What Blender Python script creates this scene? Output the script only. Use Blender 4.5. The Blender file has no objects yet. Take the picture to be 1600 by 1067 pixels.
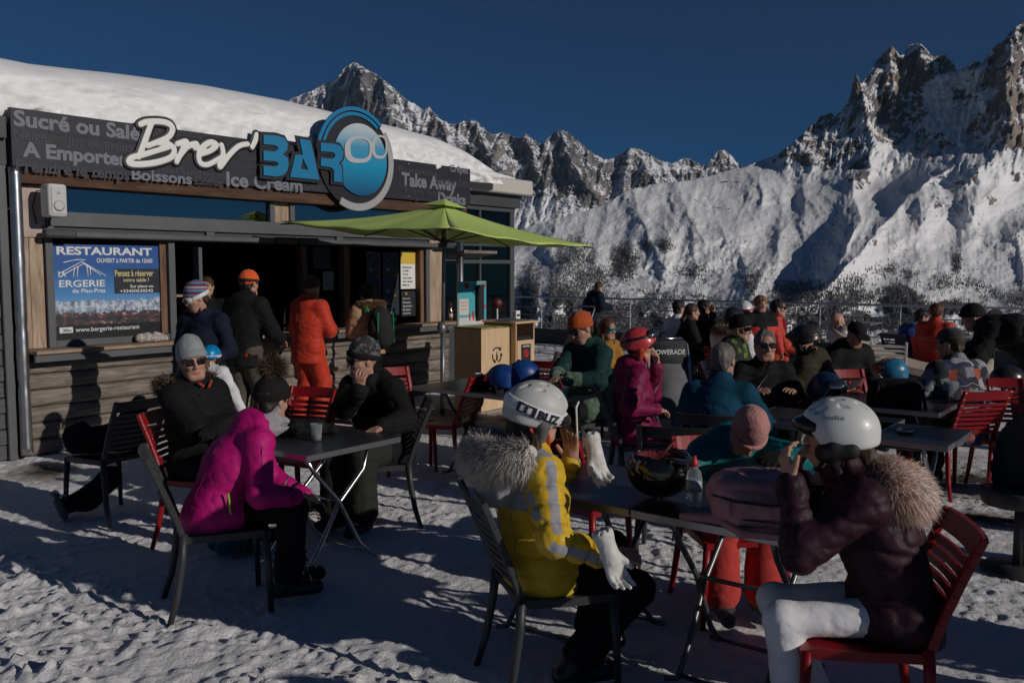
import bpy, bmesh, math, random
import numpy as np
from mathutils import Vector, Matrix
R = math.radians
rng = np.random.default_rng(7)
random.seed(7)
scene = bpy.context.scene
COL = scene.collection
# ---------------------------------------------------------------- camera, sky, sun, exposure
FPX, CX, CY, HY, EYE = 1400.0, 800.0, 533.5, 420.0, 1.75     # photo pixels: focal, centre, horizon row; eye height in metres
PITCH = math.atan((CY - HY) / FPX)
cam_data = bpy.data.cameras.new("camera")
cam_data.sensor_width = 36.0
cam_data.lens = FPX / 1600.0 * 36.0
cam_data.clip_start = 0.05
cam_data.clip_end = 60000.0
cam = bpy.data.objects.new("camera", cam_data)
cam.location = (0, 0, EYE)
cam.rotation_euler = (math.pi / 2 - PITCH, 0, 0)
COL.objects.link(cam)
scene.camera = cam
SUN_AZ, SUN_EL = 121.0, 18.5                                    # clockwise from the view direction; height
world = bpy.data.worlds.new("World")
scene.world = world
world.use_nodes = True
wn = world.node_tree
sky = wn.nodes.new("ShaderNodeTexSky")
sky.sky_type = 'NISHITA'
sky.sun_disc = False
sky.sun_elevation = R(SUN_EL)
sky.sun_rotation = R(SUN_AZ)
sky.altitude = 2000.0
sky.air_density = 0.75
sky.dust_density = 0.0
sky.ozone_density = 3.0
bg = wn.nodes["Background"]
bg.inputs["Strength"].default_value = 0.036
tint = wn.nodes.new("ShaderNodeMix")            # the deep blue of high mountain air
tint.data_type = 'RGBA'
tint.blend_type = 'MULTIPLY'
tint.inputs[0].default_value = 1.0
tint.inputs[7].default_value = (0.24, 0.74, 1.12, 1)
wn.links.new(sky.outputs["Color"], tint.inputs[6])
wn.links.new(tint.outputs[2], bg.inputs["Color"])
sun_data = bpy.data.lights.new("sun", 'SUN')
sun_data.energy = 4.4
sun_data.angle = R(0.5)
sun_data.color = (1.0, 0.93, 0.85)
sun = bpy.data.objects.new("sun", sun_data)
SUN_DIR = Vector((math.sin(R(SUN_AZ)) * math.cos(R(SUN_EL)), math.cos(R(SUN_AZ)) * math.cos(R(SUN_EL)), math.sin(R(SUN_EL))))
sun.rotation_euler = SUN_DIR.to_track_quat('Z', 'Y').to_euler()
COL.objects.link(sun)
scene.view_settings.view_transform = 'Standard'
scene.view_settings.look = 'None'
scene.view_settings.gamma = 1.0
scene.view_settings.exposure = -0.85
scene.cycles.max_bounces = 6
scene.cycles.transparent_max_bounces = 8
scene.cycles.use_denoising = True

# ---------------------------------------------------------------- pixel -> place helpers
def ray(px, py):
    cx, cy = (px - CX) / FPX, (CY - py) / FPX
    c, s = math.cos(PITCH), math.sin(PITCH)
    return Vector((cx, c + cy * s, -s + cy * c))
def P(px, py, Y):
    d = ray(px, py)
    return Vector((0, 0, EYE)) + d * (Y / d.y)
def H(px, py, z=0.0):
    d = ray(px, py)
    return Vector((0, 0, EYE)) + d * ((z - EYE) / d.z)
def pix(p):
    v = Vector(p) - Vector((0, 0, EYE))
    c, s = math.cos(PITCH), math.sin(PITCH)
    w = v.y * c - v.z * s
    return (CX + FPX * v.x / w, CY - FPX * (v.y * s + v.z * c) / w)
FO = H(35, 715)                        # foot of the downpipe: origin of the hut's frame
FT = Vector((0.611, 0.791, 0)).normalized()      # along the hut's front
FN = Vector((0.791, -0.611, 0)).normalized()     # out of the hut's front
FROT = math.atan2(FT.y, FT.x)
def FP(t, d=0.0, z=0.0):
    return Vector((FO.x, FO.y, 0)) + FT * t + FN * d + Vector((0, 0, z))
def FX(px, py, d=0.0):                 # pixel -> (t, z) on the plane d in front of the hut's front
    r = ray(px, py)
    o = Vector((0, 0, EYE))
    k = (d - (o - Vector((FO.x, FO.y, 0))).dot(FN)) / r.dot(FN)
    p = o + r * k
    return (p - Vector((FO.x, FO.y, 0))).dot(FT), p.z

# ---------------------------------------------------------------- materials
MATS = {}
def mat(name, col, rough=0.7, metal=0.0, bump=0.0, bscale=60.0, var=0.0, vscale=8.0, spec=0.5, trans=0.0, coat=0.0, sheen=0.0, stretch=(1, 1, 1), ior=1.45):
    if name in MATS:
        return MATS[name]
    m = bpy.data.materials.new(name)
    m.use_nodes = True
    nt = m.node_tree
    b = nt.nodes["Principled BSDF"]
    c4 = (col[0], col[1], col[2], 1)
    b.inputs["Base Color"].default_value = c4
    b.inputs["Roughness"].default_value = rough
    b.inputs["Metallic"].default_value = metal
    b.inputs["Specular IOR Level"].default_value = spec
    b.inputs["IOR"].default_value = ior
    b.inputs["Transmission Weight"].default_value = trans
    b.inputs["Coat Weight"].default_value = coat
    b.inputs["Coat Roughness"].default_value = 0.08
    b.inputs["Sheen Weight"].default_value = sheen
    if bump or var:
        tc = nt.nodes.new("ShaderNodeTexCoord")
        mp = nt.nodes.new("ShaderNodeMapping")
        mp.inputs["Scale"].default_value = stretch
        nt.links.new(tc.outputs["Object"], mp.inputs["Vector"])
    if bump:
        n = nt.nodes.new("ShaderNodeTexNoise")
        n.inputs["Scale"].default_value = bscale
        n.inputs["Detail"].default_value = 4
        nt.links.new(mp.outputs[0], n.inputs["Vector"])
        bp = nt.nodes.new("ShaderNodeBump")
        bp.inputs["Strength"].default_value = bump
        bp.inputs["Distance"].default_value = 0.01
        nt.links.new(n.outputs["Fac"], bp.inputs["Height"])
        nt.links.new(bp.outputs["Normal"], b.inputs["Normal"])
    if var:
        n2 = nt.nodes.new("ShaderNodeTexNoise")
        n2.inputs["Scale"].default_value = vscale
        n2.inputs["Detail"].default_value = 5
        nt.links.new(mp.outputs[0], n2.inputs["Vector"])
        rp = nt.nodes.new("ShaderNodeValToRGB")
        rp.color_ramp.elements[0].position = 0.3
        rp.color_ramp.elements[1].position = 0.72
        rp.color_ramp.elements[0].color = tuple(max(0, x * (1 - var)) for x in col) + (1,)
        rp.color_ramp.elements[1].color = tuple(min(1, x * (1 + var)) for x in col) + (1,)
        nt.links.new(n2.outputs["Fac"], rp.inputs["Fac"])
        nt.links.new(rp.outputs["Color"], b.inputs["Base Color"])
    MATS[name] = m
    return m
def nodes_of(name):
    m = bpy.data.materials.new(name)
    m.use_nodes = True
    MATS[name] = m
    return m, m.node_tree, m.node_tree.nodes["Principled BSDF"]
def ramp(nt, stops, interp='LINEAR'):
    r = nt.nodes.new("ShaderNodeValToRGB")
    cr = r.color_ramp
    cr.interpolation = interp
    while len(cr.elements) < len(stops):
        cr.elements.new(0.5)
    for e, (p, c) in zip(cr.elements, stops):
        e.position = p
        e.color = tuple(c) + (1,) if len(c) == 3 else c
    return r
def fabric(name, col, rough=0.85, bump=0.25, bscale=45.0, sheen=0.15, var=0.12):
    return mat("fabric_" + name, col, rough, 0, bump, bscale, var, 14.0, 0.3, sheen=sheen)

# ---------------------------------------------------------------- objects
def link(o):
    COL.objects.link(o)
    return o
def tag(o, label=None, cat=None, group=None, kind=None):
    if label: o["label"] = label
    if cat: o["category"] = cat
    if group: o["group"] = group
    if kind: o["kind"] = kind
    return o
def thing(name, label, cat, loc=(0, 0, 0), rz=0.0, group=None):
    o = link(bpy.data.objects.new(name, None))
    o.empty_display_size = 0.1
    o.location = loc
    o.rotation_euler = (0, 0, rz)
    return tag(o, label, cat, group)
def hutthing(name, label, cat, t=0.0, d=0.0, z=0.0, group=None):
    return thing(name, label, cat, FP(t, d, z), FROT, group)   # local x along the front, local -y out of it
def dup(root, loc, rz, label=None, group=None):
    r = root.copy()
    link(r)
    r.location = loc
    r.rotation_euler = (0, 0, rz)
    if label: r["label"] = label
    if group: r["group"] = group
    for ch in list(root.children):
        c = ch.copy()
        link(c)
        c.parent = r
        for g in list(ch.children):
            e = g.copy()
            link(e)
            e.parent = c
    return r
def obj_np(name, V, F, mats, parent=None, smooth=True, midx=None):
    """V (n,3) floats, F list of tuples or an (m,4)/(m,3) array"""
    me = bpy.data.meshes.new(name)
    V = np.asarray(V, dtype=np.float32)
    if isinstance(F, np.ndarray):
        k = F.shape[1]
        me.vertices.add(len(V))
        me.vertices.foreach_set("co", V.ravel())
        me.loops.add(F.size)
        me.loops.foreach_set("vertex_index", F.astype(np.int32).ravel())
        me.polygons.add(len(F))
        me.polygons.foreach_set("loop_start", np.arange(0, F.size, k, dtype=np.int32))
        me.update(calc_edges=True)
    else:
        me.from_pydata([tuple(map(float, v)) for v in V], [], F)
    if not isinstance(mats, (list, tuple)):
        mats = [mats]
    for m in mats:
        me.materials.append(m)
    if midx is not None:
        me.polygons.foreach_set("material_index", np.asarray(midx, dtype=np.int32))
    if smooth:
        me.polygons.foreach_set("use_smooth", np.ones(len(me.polygons), dtype=bool))
    me.validate()
    me.update()
    o = link(bpy.data.objects.new(name, me))
    if parent is not None:
        o.parent = parent
    return o
class MB:
    """collects shapes and links them as one mesh object"""
    def __init__(s):
        s.bm = bmesh.new()
    def box(s, c, size, rot=None, bev=0.0, seg=1):
        g = bmesh.ops.create_cube(s.bm, size=1.0)
        vs = g["verts"]
        M = Matrix.Translation(Vector(c))
        if rot is not None:
            M = M @ (rot.to_4x4() if hasattr(rot, "to_4x4") else rot)
        M = M @ Matrix.Diagonal((size[0], size[1], size[2], 1))
        bmesh.ops.transform(s.bm, matrix=M, verts=vs)
        if bev > 0:
            es = list({e for v in vs for e in v.link_edges})
            bmesh.ops.bevel(s.bm, geom=es, offset=bev, segments=seg, affect='EDGES', profile=0.5)
        return s
    def bb(s, lo, hi, bev=0.0):
        return s.box([(a + b) / 2 for a, b in zip(lo, hi)], [abs(b - a) for a, b in zip(lo, hi)], None, bev)
    def tube(s, pts, r, seg=8, cap=True):
        pts = [Vector(p) for p in pts]
        n = len(pts)
        rs = r if isinstance(r, (list, tuple)) else [r] * n
        rings = []
        up = None
        for i, p in enumerate(pts):
            t = (pts[min(i + 1, n - 1)] - pts[max(i - 1, 0)]).normalized()
            if up is None:
                up = Vector((0, 0, 1)) if abs(t.z) < 0.9 else Vector((1, 0, 0))
            a = t.cross(up)
            if a.length < 1e-5:
                a = t.cross(Vector((0, 1, 0)))
            a.normalize()
            b = a.cross(t).normalized()
            up = b
            rings.append([s.bm.verts.new(p + (a * math.cos(2 * math.pi * k / seg) + b * math.sin(2 * math.pi * k / seg)) * rs[i]) for k in range(seg)])
        for i in range(n - 1):
            for k in range(seg):
                f = s.bm.faces.new((rings[i][k], rings[i][(k + 1) % seg], rings[i + 1][(k + 1) % seg], rings[i + 1][k]))
                f.smooth = True
        if cap:
            s.bm.faces.new(rings[0][::-1])
            s.bm.faces.new(rings[-1])
        return s
    def lathe(s, prof, seg=20, c=(0, 0, 0), M=None):
        rings = []
        for (r, z) in prof:
            rings.append([s.bm.verts.new(((M @ Vector((r * math.cos(2 * math.pi * k / seg), r * math.sin(2 * math.pi * k / seg), z))) if M else Vector((r * math.cos(2 * math.pi * k / seg), r * math.sin(2 * math.pi * k / seg), z))) + Vector(c)) for k in range(seg)])
        for i in range(len(prof) - 1):
            for k in range(seg):
                f = s.bm.faces.new((rings[i][k], rings[i][(k + 1) % seg], rings[i + 1][(k + 1) % seg], rings[i + 1][k]))
                f.smooth = True
        if prof[0][0] > 1e-4: s.bm.faces.new(rings[0][::-1])
        if prof[-1][0] > 1e-4: s.bm.faces.new(rings[-1])
        return s
    def mesh(s, me, M):
        k = bmesh.new()
        k.from_mesh(me)
        bmesh.ops.transform(k, matrix=M, verts=k.verts)
        t = bpy.data.meshes.new("t")
        k.to_mesh(t)
        k.free()
        s.bm.from_mesh(t)
        bpy.data.meshes.remove(t)
        return s
    def build(s, name, m, parent=None, smooth=False):
        bmesh.ops.recalc_face_normals(s.bm, faces=s.bm.faces)
        me = bpy.data.meshes.new(name)
        s.bm.to_mesh(me)
        s.bm.free()
        for x in (m if isinstance(m, (list, tuple)) else [m]):
            me.materials.append(x)
        if smooth:
            me.polygons.foreach_set("use_smooth", np.ones(len(me.polygons), dtype=bool))
        o = link(bpy.data.objects.new(name, me))
        if parent is not None:
            o.parent = parent
        return o
# ---------------------------------------------------------------- outlines and lettering (2D curves turned into meshes, in the local xz plane)
def _curve_mesh(cu, lo=None):
    o = bpy.data.objects.new("tmp", cu)
    COL.objects.link(o)
    dg = bpy.context.evaluated_depsgraph_get()
    dg.update()
    me = bpy.data.meshes.new_from_object(o.evaluated_get(dg))
    bpy.data.objects.remove(o)
    return me
def shape_mesh(loops, extrude=0.01, offset=0.0, bevel=0.0):
    cu = bpy.data.curves.new("c", 'CURVE')
    cu.dimensions = '2D'
    cu.fill_mode = 'BOTH'
    cu.extrude = extrude
    cu.offset = offset
    cu.bevel_depth = bevel
    for L in loops:
        sp = cu.splines.new('POLY')
        sp.points.add(len(L) - 1)
        for p, q in zip(sp.points, L):
            p.co = (q[0], q[1], 0, 1)
        sp.use_cyclic_u = True
    return _curve_mesh(cu)
_TX = {}
def text_mesh(txt, bold=0.0, extrude=0.002, spacing=1.0):
    key = (txt, bold, extrude, spacing)
    if key in _TX:
        return _TX[key]
    cu = bpy.data.curves.new("t", 'FONT')
    cu.body = txt
    cu.size = 1.0
    cu.offset = bold
    cu.extrude = extrude
    cu.space_character = spacing
    cu.resolution_u = 3
    me = _curve_mesh(cu)
    _TX[key] = me
    return me
def fit(me, x0, x1, z0, z1, y, thick=0.002, shear=0.0):
    """matrix that lays mesh me (xy plane) into the local xz rectangle, facing local -y, its back at y"""
    n = len(me.vertices)
    a = np.empty(n * 3, np.float32)
    me.vertices.foreach_get("co", a)
    a = a.reshape(-1, 3)
    lo, hi = a.min(0), a.max(0)
    sx, sz = (x1 - x0) / (hi[0] - lo[0]), (z1 - z0) / (hi[1] - lo[1])
    sy = thick / max(1e-6, hi[2] - lo[2])
    return Matrix(((sx, shear * sz, 0, x0 - lo[0] * sx - shear * sz * lo[1]), (0, 0, -sy, y + lo[2] * sy), (0, sz, 0, z0 - lo[1] * sz), (0, 0, 0, 1)))
def lettering(txt, x0, x1, z0, z1, y, m, parent, bold=0.02, name="lettering", thick=0.003, shear=0.0, spacing=1.0):
    me = text_mesh(txt, bold, 0.01, spacing)
    return MB().mesh(me, fit(me, x0, x1, z0, z1, y, thick, shear)).build(name, m, parent)
# ---------------------------------------------------------------- noise
_LAT = rng.random((64, 64, 64)).astype(np.float32)
def vnoise(x, y, z):
    xi, yi, zi = np.floor(x).astype(np.int64), np.floor(y).astype(np.int64), np.floor(z).astype(np.int64)
    fx, fy, fz = (x - xi), (y - yi), (z - zi)
    fx, fy, fz = fx * fx * (3 - 2 * fx), fy * fy * (3 - 2 * fy), fz * fz * (3 - 2 * fz)
    x0, x1, y0, y1, z0, z1 = xi & 63, (xi + 1) & 63, yi & 63, (yi + 1) & 63, zi & 63, (zi + 1) & 63
    L = _LAT
    a = L[x0, y0, z0] * (1 - fx) + L[x1, y0, z0] * fx
    b = L[x0, y1, z0] * (1 - fx) + L[x1, y1, z0] * fx
    c = L[x0, y0, z1] * (1 - fx) + L[x1, y0, z1] * fx
    d = L[x0, y1, z1] * (1 - fx) + L[x1, y1, z1] * fx
    a = a * (1 - fy) + b * fy
    c = c * (1 - fy) + d * fy
    return a * (1 - fz) + c * fz
def fbm(x, y, z=0.0, oct=4, gain=0.5):
    z = np.zeros_like(x) + z
    s, a, t = 0.0, 1.0, 0.0
    for i in range(oct):
        s = s + a * vnoise(x * 2 ** i + 17.3 * i, y * 2 ** i + 5.1 * i, z * 2 ** i + 9.7 * i)
        t += a
        a *= gain
    return s / t
def ridged(x, y, z=0.0, oct=4, gain=0.5):
    z = np.zeros_like(x) + z
    s, a, t = 0.0, 1.0, 0.0
    for i in range(oct):
        s = s + a * (1 - np.abs(2 * vnoise(x * 2 ** i + 11.3 * i, y * 2 ** i + 3.1 * i, z * 2 ** i + 7.7 * i) - 1))
        t += a
        a *= gain
    return s / t
# ---------------------------------------------------------------- solid shapes blended into one surface (signed distance field -> quads)
def rc(a, b, r1, r2, k=0.02, op='u', fr=None, quilt=None):
    return dict(t='rc', a=np.array(a, float), b=np.array(b, float), r1=r1, r2=r2, k=k, op=op, fr=fr, quilt=quilt)
def el(c, r, rot=None, k=0.02, op='u'):
    return dict(t='el', c=np.array(c, float), r=np.array(r, float), rot=None if rot is None else np.array(rot, float), k=k, op=op, fr=None)
def bxs(c, h, rot=None, rd=0.01, k=0.005, op='u'):
    return dict(t='bx', c=np.array(c, float), r=np.array(h, float), rot=None if rot is None else np.array(rot, float), rd=rd, k=k, op=op, fr=None)
def cut(p, n, k=0.004):
    n = np.array(n, float)
    return dict(t='pl', p=np.array(p, float), n=n / np.linalg.norm(n), k=k, op='i')
def _bounds(q):
    if q['t'] == 'rc':
        lo = np.minimum(q['a'] - q['r1'], q['b'] - q['r2'])
        hi = np.maximum(q['a'] + q['r1'], q['b'] + q['r2'])
        if q['fr'] is not None:
            o, M, sc = q['fr']
            cs = np.array([[(lo, hi)[i][0], (lo, hi)[j][1], (lo, hi)[k][2]] for i in (0, 1) for j in (0, 1) for k in (0, 1)])
            cs = (cs * sc) @ M.T + o
            lo, hi = cs.min(0), cs.max(0)
    else:
        rad = q['r'] if q['rot'] is None else np.full(3, np.linalg.norm(q['r']) if q['t'] == 'bx' else q['r'].max())
        lo, hi = q['c'] - rad, q['c'] + rad
    return lo, hi
def _eval(q, X, Y, Z):
    if q['t'] == 'rc':
        m = 1.0
        if q['fr'] is not None:
            o, M, sc = q['fr']
            x, y, z = X - o[0], Y - o[1], Z - o[2]
            X = (x * M[0, 0] + y * M[1, 0] + z * M[2, 0]) / sc[0]
            Y = (x * M[0, 1] + y * M[1, 1] + z * M[2, 1]) / sc[1]
            Z = (x * M[0, 2] + y * M[1, 2] + z * M[2, 2]) / sc[2]
            m = float(min(sc))
        a, b = q['a'], q['b']
        d = b - a
        L2 = max(1e-9, float(d @ d))
        x, y, z = X - a[0], Y - a[1], Z - a[2]
        t = np.clip((x * d[0] + y * d[1] + z * d[2]) / L2, 0, 1)
        dist = np.sqrt((x - t * d[0]) ** 2 + (y - t * d[1]) ** 2 + (z - t * d[2]) ** 2) - (q['r1'] + (q['r2'] - q['r1']) * t)
        if q['quilt']:
            sp, amp = q['quilt']
            dist = dist + amp * (1 - np.abs(np.sin(np.pi * t * math.sqrt(L2) / sp))) ** 2
        return dist * m
    if q['t'] == 'pl':
        return (X - q['p'][0]) * q['n'][0] + (Y - q['p'][1]) * q['n'][1] + (Z - q['p'][2]) * q['n'][2]
    x, y, z = X - q['c'][0], Y - q['c'][1], Z - q['c'][2]
    if q['rot'] is not None:
        M = q['rot']
        x, y, z = x * M[0, 0] + y * M[1, 0] + z * M[2, 0], x * M[0, 1] + y * M[1, 1] + z * M[2, 1], x * M[0, 2] + y * M[1, 2] + z * M[2, 2]
    r = q['r']
    if q['t'] == 'el':
        k0 = np.sqrt((x / r[0]) ** 2 + (y / r[1]) ** 2 + (z / r[2]) ** 2)
        return (k0 - 1.0) * float(r.min()) * 0.5 + 0.5 * (k0 - 1.0) * float(np.median(r))
    rd = q['rd']
    ax, ay, az = np.abs(x) - r[0] + rd, np.abs(y) - r[1] + rd, np.abs(z) - r[2] + rd
    return np.sqrt(np.maximum(ax, 0) ** 2 + np.maximum(ay, 0) ** 2 + np.maximum(az, 0) ** 2) + np.minimum(np.maximum(ax, np.maximum(ay, az)), 0) - rd
def sdf_mesh(prims, h=0.01, noise=None, pad=0.03):
    """-> V, F.  noise(X,Y,Z) is added to the field near the surface"""
    us = [q for q in prims if q['op'] == 'u']
    bs = [_bounds(q) for q in us]
    lo = np.min([b[0] for b in bs], 0) - pad - h
    hi = np.max([b[1] for b in bs], 0) + pad + h
    n = np.ceil((hi - lo) / h).astype(int) + 1
    v = np.full(n, 0.2, np.float32)
    ax = [lo[i] + h * np.arange(n[i]) for i in range(3)]
    for q in prims:
        if q['t'] == 'pl':
            d = _eval(q, ax[0][:, None, None], ax[1][None, :, None], ax[2][None, None, :])
            k = q['k']
            hh = np.maximum(k - np.abs(d - v), 0) / k
            v = (np.maximum(v, d) + hh * hh * k / 4).astype(np.float32)
            continue
        b0, b1 = _bounds(q)
        p = pad + q['k']
        i0 = np.maximum(np.floor((b0 - p - lo) / h).astype(int), 0)
        i1 = np.minimum(np.ceil((b1 + p - lo) / h).astype(int) + 1, n)
        if np.any(i1 <= i0):
            continue
        sl = tuple(slice(a, b) for a, b in zip(i0, i1))
        d = _eval(q, ax[0][sl[0]][:, None, None], ax[1][sl[1]][None, :, None], ax[2][sl[2]][None, None, :])
        w = v[sl]
        k = max(q['k'], 1e-5)
        if q['op'] == 'u':
            hh = np.maximum(k - np.abs(w - d), 0) / k
            v[sl] = np.minimum(w, d) - hh * hh * k / 4
        else:
            d = -d
            hh = np.maximum(k - np.abs(w - d), 0) / k
            v[sl] = np.maximum(w, d) + hh * hh * k / 4
    if noise is not None:
        I = np.nonzero(np.abs(v) < 0.04)
        X, Y, Z = ax[0][I[0]], ax[1][I[1]], ax[2][I[2]]
        v[I] = v[I] + noise(X, Y, Z)
    v[0], v[-1], v[:, 0], v[:, -1], v[:, :, 0], v[:, :, -1] = (0.2,) * 6
    return surfnets(v, lo, h)
_C8 = [(0, 0, 0), (1, 0, 0), (0, 1, 0), (1, 1, 0), (0, 0, 1), (1, 0, 1), (0, 1, 1), (1, 1, 1)]
_E12 = [(0, 1), (2, 3), (4, 5), (6, 7), (0, 2), (1, 3), (4, 6), (5, 7), (0, 4), (1, 5), (2, 6), (3, 7)]
def surfnets(v, lo, h):
    s = v < 0
    nx, ny, nz = v.shape
    cnt = np.zeros((nx - 1, ny - 1, nz - 1), np.int8)
    for (a, b, c) in _C8:
        cnt += s[a:nx - 1 + a, b:ny - 1 + b, c:nz - 1 + c]
    I = np.nonzero((cnt > 0) & (cnt < 8))
    m = len(I[0])
    idx = np.full(cnt.shape, -1, np.int32)
    idx[I] = np.arange(m)
    cv = np.stack([v[I[0] + a, I[1] + b, I[2] + c] for (a, b, c) in _C8], 1)
    acc = np.zeros((m, 3))
    num = np.zeros(m)
    C = np.array(_C8, float)
    for (i, j) in _E12:
        w = (cv[:, i] < 0) != (cv[:, j] < 0)
        den = cv[:, i] - cv[:, j]
        t = np.where(w, cv[:, i] / np.where(w, den, 1.0), 0.0)
        acc += np.where(w[:, None], C[i] + t[:, None] * (C[j] - C[i]), 0)
        num += w
    V = (np.stack(I, 1) + acc / np.maximum(num, 1)[:, None]) * h + lo
    Fs = []
    for axis in range(3):
        A = [slice(1, -1)] * 3
        B = list(A)
        A[axis] = slice(0, -1)
        B[axis] = slice(1, None)
        s0, s1 = s[tuple(A)], s[tuple(B)]
        J = np.nonzero(s0 != s1)
        base = [J[k] + (0 if k == axis else 1) for k in range(3)]
        u, w = (axis + 1) % 3, (axis + 2) % 3
        def cell(du, dw):
            c = [b.copy() for b in base]
            c[u] -= du
            c[w] -= dw
            return idx[tuple(c)]
        q = np.stack([cell(1, 1), cell(0, 1), cell(0, 0), cell(1, 0)], 1)
        fl = s1[J]
        q[fl] = q[fl][:, ::-1]
        Fs.append(q)
    F = np.concatenate(Fs, 0)
    return V, F[(F >= 0).all(1)]
def sdf_obj(name, prims, m, parent=None, h=0.01, noise=None, sel=None, M=None):
    V, F = sdf_mesh(prims, h, noise)
    mi = None
    if sel is not None:
        mi = sel(V[F].mean(1))
    if M is not None:
        Mn = np.array(M)
        V = V @ Mn[:3, :3].T + Mn[:3, 3]
    return obj_np(name, V, F, m, parent, True, mi)
def folds(amp=0.006, sc=(9, 9, 22), seed=0.0, amp2=0.002):
    """creases: sharp valleys between soft rolls, at two sizes, warped so that they never run straight"""
    def f(X, Y, Z):
        wx = 1.9 * vnoise(X * 6 + seed, Y * 6, Z * 6)
        wz = 1.2 * vnoise(X * 4 + 7.7, Y * 4 + seed, Z * 5)
        a = 1 - np.abs(2 * vnoise(X * sc[0] + seed + wx, Y * sc[1] + wx, Z * sc[2] + wz) - 1)
        b = 1 - np.abs(2 * vnoise(X * sc[0] * 2.1 + 3 + wz, Y * sc[1] * 2.1 + seed, Z * sc[2] * 1.7 + wx) - 1)
        return amp * 0.95 * (np.clip(a, 0.45, 1) ** 4 - 0.35) + amp * 0.5 * (b ** 6 - 0.14) + amp2 * (vnoise(X * 60, Y * 60, Z * 60 + seed) - 0.5)
    return f
# ================================================================ the setting: mountains, forest, snow
def PV(px, py, Y):
    cx, cy = (px - CX) / FPX, (CY - py) / FPX
    c, s = math.cos(PITCH), math.sin(PITCH)
    k = Y / (c + cy * s)
    return np.stack([cx * k, Y + 0 * cx, EYE + (-s + cy * c) * k], -1)
def interp(x, pts):
    return np.interp(x, [p[0] for p in pts], [p[1] for p in pts])
def poly_mask(px, py, poly):
    ins = np.zeros(px.shape, bool)
    n = len(poly)
    for i in range(n):
        (x0, y0), (x1, y1) = poly[i], poly[(i + 1) % n]
        if y0 == y1:
            continue
        c = ((y0 > py) != (y1 > py)) & (px < (x1 - x0) * (py - y0) / (y1 - y0) + x0)
        ins ^= c
    return ins
def spur(px, py, line, amp, wl, wr):
    """a rib standing out toward the valley: steep on one side, gentle on the other"""
    ys = np.array([p[1] for p in line], float)
    xs = np.array([p[0] for p in line], float)
    o = np.argsort(ys)
    xc = np.interp(py, ys[o], xs[o])
    d = px - xc + 16 * (fbm(px / 22, py / 22, 21.0, 3) - 0.5)
    g = np.where(d < 0, np.exp(d / wl * 1.0) * (d > -4 * wl), np.exp(-d / wr))
    e0 = np.clip((py - ys.min() + 26) / 40.0, 0, 1)
    f_ = max(1.0, amp / 260.0)
    e1 = np.clip((ys.max() + 34 * f_ - py) / (70.0 * f_), 0, 1)
    return amp * g * e0 * e0 * (3 - 2 * e0) * e1 * e1 * (3 - 2 * e1)
SKY_A = [(-300, 260), (0, 210), (200, 235), (300, 240), (400, 190), (440, 165), (452, 156), (460, 152), (470, 149), (478, 146), (490, 140), (500, 136), (515, 128), (530, 118), (540, 105), (553, 97), (565, 103), (580, 112), (592, 121), (605, 128), (615, 138), (628, 150), (640, 160), (650, 163), (660, 172), (670, 168), (678, 176), (690, 188), (705, 195), (720, 191), (740, 188), (748, 192), (760, 205), (770, 210), (785, 208), (800, 212), (815, 217), (822, 208), (830, 216), (840, 224), (850, 225), (856, 215), (866, 208), (876, 203), (886, 206), (900, 218), (915, 230), (930, 242), (945, 250), (960, 247), (970, 240), (985, 232), (1000, 233), (1015, 241), (1030, 251), (1050, 256), (1062, 250), (1075, 247), (1090, 255), (1103, 261), (1110, 250), (1118, 240), (1128, 234), (1138, 238), (1150, 252), (1160, 262), (1180, 268), (1260, 285), (1400, 330)]
SKY_B = [(300, 420), (560, 400), (700, 385), (800, 366), (832, 352), (875, 340), (912, 330), (945, 320), (975, 300), (1000, 292), (1025, 287), (1060, 284), (1085, 280), (1110, 274), (1137, 267), (1160, 262), (1187, 252), (1200, 246), (1215, 242), (1230, 230), (1245, 217), (1258, 206), (1267, 195), (1276, 192), (1282, 180), (1290, 181), (1297, 176), (1305, 182), (1314, 172), (1322, 165), (1330, 145), (1334, 122), (1338, 114), (1342, 124), (1345, 132), (1352, 124), (1360, 114), (1367, 96), (1376, 89), (1385, 80), (1394, 72), (1400, 77), (1406, 87), (1412, 86), (1415, 79), (1421, 70), (1430, 69), (1438, 69), (1446, 75), (1452, 83), (1460, 90), (1470, 87), (1477, 86), (1487, 96), (1497, 112), (1507, 104), (1520, 95), (1535, 100), (1542, 88), (1557, 70), (1565, 66), (1575, 55), (1590, 40), (1600, 32), (1625, 12), (1650, 8), (1690, 40), (1740, 66), (1850, 110), (2000, 160), (2300, 240)]
def depth_a(px, py):
    Y = interp(py, [(90, 9300), (250, 8400), (420, 7000)])
    Y = Y - spur(px, py, [(553, 95), (566, 130), (580, 180), (590, 230)], 620, 95, 150)
    Y = Y - spur(px, py, [(594, 118), (604, 160), (612, 200), (640, 260)], 260, 16, 70)
    Y = Y - spur(px, py, [(680, 175), (690, 200), (720, 260)], 170, 20, 40)
    Y = Y - spur(px, py, [(742, 188), (760, 230), (790, 280)], 160, 26, 50)
    Y = Y - spur(px, py, [(822, 208), (836, 250), (850, 310)], 170, 22, 40)
    Y = Y - spur(px, py, [(876, 203), (892, 250), (930, 310)], 250, 34, 70)
    Y = Y - spur(px, py, [(990, 232), (1010, 260), (1030, 300)], 240, 60, 50)
    Y = Y - spur(px, py, [(1128, 234), (1130, 260), (1140, 290)], 160, 20, 40)
    w = 18 * (fbm(px / 40, py / 60, 3.0) - 0.5)
    Y = Y - 250 * ridged((px + w) / 46 + py / 210, py / 150, 1.0, 5, 0.6)
    Y = Y - 150 * ridged((px + w) / 14 + py / 60, py / 40, 4.0, 5, 0.65)
    return Y
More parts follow.
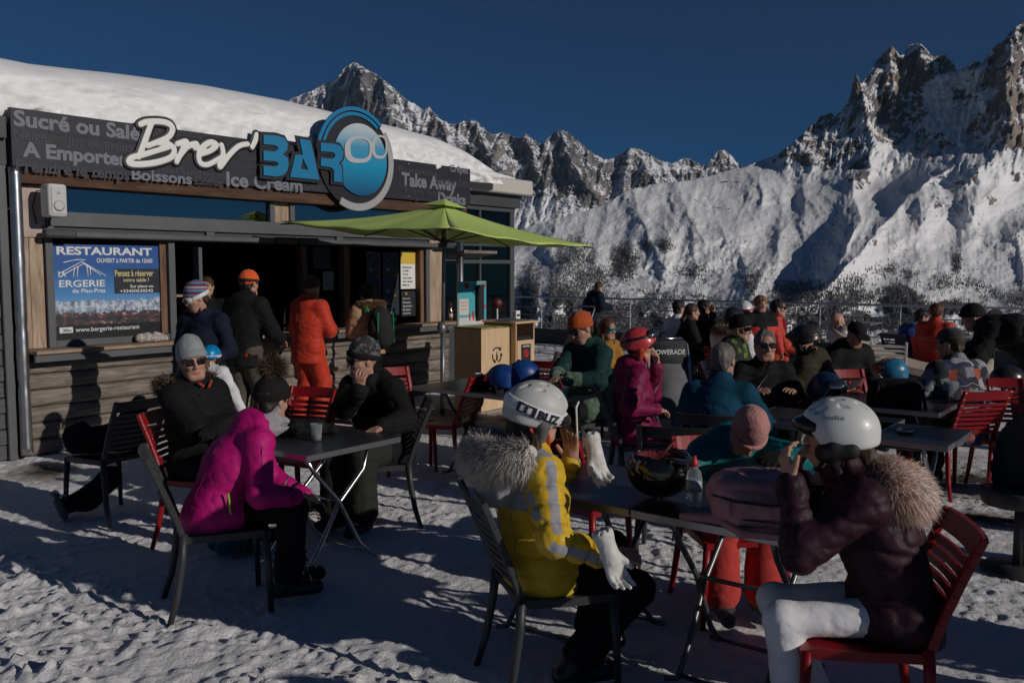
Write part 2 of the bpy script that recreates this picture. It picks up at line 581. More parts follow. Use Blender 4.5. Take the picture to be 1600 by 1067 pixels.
_g = np.random.default_rng(42)
RIBS = []
for _k in range(46):
    _x = _g.uniform(720, 1750)
    _y = float(np.interp(_x, [p[0] for p in SKY_B], [p[1] for p in SKY_B])) if _x < 1210 else 262
    _y = _y + _g.uniform(4, 90)
    _l = _g.uniform(40, 120)
    _dx = _g.uniform(-0.5, 0.25) * _l
    RIBS.append(([(_x, _y), (_x + _dx * 0.4, _y + _l * 0.5), (_x + _dx, _y + _l)], _g.uniform(22, 60), _g.uniform(8, 22), _g.uniform(16, 50)))
def depth_b(px, py):
    Y = interp(py, [(0, 5350), (80, 5150), (170, 4900), (230, 4640), (262, 4400), (300, 4080), (360, 3540), (420, 3040), (480, 2560), (560, 2150)])
    for a in [([(1590, 30), (1572, 110), (1578, 190), (1568, 235), (1535, 262), (1510, 285)], 760, 115, 260),
              ([(1502, 255), (1480, 266), (1440, 290), (1400, 330), (1340, 400), (1290, 450), (1190, 505)], 340, 38, 120),
              ([(1338, 112), (1352, 160), (1366, 230), (1362, 262), (1330, 280), (1336, 310), (1345, 345), (1330, 372), (1318, 400), (1296, 432)], 240, 60, 26),
              ([(1394, 70), (1392, 120), (1394, 165)], 130, 26, 22),
              ([(1440, 68), (1442, 100), (1450, 125)], 120, 26, 30),
              ([(1240, 215), (1262, 245), (1268, 275)], 100, 40, 50),
              ([(1575, 262), (1550, 296), (1520, 332)], 120, 44, 60),
              ([(1650, 310), (1602, 352), (1572, 385)], 130, 36, 90),
              ([(1230, 345), (1215, 385), (1190, 430), (1176, 470)], 80, 34, 40),
              ([(985, 290), (1000, 340), (1040, 420)], 90, 24, 50),
              ([(1060, 284), (1075, 330), (1105, 400)], 70, 20, 40),
              ([(1120, 340), (1135, 380), (1100, 420)], 60, 30, 40),
              ([(905, 380), (870, 440), (850, 500)], 120, 50, 60),
              ([(1440, 400), (1420, 440), (1400, 480)], 60, 30, 50)]:
        Y = Y - spur(px, py, *a)
    lo = np.clip((py - 236) / 70, 0.0, 1)
    w = 14 * (fbm(px / 50, py / 50, 8.0) - 0.5)
    Y = Y - (95 * lo + 50) * (fbm(px / 70 + py / 200, py / 46, 2.0, 4) - 0.5)
    Y = Y - 34 * lo * ridged((px + w) / 26 - py / 60, py / 30, 5.0, 5, 0.6)
    gl = np.clip((1230 - px) / 60, 0, 1) * np.clip((py - 270) / 20, 0, 1)
    Y = Y - 42 * gl * ridged((px + 0.35 * py + 1.5 * w) / 30, py / 160, 9.0, 4, 0.6)
    Y = Y - 25 * ridged(px / 7, py / 7, 3.0, 3, 0.65) * (0.35 + 0.65 * np.clip(fbm(px / 60, py / 40, 31.0, 3) * 3 - 1.2, 0, 1))
    for a in RIBS:
        Y = Y - spur(px, py, *a)
    hi = np.clip((290 - py) / 50, 0, 1) * np.clip((px - 1190) / 40, 0, 1)
    Y = Y - 130 * hi * ridged((px + w) / 34 + py / 120, py / 70, 6.0, 5, 0.55) - 95 * hi * ridged((px - w) / 11 + py / 50, py / 26, 7.0, 4, 0.6)
    return Y
ROCK_B = [[(1200, 247), (1215, 240), (1245, 213), (1282, 176), (1320, 160), (1338, 100), (1394, 60), (1440, 56), (1480, 76), (1500, 112), (1474, 118), (1452, 130), (1440, 126), (1436, 150), (1448, 165), (1446, 185), (1430, 210), (1400, 226), (1372, 222), (1364, 240), (1360, 264), (1345, 268), (1318, 262), (1285, 264), (1245, 255)],
          [(1610, 10), (1590, 34), (1537, 92), (1534, 130), (1545, 180), (1572, 232), (1600, 240), (1800, 240), (1800, -20)],
          [(1520, 170), (1555, 190), (1572, 235), (1540, 262), (1505, 268), (1512, 220)],
          [(1435, 205), (1470, 205), (1497, 228), (1470, 246), (1425, 242)],
          [(1305, 252), (1352, 252), (1368, 285), (1350, 298), (1328, 292)],
          [(1485, 136), (1510, 134), (1508, 156), (1484, 160)],
          [(1505, 100), (1540, 96), (1538, 104), (1510, 112)]]
SPARSE_B = [[(930, 318), (985, 288), (1100, 272), (1200, 240), (1240, 262), (1180, 300), (1120, 330), (1040, 320), (960, 335)], [(1085, 300), (1140, 330), (1085, 390), (1050, 370)], [(1420, 300), (1480, 270), (1520, 280), (1460, 340)]]
def terrain(name, px, sk, ybot, nrow, depth, rock, back):
    yc = interp(px, sk) + (vnoise(px / 3.1, px * 0 + 3.3, px * 0) - 0.5) * 3.0 + (vnoise(px / 1.3, px * 0 + 9.3, px * 0) - 0.5) * 1.6
    s = np.linspace(0, 1, nrow)[None, :]
    PX = np.repeat(px[:, None], nrow, 1)
    PY = ybot + (yc[:, None] - ybot) * s
    Y = depth(PX, PY)
    V = PV(PX, PY, Y)
    rk = rock(PX, PY)
    # the far side of the crest, falling away behind it
    extra, re = [], []
    for k in (1, 2, 3):
        q = V[:, -1, :].copy()
        q[:, 1] += back * k
        q[:, 0] *= (q[:, 1] / V[:, -1, 1])
        q[:, 2] -= back * k * (0.8 + 0.25 * k)
        extra.append(q[:, None, :])
        re.append(rk[:, -1:])
    V = np.concatenate([V] + extra, 1)
    rk = np.concatenate([rk] + re, 1)
    nc, nr = V.shape[:2]
    ii = np.arange(nc * nr).reshape(nc, nr)
    F = np.stack([ii[:-1, :-1], ii[1:, :-1], ii[1:, 1:], ii[:-1, 1:]], -1).reshape(-1, 4)
    o = obj_np(name, V.reshape(-1, 3), F, MATS["mountain_" + name], None, True)
    at = o.data.attributes.new("rock", 'FLOAT', 'POINT')
    at.data.foreach_set("value", rk.ravel().astype(np.float32))
    return o
def mountain_mat(name, snow, rocks, lat, nscale):
    m, nt, b = nodes_of("mountain_" + name)
    a = nt.nodes.new("ShaderNodeAttribute")
    a.attribute_name = "rock"
    geo = nt.nodes.new("ShaderNodeNewGeometry")
    n = nt.nodes.new("ShaderNodeTexNoise")
    n.inputs["Scale"].default_value = nscale
    n.inputs["Detail"].default_value = 9
    n.inputs["Roughness"].default_value = 0.68
    mp = nt.nodes.new("ShaderNodeMapping")
    mp.inputs["Scale"].default_value = (1, 1, 0.45)
    nt.links.new(geo.outputs["Position"], mp.inputs["Vector"])
    nt.links.new(mp.outputs[0], n.inputs["Vector"])
    sep = nt.nodes.new("ShaderNodeSeparateXYZ")
    nt.links.new(geo.outputs["Normal"], sep.inputs[0])
    def math_(op, x, y):
        k = nt.nodes.new("ShaderNodeMath")
        k.operation = op
        for i, v in enumerate((x, y)):
            if isinstance(v, (int, float)): k.inputs[i].default_value = v
            else: nt.links.new(v, k.inputs[i])
        return k.outputs[0]
    # rock shows where the mask says so; ledges (normals pointing up) and noise keep snow on it
    f = math_('ADD', a.outputs["Fac"], math_('MULTIPLY', math_('SUBTRACT', n.outputs["Fac"], 0.5), 3.6))
    f = math_('SUBTRACT', f, math_('MULTIPLY', math_('SUBTRACT', sep.outputs["Z"], 0.45), 0.75))
    fr = ramp(nt, [(0.46, (0, 0, 0)), (0.56, (1, 1, 1))])
    nt.links.new(f, fr.inputs["Fac"])
    n2 = nt.nodes.new("ShaderNodeTexNoise")
    n2.inputs["Scale"].default_value = nscale * 0.5
    n2.inputs["Detail"].default_value = 7
    nt.links.new(geo.outputs["Position"], n2.inputs["Vector"])
    rr = ramp(nt, [(0.3, rocks[0]), (0.5, rocks[1]), (0.68, rocks[2])])
    nt.links.new(n2.outputs["Fac"], rr.inputs["Fac"])
    mx = nt.nodes.new("ShaderNodeMix")
    mx.data_type = 'RGBA'
    mx.inputs[6].default_value = tuple(snow) + (1,)
    nt.links.new(fr.outputs["Color"], mx.inputs[0])
    nt.links.new(rr.outputs["Color"], mx.inputs[7])
    nt.links.new(mx.outputs[2], b.inputs["Base Color"])
    b.inputs["Roughness"].default_value = 0.9
    b.inputs["Specular IOR Level"].default_value = 0.1
    bp = nt.nodes.new("ShaderNodeBump")
    bp.inputs["Strength"].default_value = 0.5
    bp.inputs["Distance"].default_value = lat
    nt.links.new(n.outputs["Fac"], bp.inputs["Height"])
    nt.links.new(bp.outputs["Normal"], b.inputs["Normal"])
mountain_mat("mountain_range", (0.74, 0.75, 0.79), [(0.1, 0.1, 0.108), (0.175, 0.17, 0.173), (0.27, 0.24, 0.225)], 40, 0.011)
mountain_mat("mountain_slopes", (0.78, 0.78, 0.8), [(0.085, 0.083, 0.086), (0.165, 0.15, 0.145), (0.28, 0.225, 0.185)], 16, 0.014)
def rock_a(px, py):
    r = 0.66 + 0.0 * px
    r = r - 0.75 * np.clip((py - interp(px, [(400, 330), (840, 300), (960, 330), (1250, 320)])) / 18, 0, 1)
    r = r - 0.35 * np.clip((553 - px) / 10, 0, 1) * np.clip(1 - (py - interp(px, [(440, 165), (553, 97)])) / 26, 0, 1)
    r = r + 0.25 * np.exp(-((px - 575) / 26) ** 2 - ((py - 150) / 50) ** 2)
    r = r - 0.25 * np.exp(-((px - 655) / 40) ** 2)
    r = r + 0.15 * np.exp(-((px - 900) / 50) ** 2)
    return r
def rock_b(px, py):
    qx = px + 14 * (fbm(px / 17, py / 17, 1.0) - 0.5) * 2
    qy = py + 12 * (fbm(px / 17, py / 17, 6.0) - 0.5) * 2
    r = np.full(px.shape, -0.3) + 0.4 * np.clip(fbm(px / 60, py / 34, 14.0, 4) * 4 - 2.1, 0, 1)
    for p in SPARSE_B:
        r[poly_mask(qx, qy, p)] = 0.42
    for p in ROCK_B:
        r[poly_mask(qx, qy, p)] = 0.74
    r[poly_mask(qx, qy, ROCK_B[2])] = 0.5
    br = np.exp(-((px - 1350) / 26) ** 2 - ((py - 190) / 70) ** 2)
    return r - 0.3 * br + 0.12 * np.clip((py - 400) / 60, 0, 1)
o = terrain("mountain_range", np.arange(-300, 1400, 1.8), SKY_A, 420, 300, depth_a, rock_a, 500)
tag(o, kind="structure")
o = terrain("mountain_slopes", np.arange(100, 2300, 1.9), SKY_B, 575, 300, depth_b, rock_b, 260)
tag(o, kind="structure")
# forest: thousands of small conifers on the lower slopes, one mass
def forest():
    N = 560000
    px = rng.uniform(700, 1900, N)
    py = rng.uniform(290, 575, N)
    d = np.clip((py - interp(px, [(700, 400), (860, 405), (950, 440), (1100, 455), (1200, 470), (1310, 430), (1380, 405), (1450, 420), (1600, 440), (1900, 430)])) / 60, 0, 1) * 0.95
    pt = fbm(px / 38, py / 22, 12.0, 4)
    d = d * np.clip((pt - 0.36) * 5, 0.04, 1)
    for (cx, cy, rx, ry, a) in [(975, 410, 26, 36, 1.0), (930, 440, 30, 30, .5), (1012, 384, 11, 12, .9), (1040, 382, 14, 14, .9), (900, 420, 40, 60, 0.5), (1495, 410, 10, 24, .8), (1385, 425, 22, 20, .5), (1080, 430, 40, 20, .35), (1180, 440, 24, 26, .5), (1250, 460, 60, 26, .6)]:
        d = np.maximum(d, a * np.clip(1.6 - 1.6 * np.sqrt(((px - cx) / rx) ** 2 + ((py - cy) / ry) ** 2), 0, 1) * np.clip((pt - 0.3) * 5, 0.1, 1))
    for (x0, y0, x1, y1, w) in [(1215, 350, 1180, 500, 9), (855, 400, 845, 510, 7), (1410, 440, 1470, 470, 9), (1270, 400, 1275, 450, 4)]:      # snow runs kept clear
        xc = x0 + (x1 - x0) * (py - y0) / (y1 - y0)
        d = np.where((py > y0) & (py < y1) & (np.abs(px - xc) < w * (0.6 + 0.8 * pt)), d * 0.08, d)
    d = np.maximum(d, 0.014 * np.clip((py - 300) / 60, 0, 1) * np.clip(fbm(px / 26, py / 16, 40.0, 3) * 5 - 2.2, 0, 1))
    k = (rng.random(N) < d * 0.8) & (py > interp(px, SKY_B) + 8)
    px, py = px[k], py[k]
    B = PV(px, py, depth_b(px, py))
    n = len(px)
    hgt = rng.uniform(3.5, 9.0, n)
    rad = hgt * rng.uniform(0.17, 0.27, n)
    S = 5
    V = np.zeros((n, S * 2 + 1, 3))
    V[:, -1] = B + np.stack([0 * hgt, 0 * hgt, hgt], -1)
    for k in range(S):
        a = 2 * math.pi * k / S + rng.uniform(0, 1, n)
        jit = rng.uniform(0.7, 1.2, n)
        V[:, k] = B + np.stack([np.cos(a) * rad * jit, np.sin(a) * rad * jit, hgt * 0.05 - 1], -1)
        V[:, S + k] = B + np.stack([np.cos(a) * rad * 0.55 * jit, np.sin(a) * rad * 0.55 * jit, hgt * 0.5], -1)
    base = (np.arange(n) * (S * 2 + 1))[:, None, None]
    tri = []
    for k in range(S):
        k2 = (k + 1) % S
        tri += [(k, k2, S + k2), (k, S + k2, S + k), (S + k, S + k2, S * 2)]
    F = (base + np.array(tri)[None]).reshape(-1, 3)
    m = mat("conifer_needles", (0.1, 0.098, 0.1), 0.95, var=0.75, vscale=0.12)
    return tag(obj_np("forest", V.reshape(-1, 3), F, m, None, False), "dark conifer forest dotted over the lower snowy mountainside", "forest", kind="stuff")
forest()
# ---- snow on the terrace
m, nt, b = nodes_of("trodden_snow")
tc = nt.nodes.new("ShaderNodeTexCoord")
n1 = nt.nodes.new("ShaderNodeTexNoise"); n1.inputs["Scale"].default_value = 26; n1.inputs["Detail"].default_value = 8; n1.inputs["Roughness"].default_value = 0.7
n2 = nt.nodes.new("ShaderNodeTexNoise"); n2.inputs["Scale"].default_value = 1.3; n2.inputs["Detail"].default_value = 6; n2.inputs["Roughness"].default_value = 0.65
for q in (n1, n2): nt.links.new(tc.outputs["Object"], q.inputs["Vector"])
a = nt.nodes.new("ShaderNodeAttribute"); a.attribute_name = "dirt"
ad = nt.nodes.new("ShaderNodeMath"); ad.operation = 'ADD'
nt.links.new(n2.outputs["Fac"], ad.inputs[0]); nt.links.new(a.outputs["Fac"], ad.inputs[1])
r1 = ramp(nt, [(0.62, (0.85, 0.85, 0.87)), (0.78, (0.5, 0.48, 0.46)), (0.98, (0.07, 0.055, 0.045))])
nt.links.new(ad.outputs[0], r1.inputs["Fac"]); nt.links.new(r1.outputs["Color"], b.inputs["Base Color"])
b.inputs["Roughness"].default_value = 0.75
b.inputs["Specular IOR Level"].default_value = 0.25
bp = nt.nodes.new("ShaderNodeBump"); bp.inputs["Strength"].default_value = 0.9; bp.inputs["Distance"].default_value = 0.03
nt.links.new(n1.outputs["Fac"], bp.inputs["Height"]); nt.links.new(bp.outputs["Normal"], b.inputs["Normal"])
def ground_z(x, y):
    # crumbly lumps where nobody walked flat (near, left), smoother trodden snow elsewhere
    lump = np.clip(1.0 - ((x + 2.2) * 0.55 + (y - 3.9) * 0.85) / 1.1, 0, 1)
    z = 0.022 * (fbm(x * 1.7, y * 1.7, 2.0, 3) - 0.5)
    z = z + 0.02 * (fbm(x * 6, y * 6, 5.0, 4, 0.6) - 0.5) + 0.026 * (fbm(x * 17, y * 17, 7.0, 3, 0.75) - 0.5)
    c = fbm(x * 11, y * 11, 15.0, 3)
    z = z + lump * (0.05 * (1 - np.exp(-6 * np.clip(c - 0.5, 0, 1))) * np.clip(fbm(x * 1.9, y * 1.9, 61.0, 3) * 5 - 2.0, 0.0, 1) + 0.03 * (fbm(x * 22, y * 22, 4.0, 3) - 0.5))
    cr = np.clip(fbm(x * 13, y * 13, 21.0, 2) - 0.56, 0, 1) * 0.13 + np.clip(fbm(x * 27, y * 27, 33.0, 2) - 0.56, 0, 1) * 0.13
    z = z + cr * (0.3 + 0.7 * lump) * np.clip(fbm(x * 1.3, y * 1.3, 51.0, 3) * 4.5 - 1.5, 0.08, 1)
    return z - 0.016
def grid_sheet(name, xs, ys, zf, m):
    X, Y = np.meshgrid(xs, ys, indexing='ij')
    Z = zf(X, Y)
    V = np.stack([X, Y, Z], -1).reshape(-1, 3)
    ii = np.arange(X.size).reshape(X.shape)
    F = np.stack([ii[:-1, :-1], ii[1:, :-1], ii[1:, 1:], ii[:-1, 1:]], -1).reshape(-1, 4)
    return obj_np(name, V, F, m, None, True), X, Y
RAIL_T = 13.3                              # the terrace ends here, in hut coordinates
def sgrid(lo, f0, f1, hi, fine, coarse):
    return np.concatenate([np.linspace(lo, f0, int((f0 - lo) / coarse) + 2)[:-1], np.arange(f0, f1, fine), np.linspace(f1, hi, int((hi - f1) / coarse) + 2)])
xs = sgrid(-40, -4.6, 4.2, 40, 0.016, 0.35)
ys = sgrid(-12, 2.7, 8.6, 42, 0.016, 0.35)
def zterr(X, Y):
    t = (X - FO.x) * FT.x + (Y - FO.y) * FT.y
    z = ground_z(X, Y)
    fall = np.clip(t - RAIL_T - 0.35, 0, None)
    return z - np.where(fall > 0, np.minimum(fall * 3.0, 3.0) + np.maximum(fall - 1.0, 0) * 0.45, 0)
o, X, Y = grid_sheet("snow_ground", xs, ys, zterr, MATS["trodden_snow"])
tag(o, kind="structure")
dirt = np.zeros(X.shape)
for (px, py, rx, ry, amp) in [(1540, 760, 1.3, 0.5, 0.3), (1490, 800, 0.9, 0.22, 0.55), (900, 660, 1.4, 0.9, 0.26), (1150, 930, 0.7, 0.35, 0.3), (700, 650, 1.6, 0.8, 0.22), (60, 735, 0.7, 0.3, 0.4), (430, 700, 1.2, .5, .2), (1250, 700, 3, 1.2, 0.25)]:
    c = H(px, py)
    u = (X - c.x) * FN.x + (Y - c.y) * FN.y
    v = (X - c.x) * FT.x + (Y - c.y) * FT.y
    dirt += amp * np.exp(-(u / rx) ** 2 - (v / ry) ** 2)
dirt += 0.2 * np.clip((Y - 10) / 6, 0, 1)
at = o.data.attributes.new("dirt", 'FLOAT', 'POINT')
at.data.foreach_set("value", dirt.ravel().astype(np.float32))
# valley floor far below, out to the foot of the slopes and beyond
vf = mat("valley_snow", (0.55, 0.56, 0.6), 0.9, var=0.5, vscale=0.004)
o, _, _ = grid_sheet("valley_ground", np.linspace(-11500, 11500, 41), np.linspace(-2500, 11500, 31), lambda X, Y: -420 + 0 * X, vf)
tag(o, kind="structure")

# ---- the air between here and the far range
def add_haze(d):
    hz = MB().bb((-11900, -2900, -440), (11900, 11900, 3400)).build("haze", [bpy.data.materials.new("mountain_air")])
    m = hz.data.materials[0]
    m.use_nodes = True
    nt = m.node_tree
    nt.nodes.clear()
    out = nt.nodes.new("ShaderNodeOutputMaterial")
    v = nt.nodes.new("ShaderNodeVolumePrincipled")
    v.inputs["Color"].default_value = (0.6, 0.8, 1.0, 1)
    v.inputs["Density"].default_value = d
    v.inputs["Anisotropy"].default_value = 0.0
    nt.links.new(v.outputs[0], out.inputs["Volume"])
    tag(hz, "thin blue air between the terrace and the far peaks", "haze", kind="stuff")
add_haze(0.75e-5)
# ================================================================ the hut with its snow roof, sign, poster, counter
def wood_mat(name, c1, c2, c3, along=(1, 14, 14), scale=3.0, rough=0.8, bump=0.5):
    m, nt, b = nodes_of(name)
    tc = nt.nodes.new("ShaderNodeTexCoord")
    mp = nt.nodes.new("ShaderNodeMapping")
    mp.inputs["Scale"].default_value = along
    nt.links.new(tc.outputs["Object"], mp.inputs["Vector"])
    n = nt.nodes.new("ShaderNodeTexNoise")
    n.inputs["Scale"].default_value = scale
    n.inputs["Detail"].default_value = 8
    n.inputs["Roughness"].default_value = 0.65
    n.inputs["Distortion"].default_value = 0.6
    nt.links.new(mp.outputs[0], n.inputs["Vector"])
    r = ramp(nt, [(0.28, c1), (0.5, c2), (0.72, c3)])
    nt.links.new(n.outputs["Fac"], r.inputs["Fac"])
    nt.links.new(r.outputs["Color"], b.inputs["Base Color"])
    b.inputs["Roughness"].default_value = rough
    b.inputs["Specular IOR Level"].default_value = 0.25
    bp = nt.nodes.new("ShaderNodeBump")
    bp.inputs["Strength"].default_value = bump
    bp.inputs["Distance"].default_value = 0.012
    nt.links.new(n.outputs["Fac"], bp.inputs["Height"])
    nt.links.new(bp.outputs["Normal"], b.inputs["Normal"])
    return m
WOOD_LOG = wood_mat("weathered_log", (0.065, 0.057, 0.05), (0.175, 0.15, 0.128), (0.33, 0.285, 0.245), (0.9, 8, 9), 3.4, bump=1.0)
WOOD_V = wood_mat("plank_upright", (0.2, 0.13, 0.09), (0.36, 0.26, 0.19), (0.5, 0.39, 0.3), (9, 9, 1.2), 2.4)
WOOD_BROWN = wood_mat("brown_timber", (0.035, 0.02, 0.014), (0.075, 0.04, 0.025), (0.12, 0.07, 0.045), (1.2, 10, 10), 2.4)
WOOD_PLY = wood_mat("plywood", (0.5, 0.34, 0.2), (0.58, 0.41, 0.25), (0.65, 0.48, 0.31), (7, 7, 1.0), 3.0, bump=0.1)
STEEL = mat("grey_painted_steel", (0.085, 0.09, 0.097), 0.5, 0.0, 0.06, 60, 0.12, 4)
STEEL_DK = mat("dark_painted_steel", (0.045, 0.047, 0.05), 0.55, var=0.15, vscale=5)
ZINC = mat("galvanised_pipe", (0.5, 0.5, 0.51), 0.32, 1.0, 0.12, 7, 0.15, 6)
CHROME = mat("steel_tube", (0.55, 0.55, 0.56), 0.25, 1.0)
BLACK = mat("black_matter", (0.012, 0.012, 0.013), 0.7)
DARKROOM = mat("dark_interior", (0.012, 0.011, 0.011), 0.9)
BOARD = mat("sign_slate", (0.011, 0.012, 0.019), 0.55, var=0.12, vscale=3)
W_BRIGHT = mat("print_pale_grey", (0.16, 0.165, 0.205), 0.6)
W_DIM = mat("print_dim_grey", (0.036, 0.038, 0.052), 0.6)
W_FAINT = mat("print_faint_grey", (0.026, 0.028, 0.039), 0.6)
WHITE = mat("white_paint", (0.72, 0.71, 0.69), 0.5)
CREAM = mat("cream_paint", (0.5, 0.47, 0.43), 0.5)
CYAN = mat("sign_blue", (0.0, 0.16, 0.34), 0.45)
RED = mat("red_print", (0.5, 0.03, 0.03), 0.5)
def glass_mat(name, tint, mixf, rough=0.03):
    m = bpy.data.materials.new(name)
    m.use_nodes = True
    nt = m.node_tree
    nt.nodes.clear()
    out = nt.nodes.new("ShaderNodeOutputMaterial")
    g = nt.nodes.new("ShaderNodeBsdfGlossy"); g.inputs["Roughness"].default_value = rough
    t = nt.nodes.new("ShaderNodeBsdfTransparent"); t.inputs["Color"].default_value = tuple(tint) + (1,)
    lw = nt.nodes.new("ShaderNodeLayerWeight"); lw.inputs["Blend"].default_value = mixf
    mx = nt.nodes.new("ShaderNodeMixShader")
    nt.links.new(lw.outputs["Fresnel"], mx.inputs[0])
    nt.links.new(t.outputs[0], mx.inputs[1]); nt.links.new(g.outputs[0], mx.inputs[2])
    nt.links.new(mx.outputs[0], out.inputs["Surface"])
    return m
def plastic_film(name, dif, a):
    m = glass_mat(name, (0.88, 0.9, 0.92), 0.12, 0.06)
    nt = m.node_tree
    mx0 = [n for n in nt.nodes if n.type == 'MIX_SHADER'][0]
    out = [n for n in nt.nodes if n.type == 'OUTPUT_MATERIAL'][0]
    d = nt.nodes.new("ShaderNodeBsdfDiffuse"); d.inputs["Color"].default_value = tuple(dif) + (1,)
    t = nt.nodes.new("ShaderNodeBsdfTranslucent"); t.inputs["Color"].default_value = tuple(dif) + (1,)
    ad = nt.nodes.new("ShaderNodeMixShader"); ad.inputs[0].default_value = 0.5
    mx = nt.nodes.new("ShaderNodeMixShader"); mx.inputs[0].default_value = a
    nt.links.new(d.outputs[0], ad.inputs[1]); nt.links.new(t.outputs[0], ad.inputs[2])
    nt.links.new(mx0.outputs[0], mx.inputs[1]); nt.links.new(ad.outputs[0], mx.inputs[2])
    nt.links.new(mx.outputs[0], out.inputs["Surface"])
    return m
GLASS = glass_mat("window_glass", (0.62, 0.68, 0.7), 0.35)
GLASS_BLUE = glass_mat("coated_window_glass", (0.25, 0.32, 0.36), 0.72)

hut = hutthing("snack_hut", "timber snack bar hut with a log front under a thick snow roof", "building")
L = lambda t, d, z: (t, -d, z)
# logs below the counter, each a little different
mb = MB()
random.seed(3)
zz = 0.0
for i, hgt in enumerate([0.15, 0.155, 0.15, 0.16, 0.15, 0.14]):
    x = 0.03
    while x < 5.94:
        x1 = min(5.94, x + random.choice([2.2, 3.0, 3.6]))
        if 5.94 - x1 < 0.5: x1 = 5.94
        n = 30
        pts = []
        prof = []
        for k in range(n + 1):
            t = x + 0.004 + (x1 - x - 0.008) * k / n
            bul = 0.019 + 0.008 * math.sin(t * 3.1 + i * 2) + random.uniform(-0.004, 0.004)
            prof.append([mb.bm.verts.new(L(t, dd, z)) for dd, z in [(-0.05, zz), (0.0, zz + 0.006), (bul * 0.8, zz + hgt * 0.22), (bul, zz + hgt * 0.5 + random.uniform(-.008, .008)), (bul * 0.75, zz + hgt * 0.82), (0.0, zz + hgt - 0.004), (-0.05, zz + hgt)]])
        for k in range(n):
            for q in range(6):
                f = mb.bm.faces.new((prof[k][q], prof[k + 1][q], prof[k + 1][q + 1], prof[k][q + 1]))
                f.smooth = True
        mb.bm.faces.new(prof[0]); mb.bm.faces.new(prof[-1][::-1])
        x = x1
    zz += hgt
mb.build("log_wall", WOOD_LOG, hut)
mb = MB()
for i in range(20):
    mb.bb(L(-5.0, -0.05, i * 0.145 + 0.001), L(-0.13, 0.0 + 0.012 * (i % 2), (i + 1) * 0.145 - 0.008), 0.006)
mb.build("end_cladding", mat("grey_cladding", (0.085, 0.085, 0.09), 0.8, 0, 0.6, 14, 0.4, 6, stretch=(1, 1, 8)), hut)
MB().bb(L(-0.13, -0.1, 0), L(0.0 - 0.05, 0.05, 3.1), 0.006).build("corner_post", STEEL, hut)
MB().bb(L(-5, -0.12, 2.905), L(-0.06, 0.12, 3.1), 0.005).build("roof_edge_beam", STEEL_DK, hut)
mb = MB()      # counter: worn timber shelf over a steel edge
mb.box(L(3.0, 0.1, 0.985), (5.9, 0.34, 0.034), None, 0.006)
mb.build("counter_shelf", wood_mat("worn_counter_timber", (0.15, 0.1, 0.07), (0.3, 0.21, 0.15), (0.42, 0.32, 0.24), (1.2, 9, 9), 2.5), hut)
MB().bb(L(0.05, 0.2, 0.895), L(5.96, 0.235, 0.966), 0.004).build("counter_edge", STEEL, hut)
mb = MB()
for i in range(2):
    mb.bb(L(0.02 + i * 0.13, -0.05, 1.005), L(0.145 + i * 0.13, -0.015 - 0.004 * i, 2.04), 0.004)
mb.build("plank_panel", WOOD_V, hut)
for (a, b_, z0, z1, d) in [(0.285, 0.355, 1.004, 2.04, 0.012), (1.545, 1.62, 1.004, 2.04, 0.014), (1.9, 1.945, 1.004, 1.98, 0.012), (5.475, 5.55, 1.004, 2.04, 0.012)]:
    MB().bb(L(a, -0.1, z0), L(b_, d, z1), 0.004).build("window_post", STEEL, hut)
MB().bb(L(0.357, -0.09, 1.004), L(1.543, 0.004, 1.07), 0.004).build("window_sill", STEEL, hut)
JT = wood_mat("jamb_timber", (0.08, 0.045, 0.03), (0.16, 0.09, 0.055), (0.24, 0.14, 0.09), (10, 10, 1.2), 2.4)
for (a, b_, d) in [(1.47, 1.543, -0.03), (3.55, 3.64, -0.3), (4.02, 4.12, -0.05), (5.4, 5.47, -0.03)]:
    MB().bb(L(a, d - 0.1, 1.072 if a < 2 else 1.004), L(b_, d, 2.036), 0.004).build("timber_jamb", JT, hut)
MB().bb(L(5.553, -0.06, 1.004), L(5.83, 0.004, 2.3), 0.005).build("corner_plank", WOOD_V, hut)
# interior box: floor, back, ends, ceiling, inner counter, shelves
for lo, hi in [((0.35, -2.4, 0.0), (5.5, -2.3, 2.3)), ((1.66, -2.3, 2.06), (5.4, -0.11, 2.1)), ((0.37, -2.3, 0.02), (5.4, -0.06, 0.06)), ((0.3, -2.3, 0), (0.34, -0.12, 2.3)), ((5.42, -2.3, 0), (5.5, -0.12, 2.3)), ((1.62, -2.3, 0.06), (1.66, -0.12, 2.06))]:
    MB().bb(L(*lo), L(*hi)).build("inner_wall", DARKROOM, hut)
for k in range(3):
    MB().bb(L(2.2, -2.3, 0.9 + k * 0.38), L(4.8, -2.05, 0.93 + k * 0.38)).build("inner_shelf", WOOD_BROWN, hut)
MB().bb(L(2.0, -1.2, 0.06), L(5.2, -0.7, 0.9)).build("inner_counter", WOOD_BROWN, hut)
MB().bb(L(1.665, -0.1, 1.004), L(1.895, -0.06, 1.2)).build("niche_panel", WOOD_BROWN, hut)
MB().bb(L(1.665, -0.4, 1.45), L(1.895, -0.06, 1.47)).build("niche_shelf", WOOD_V, hut)
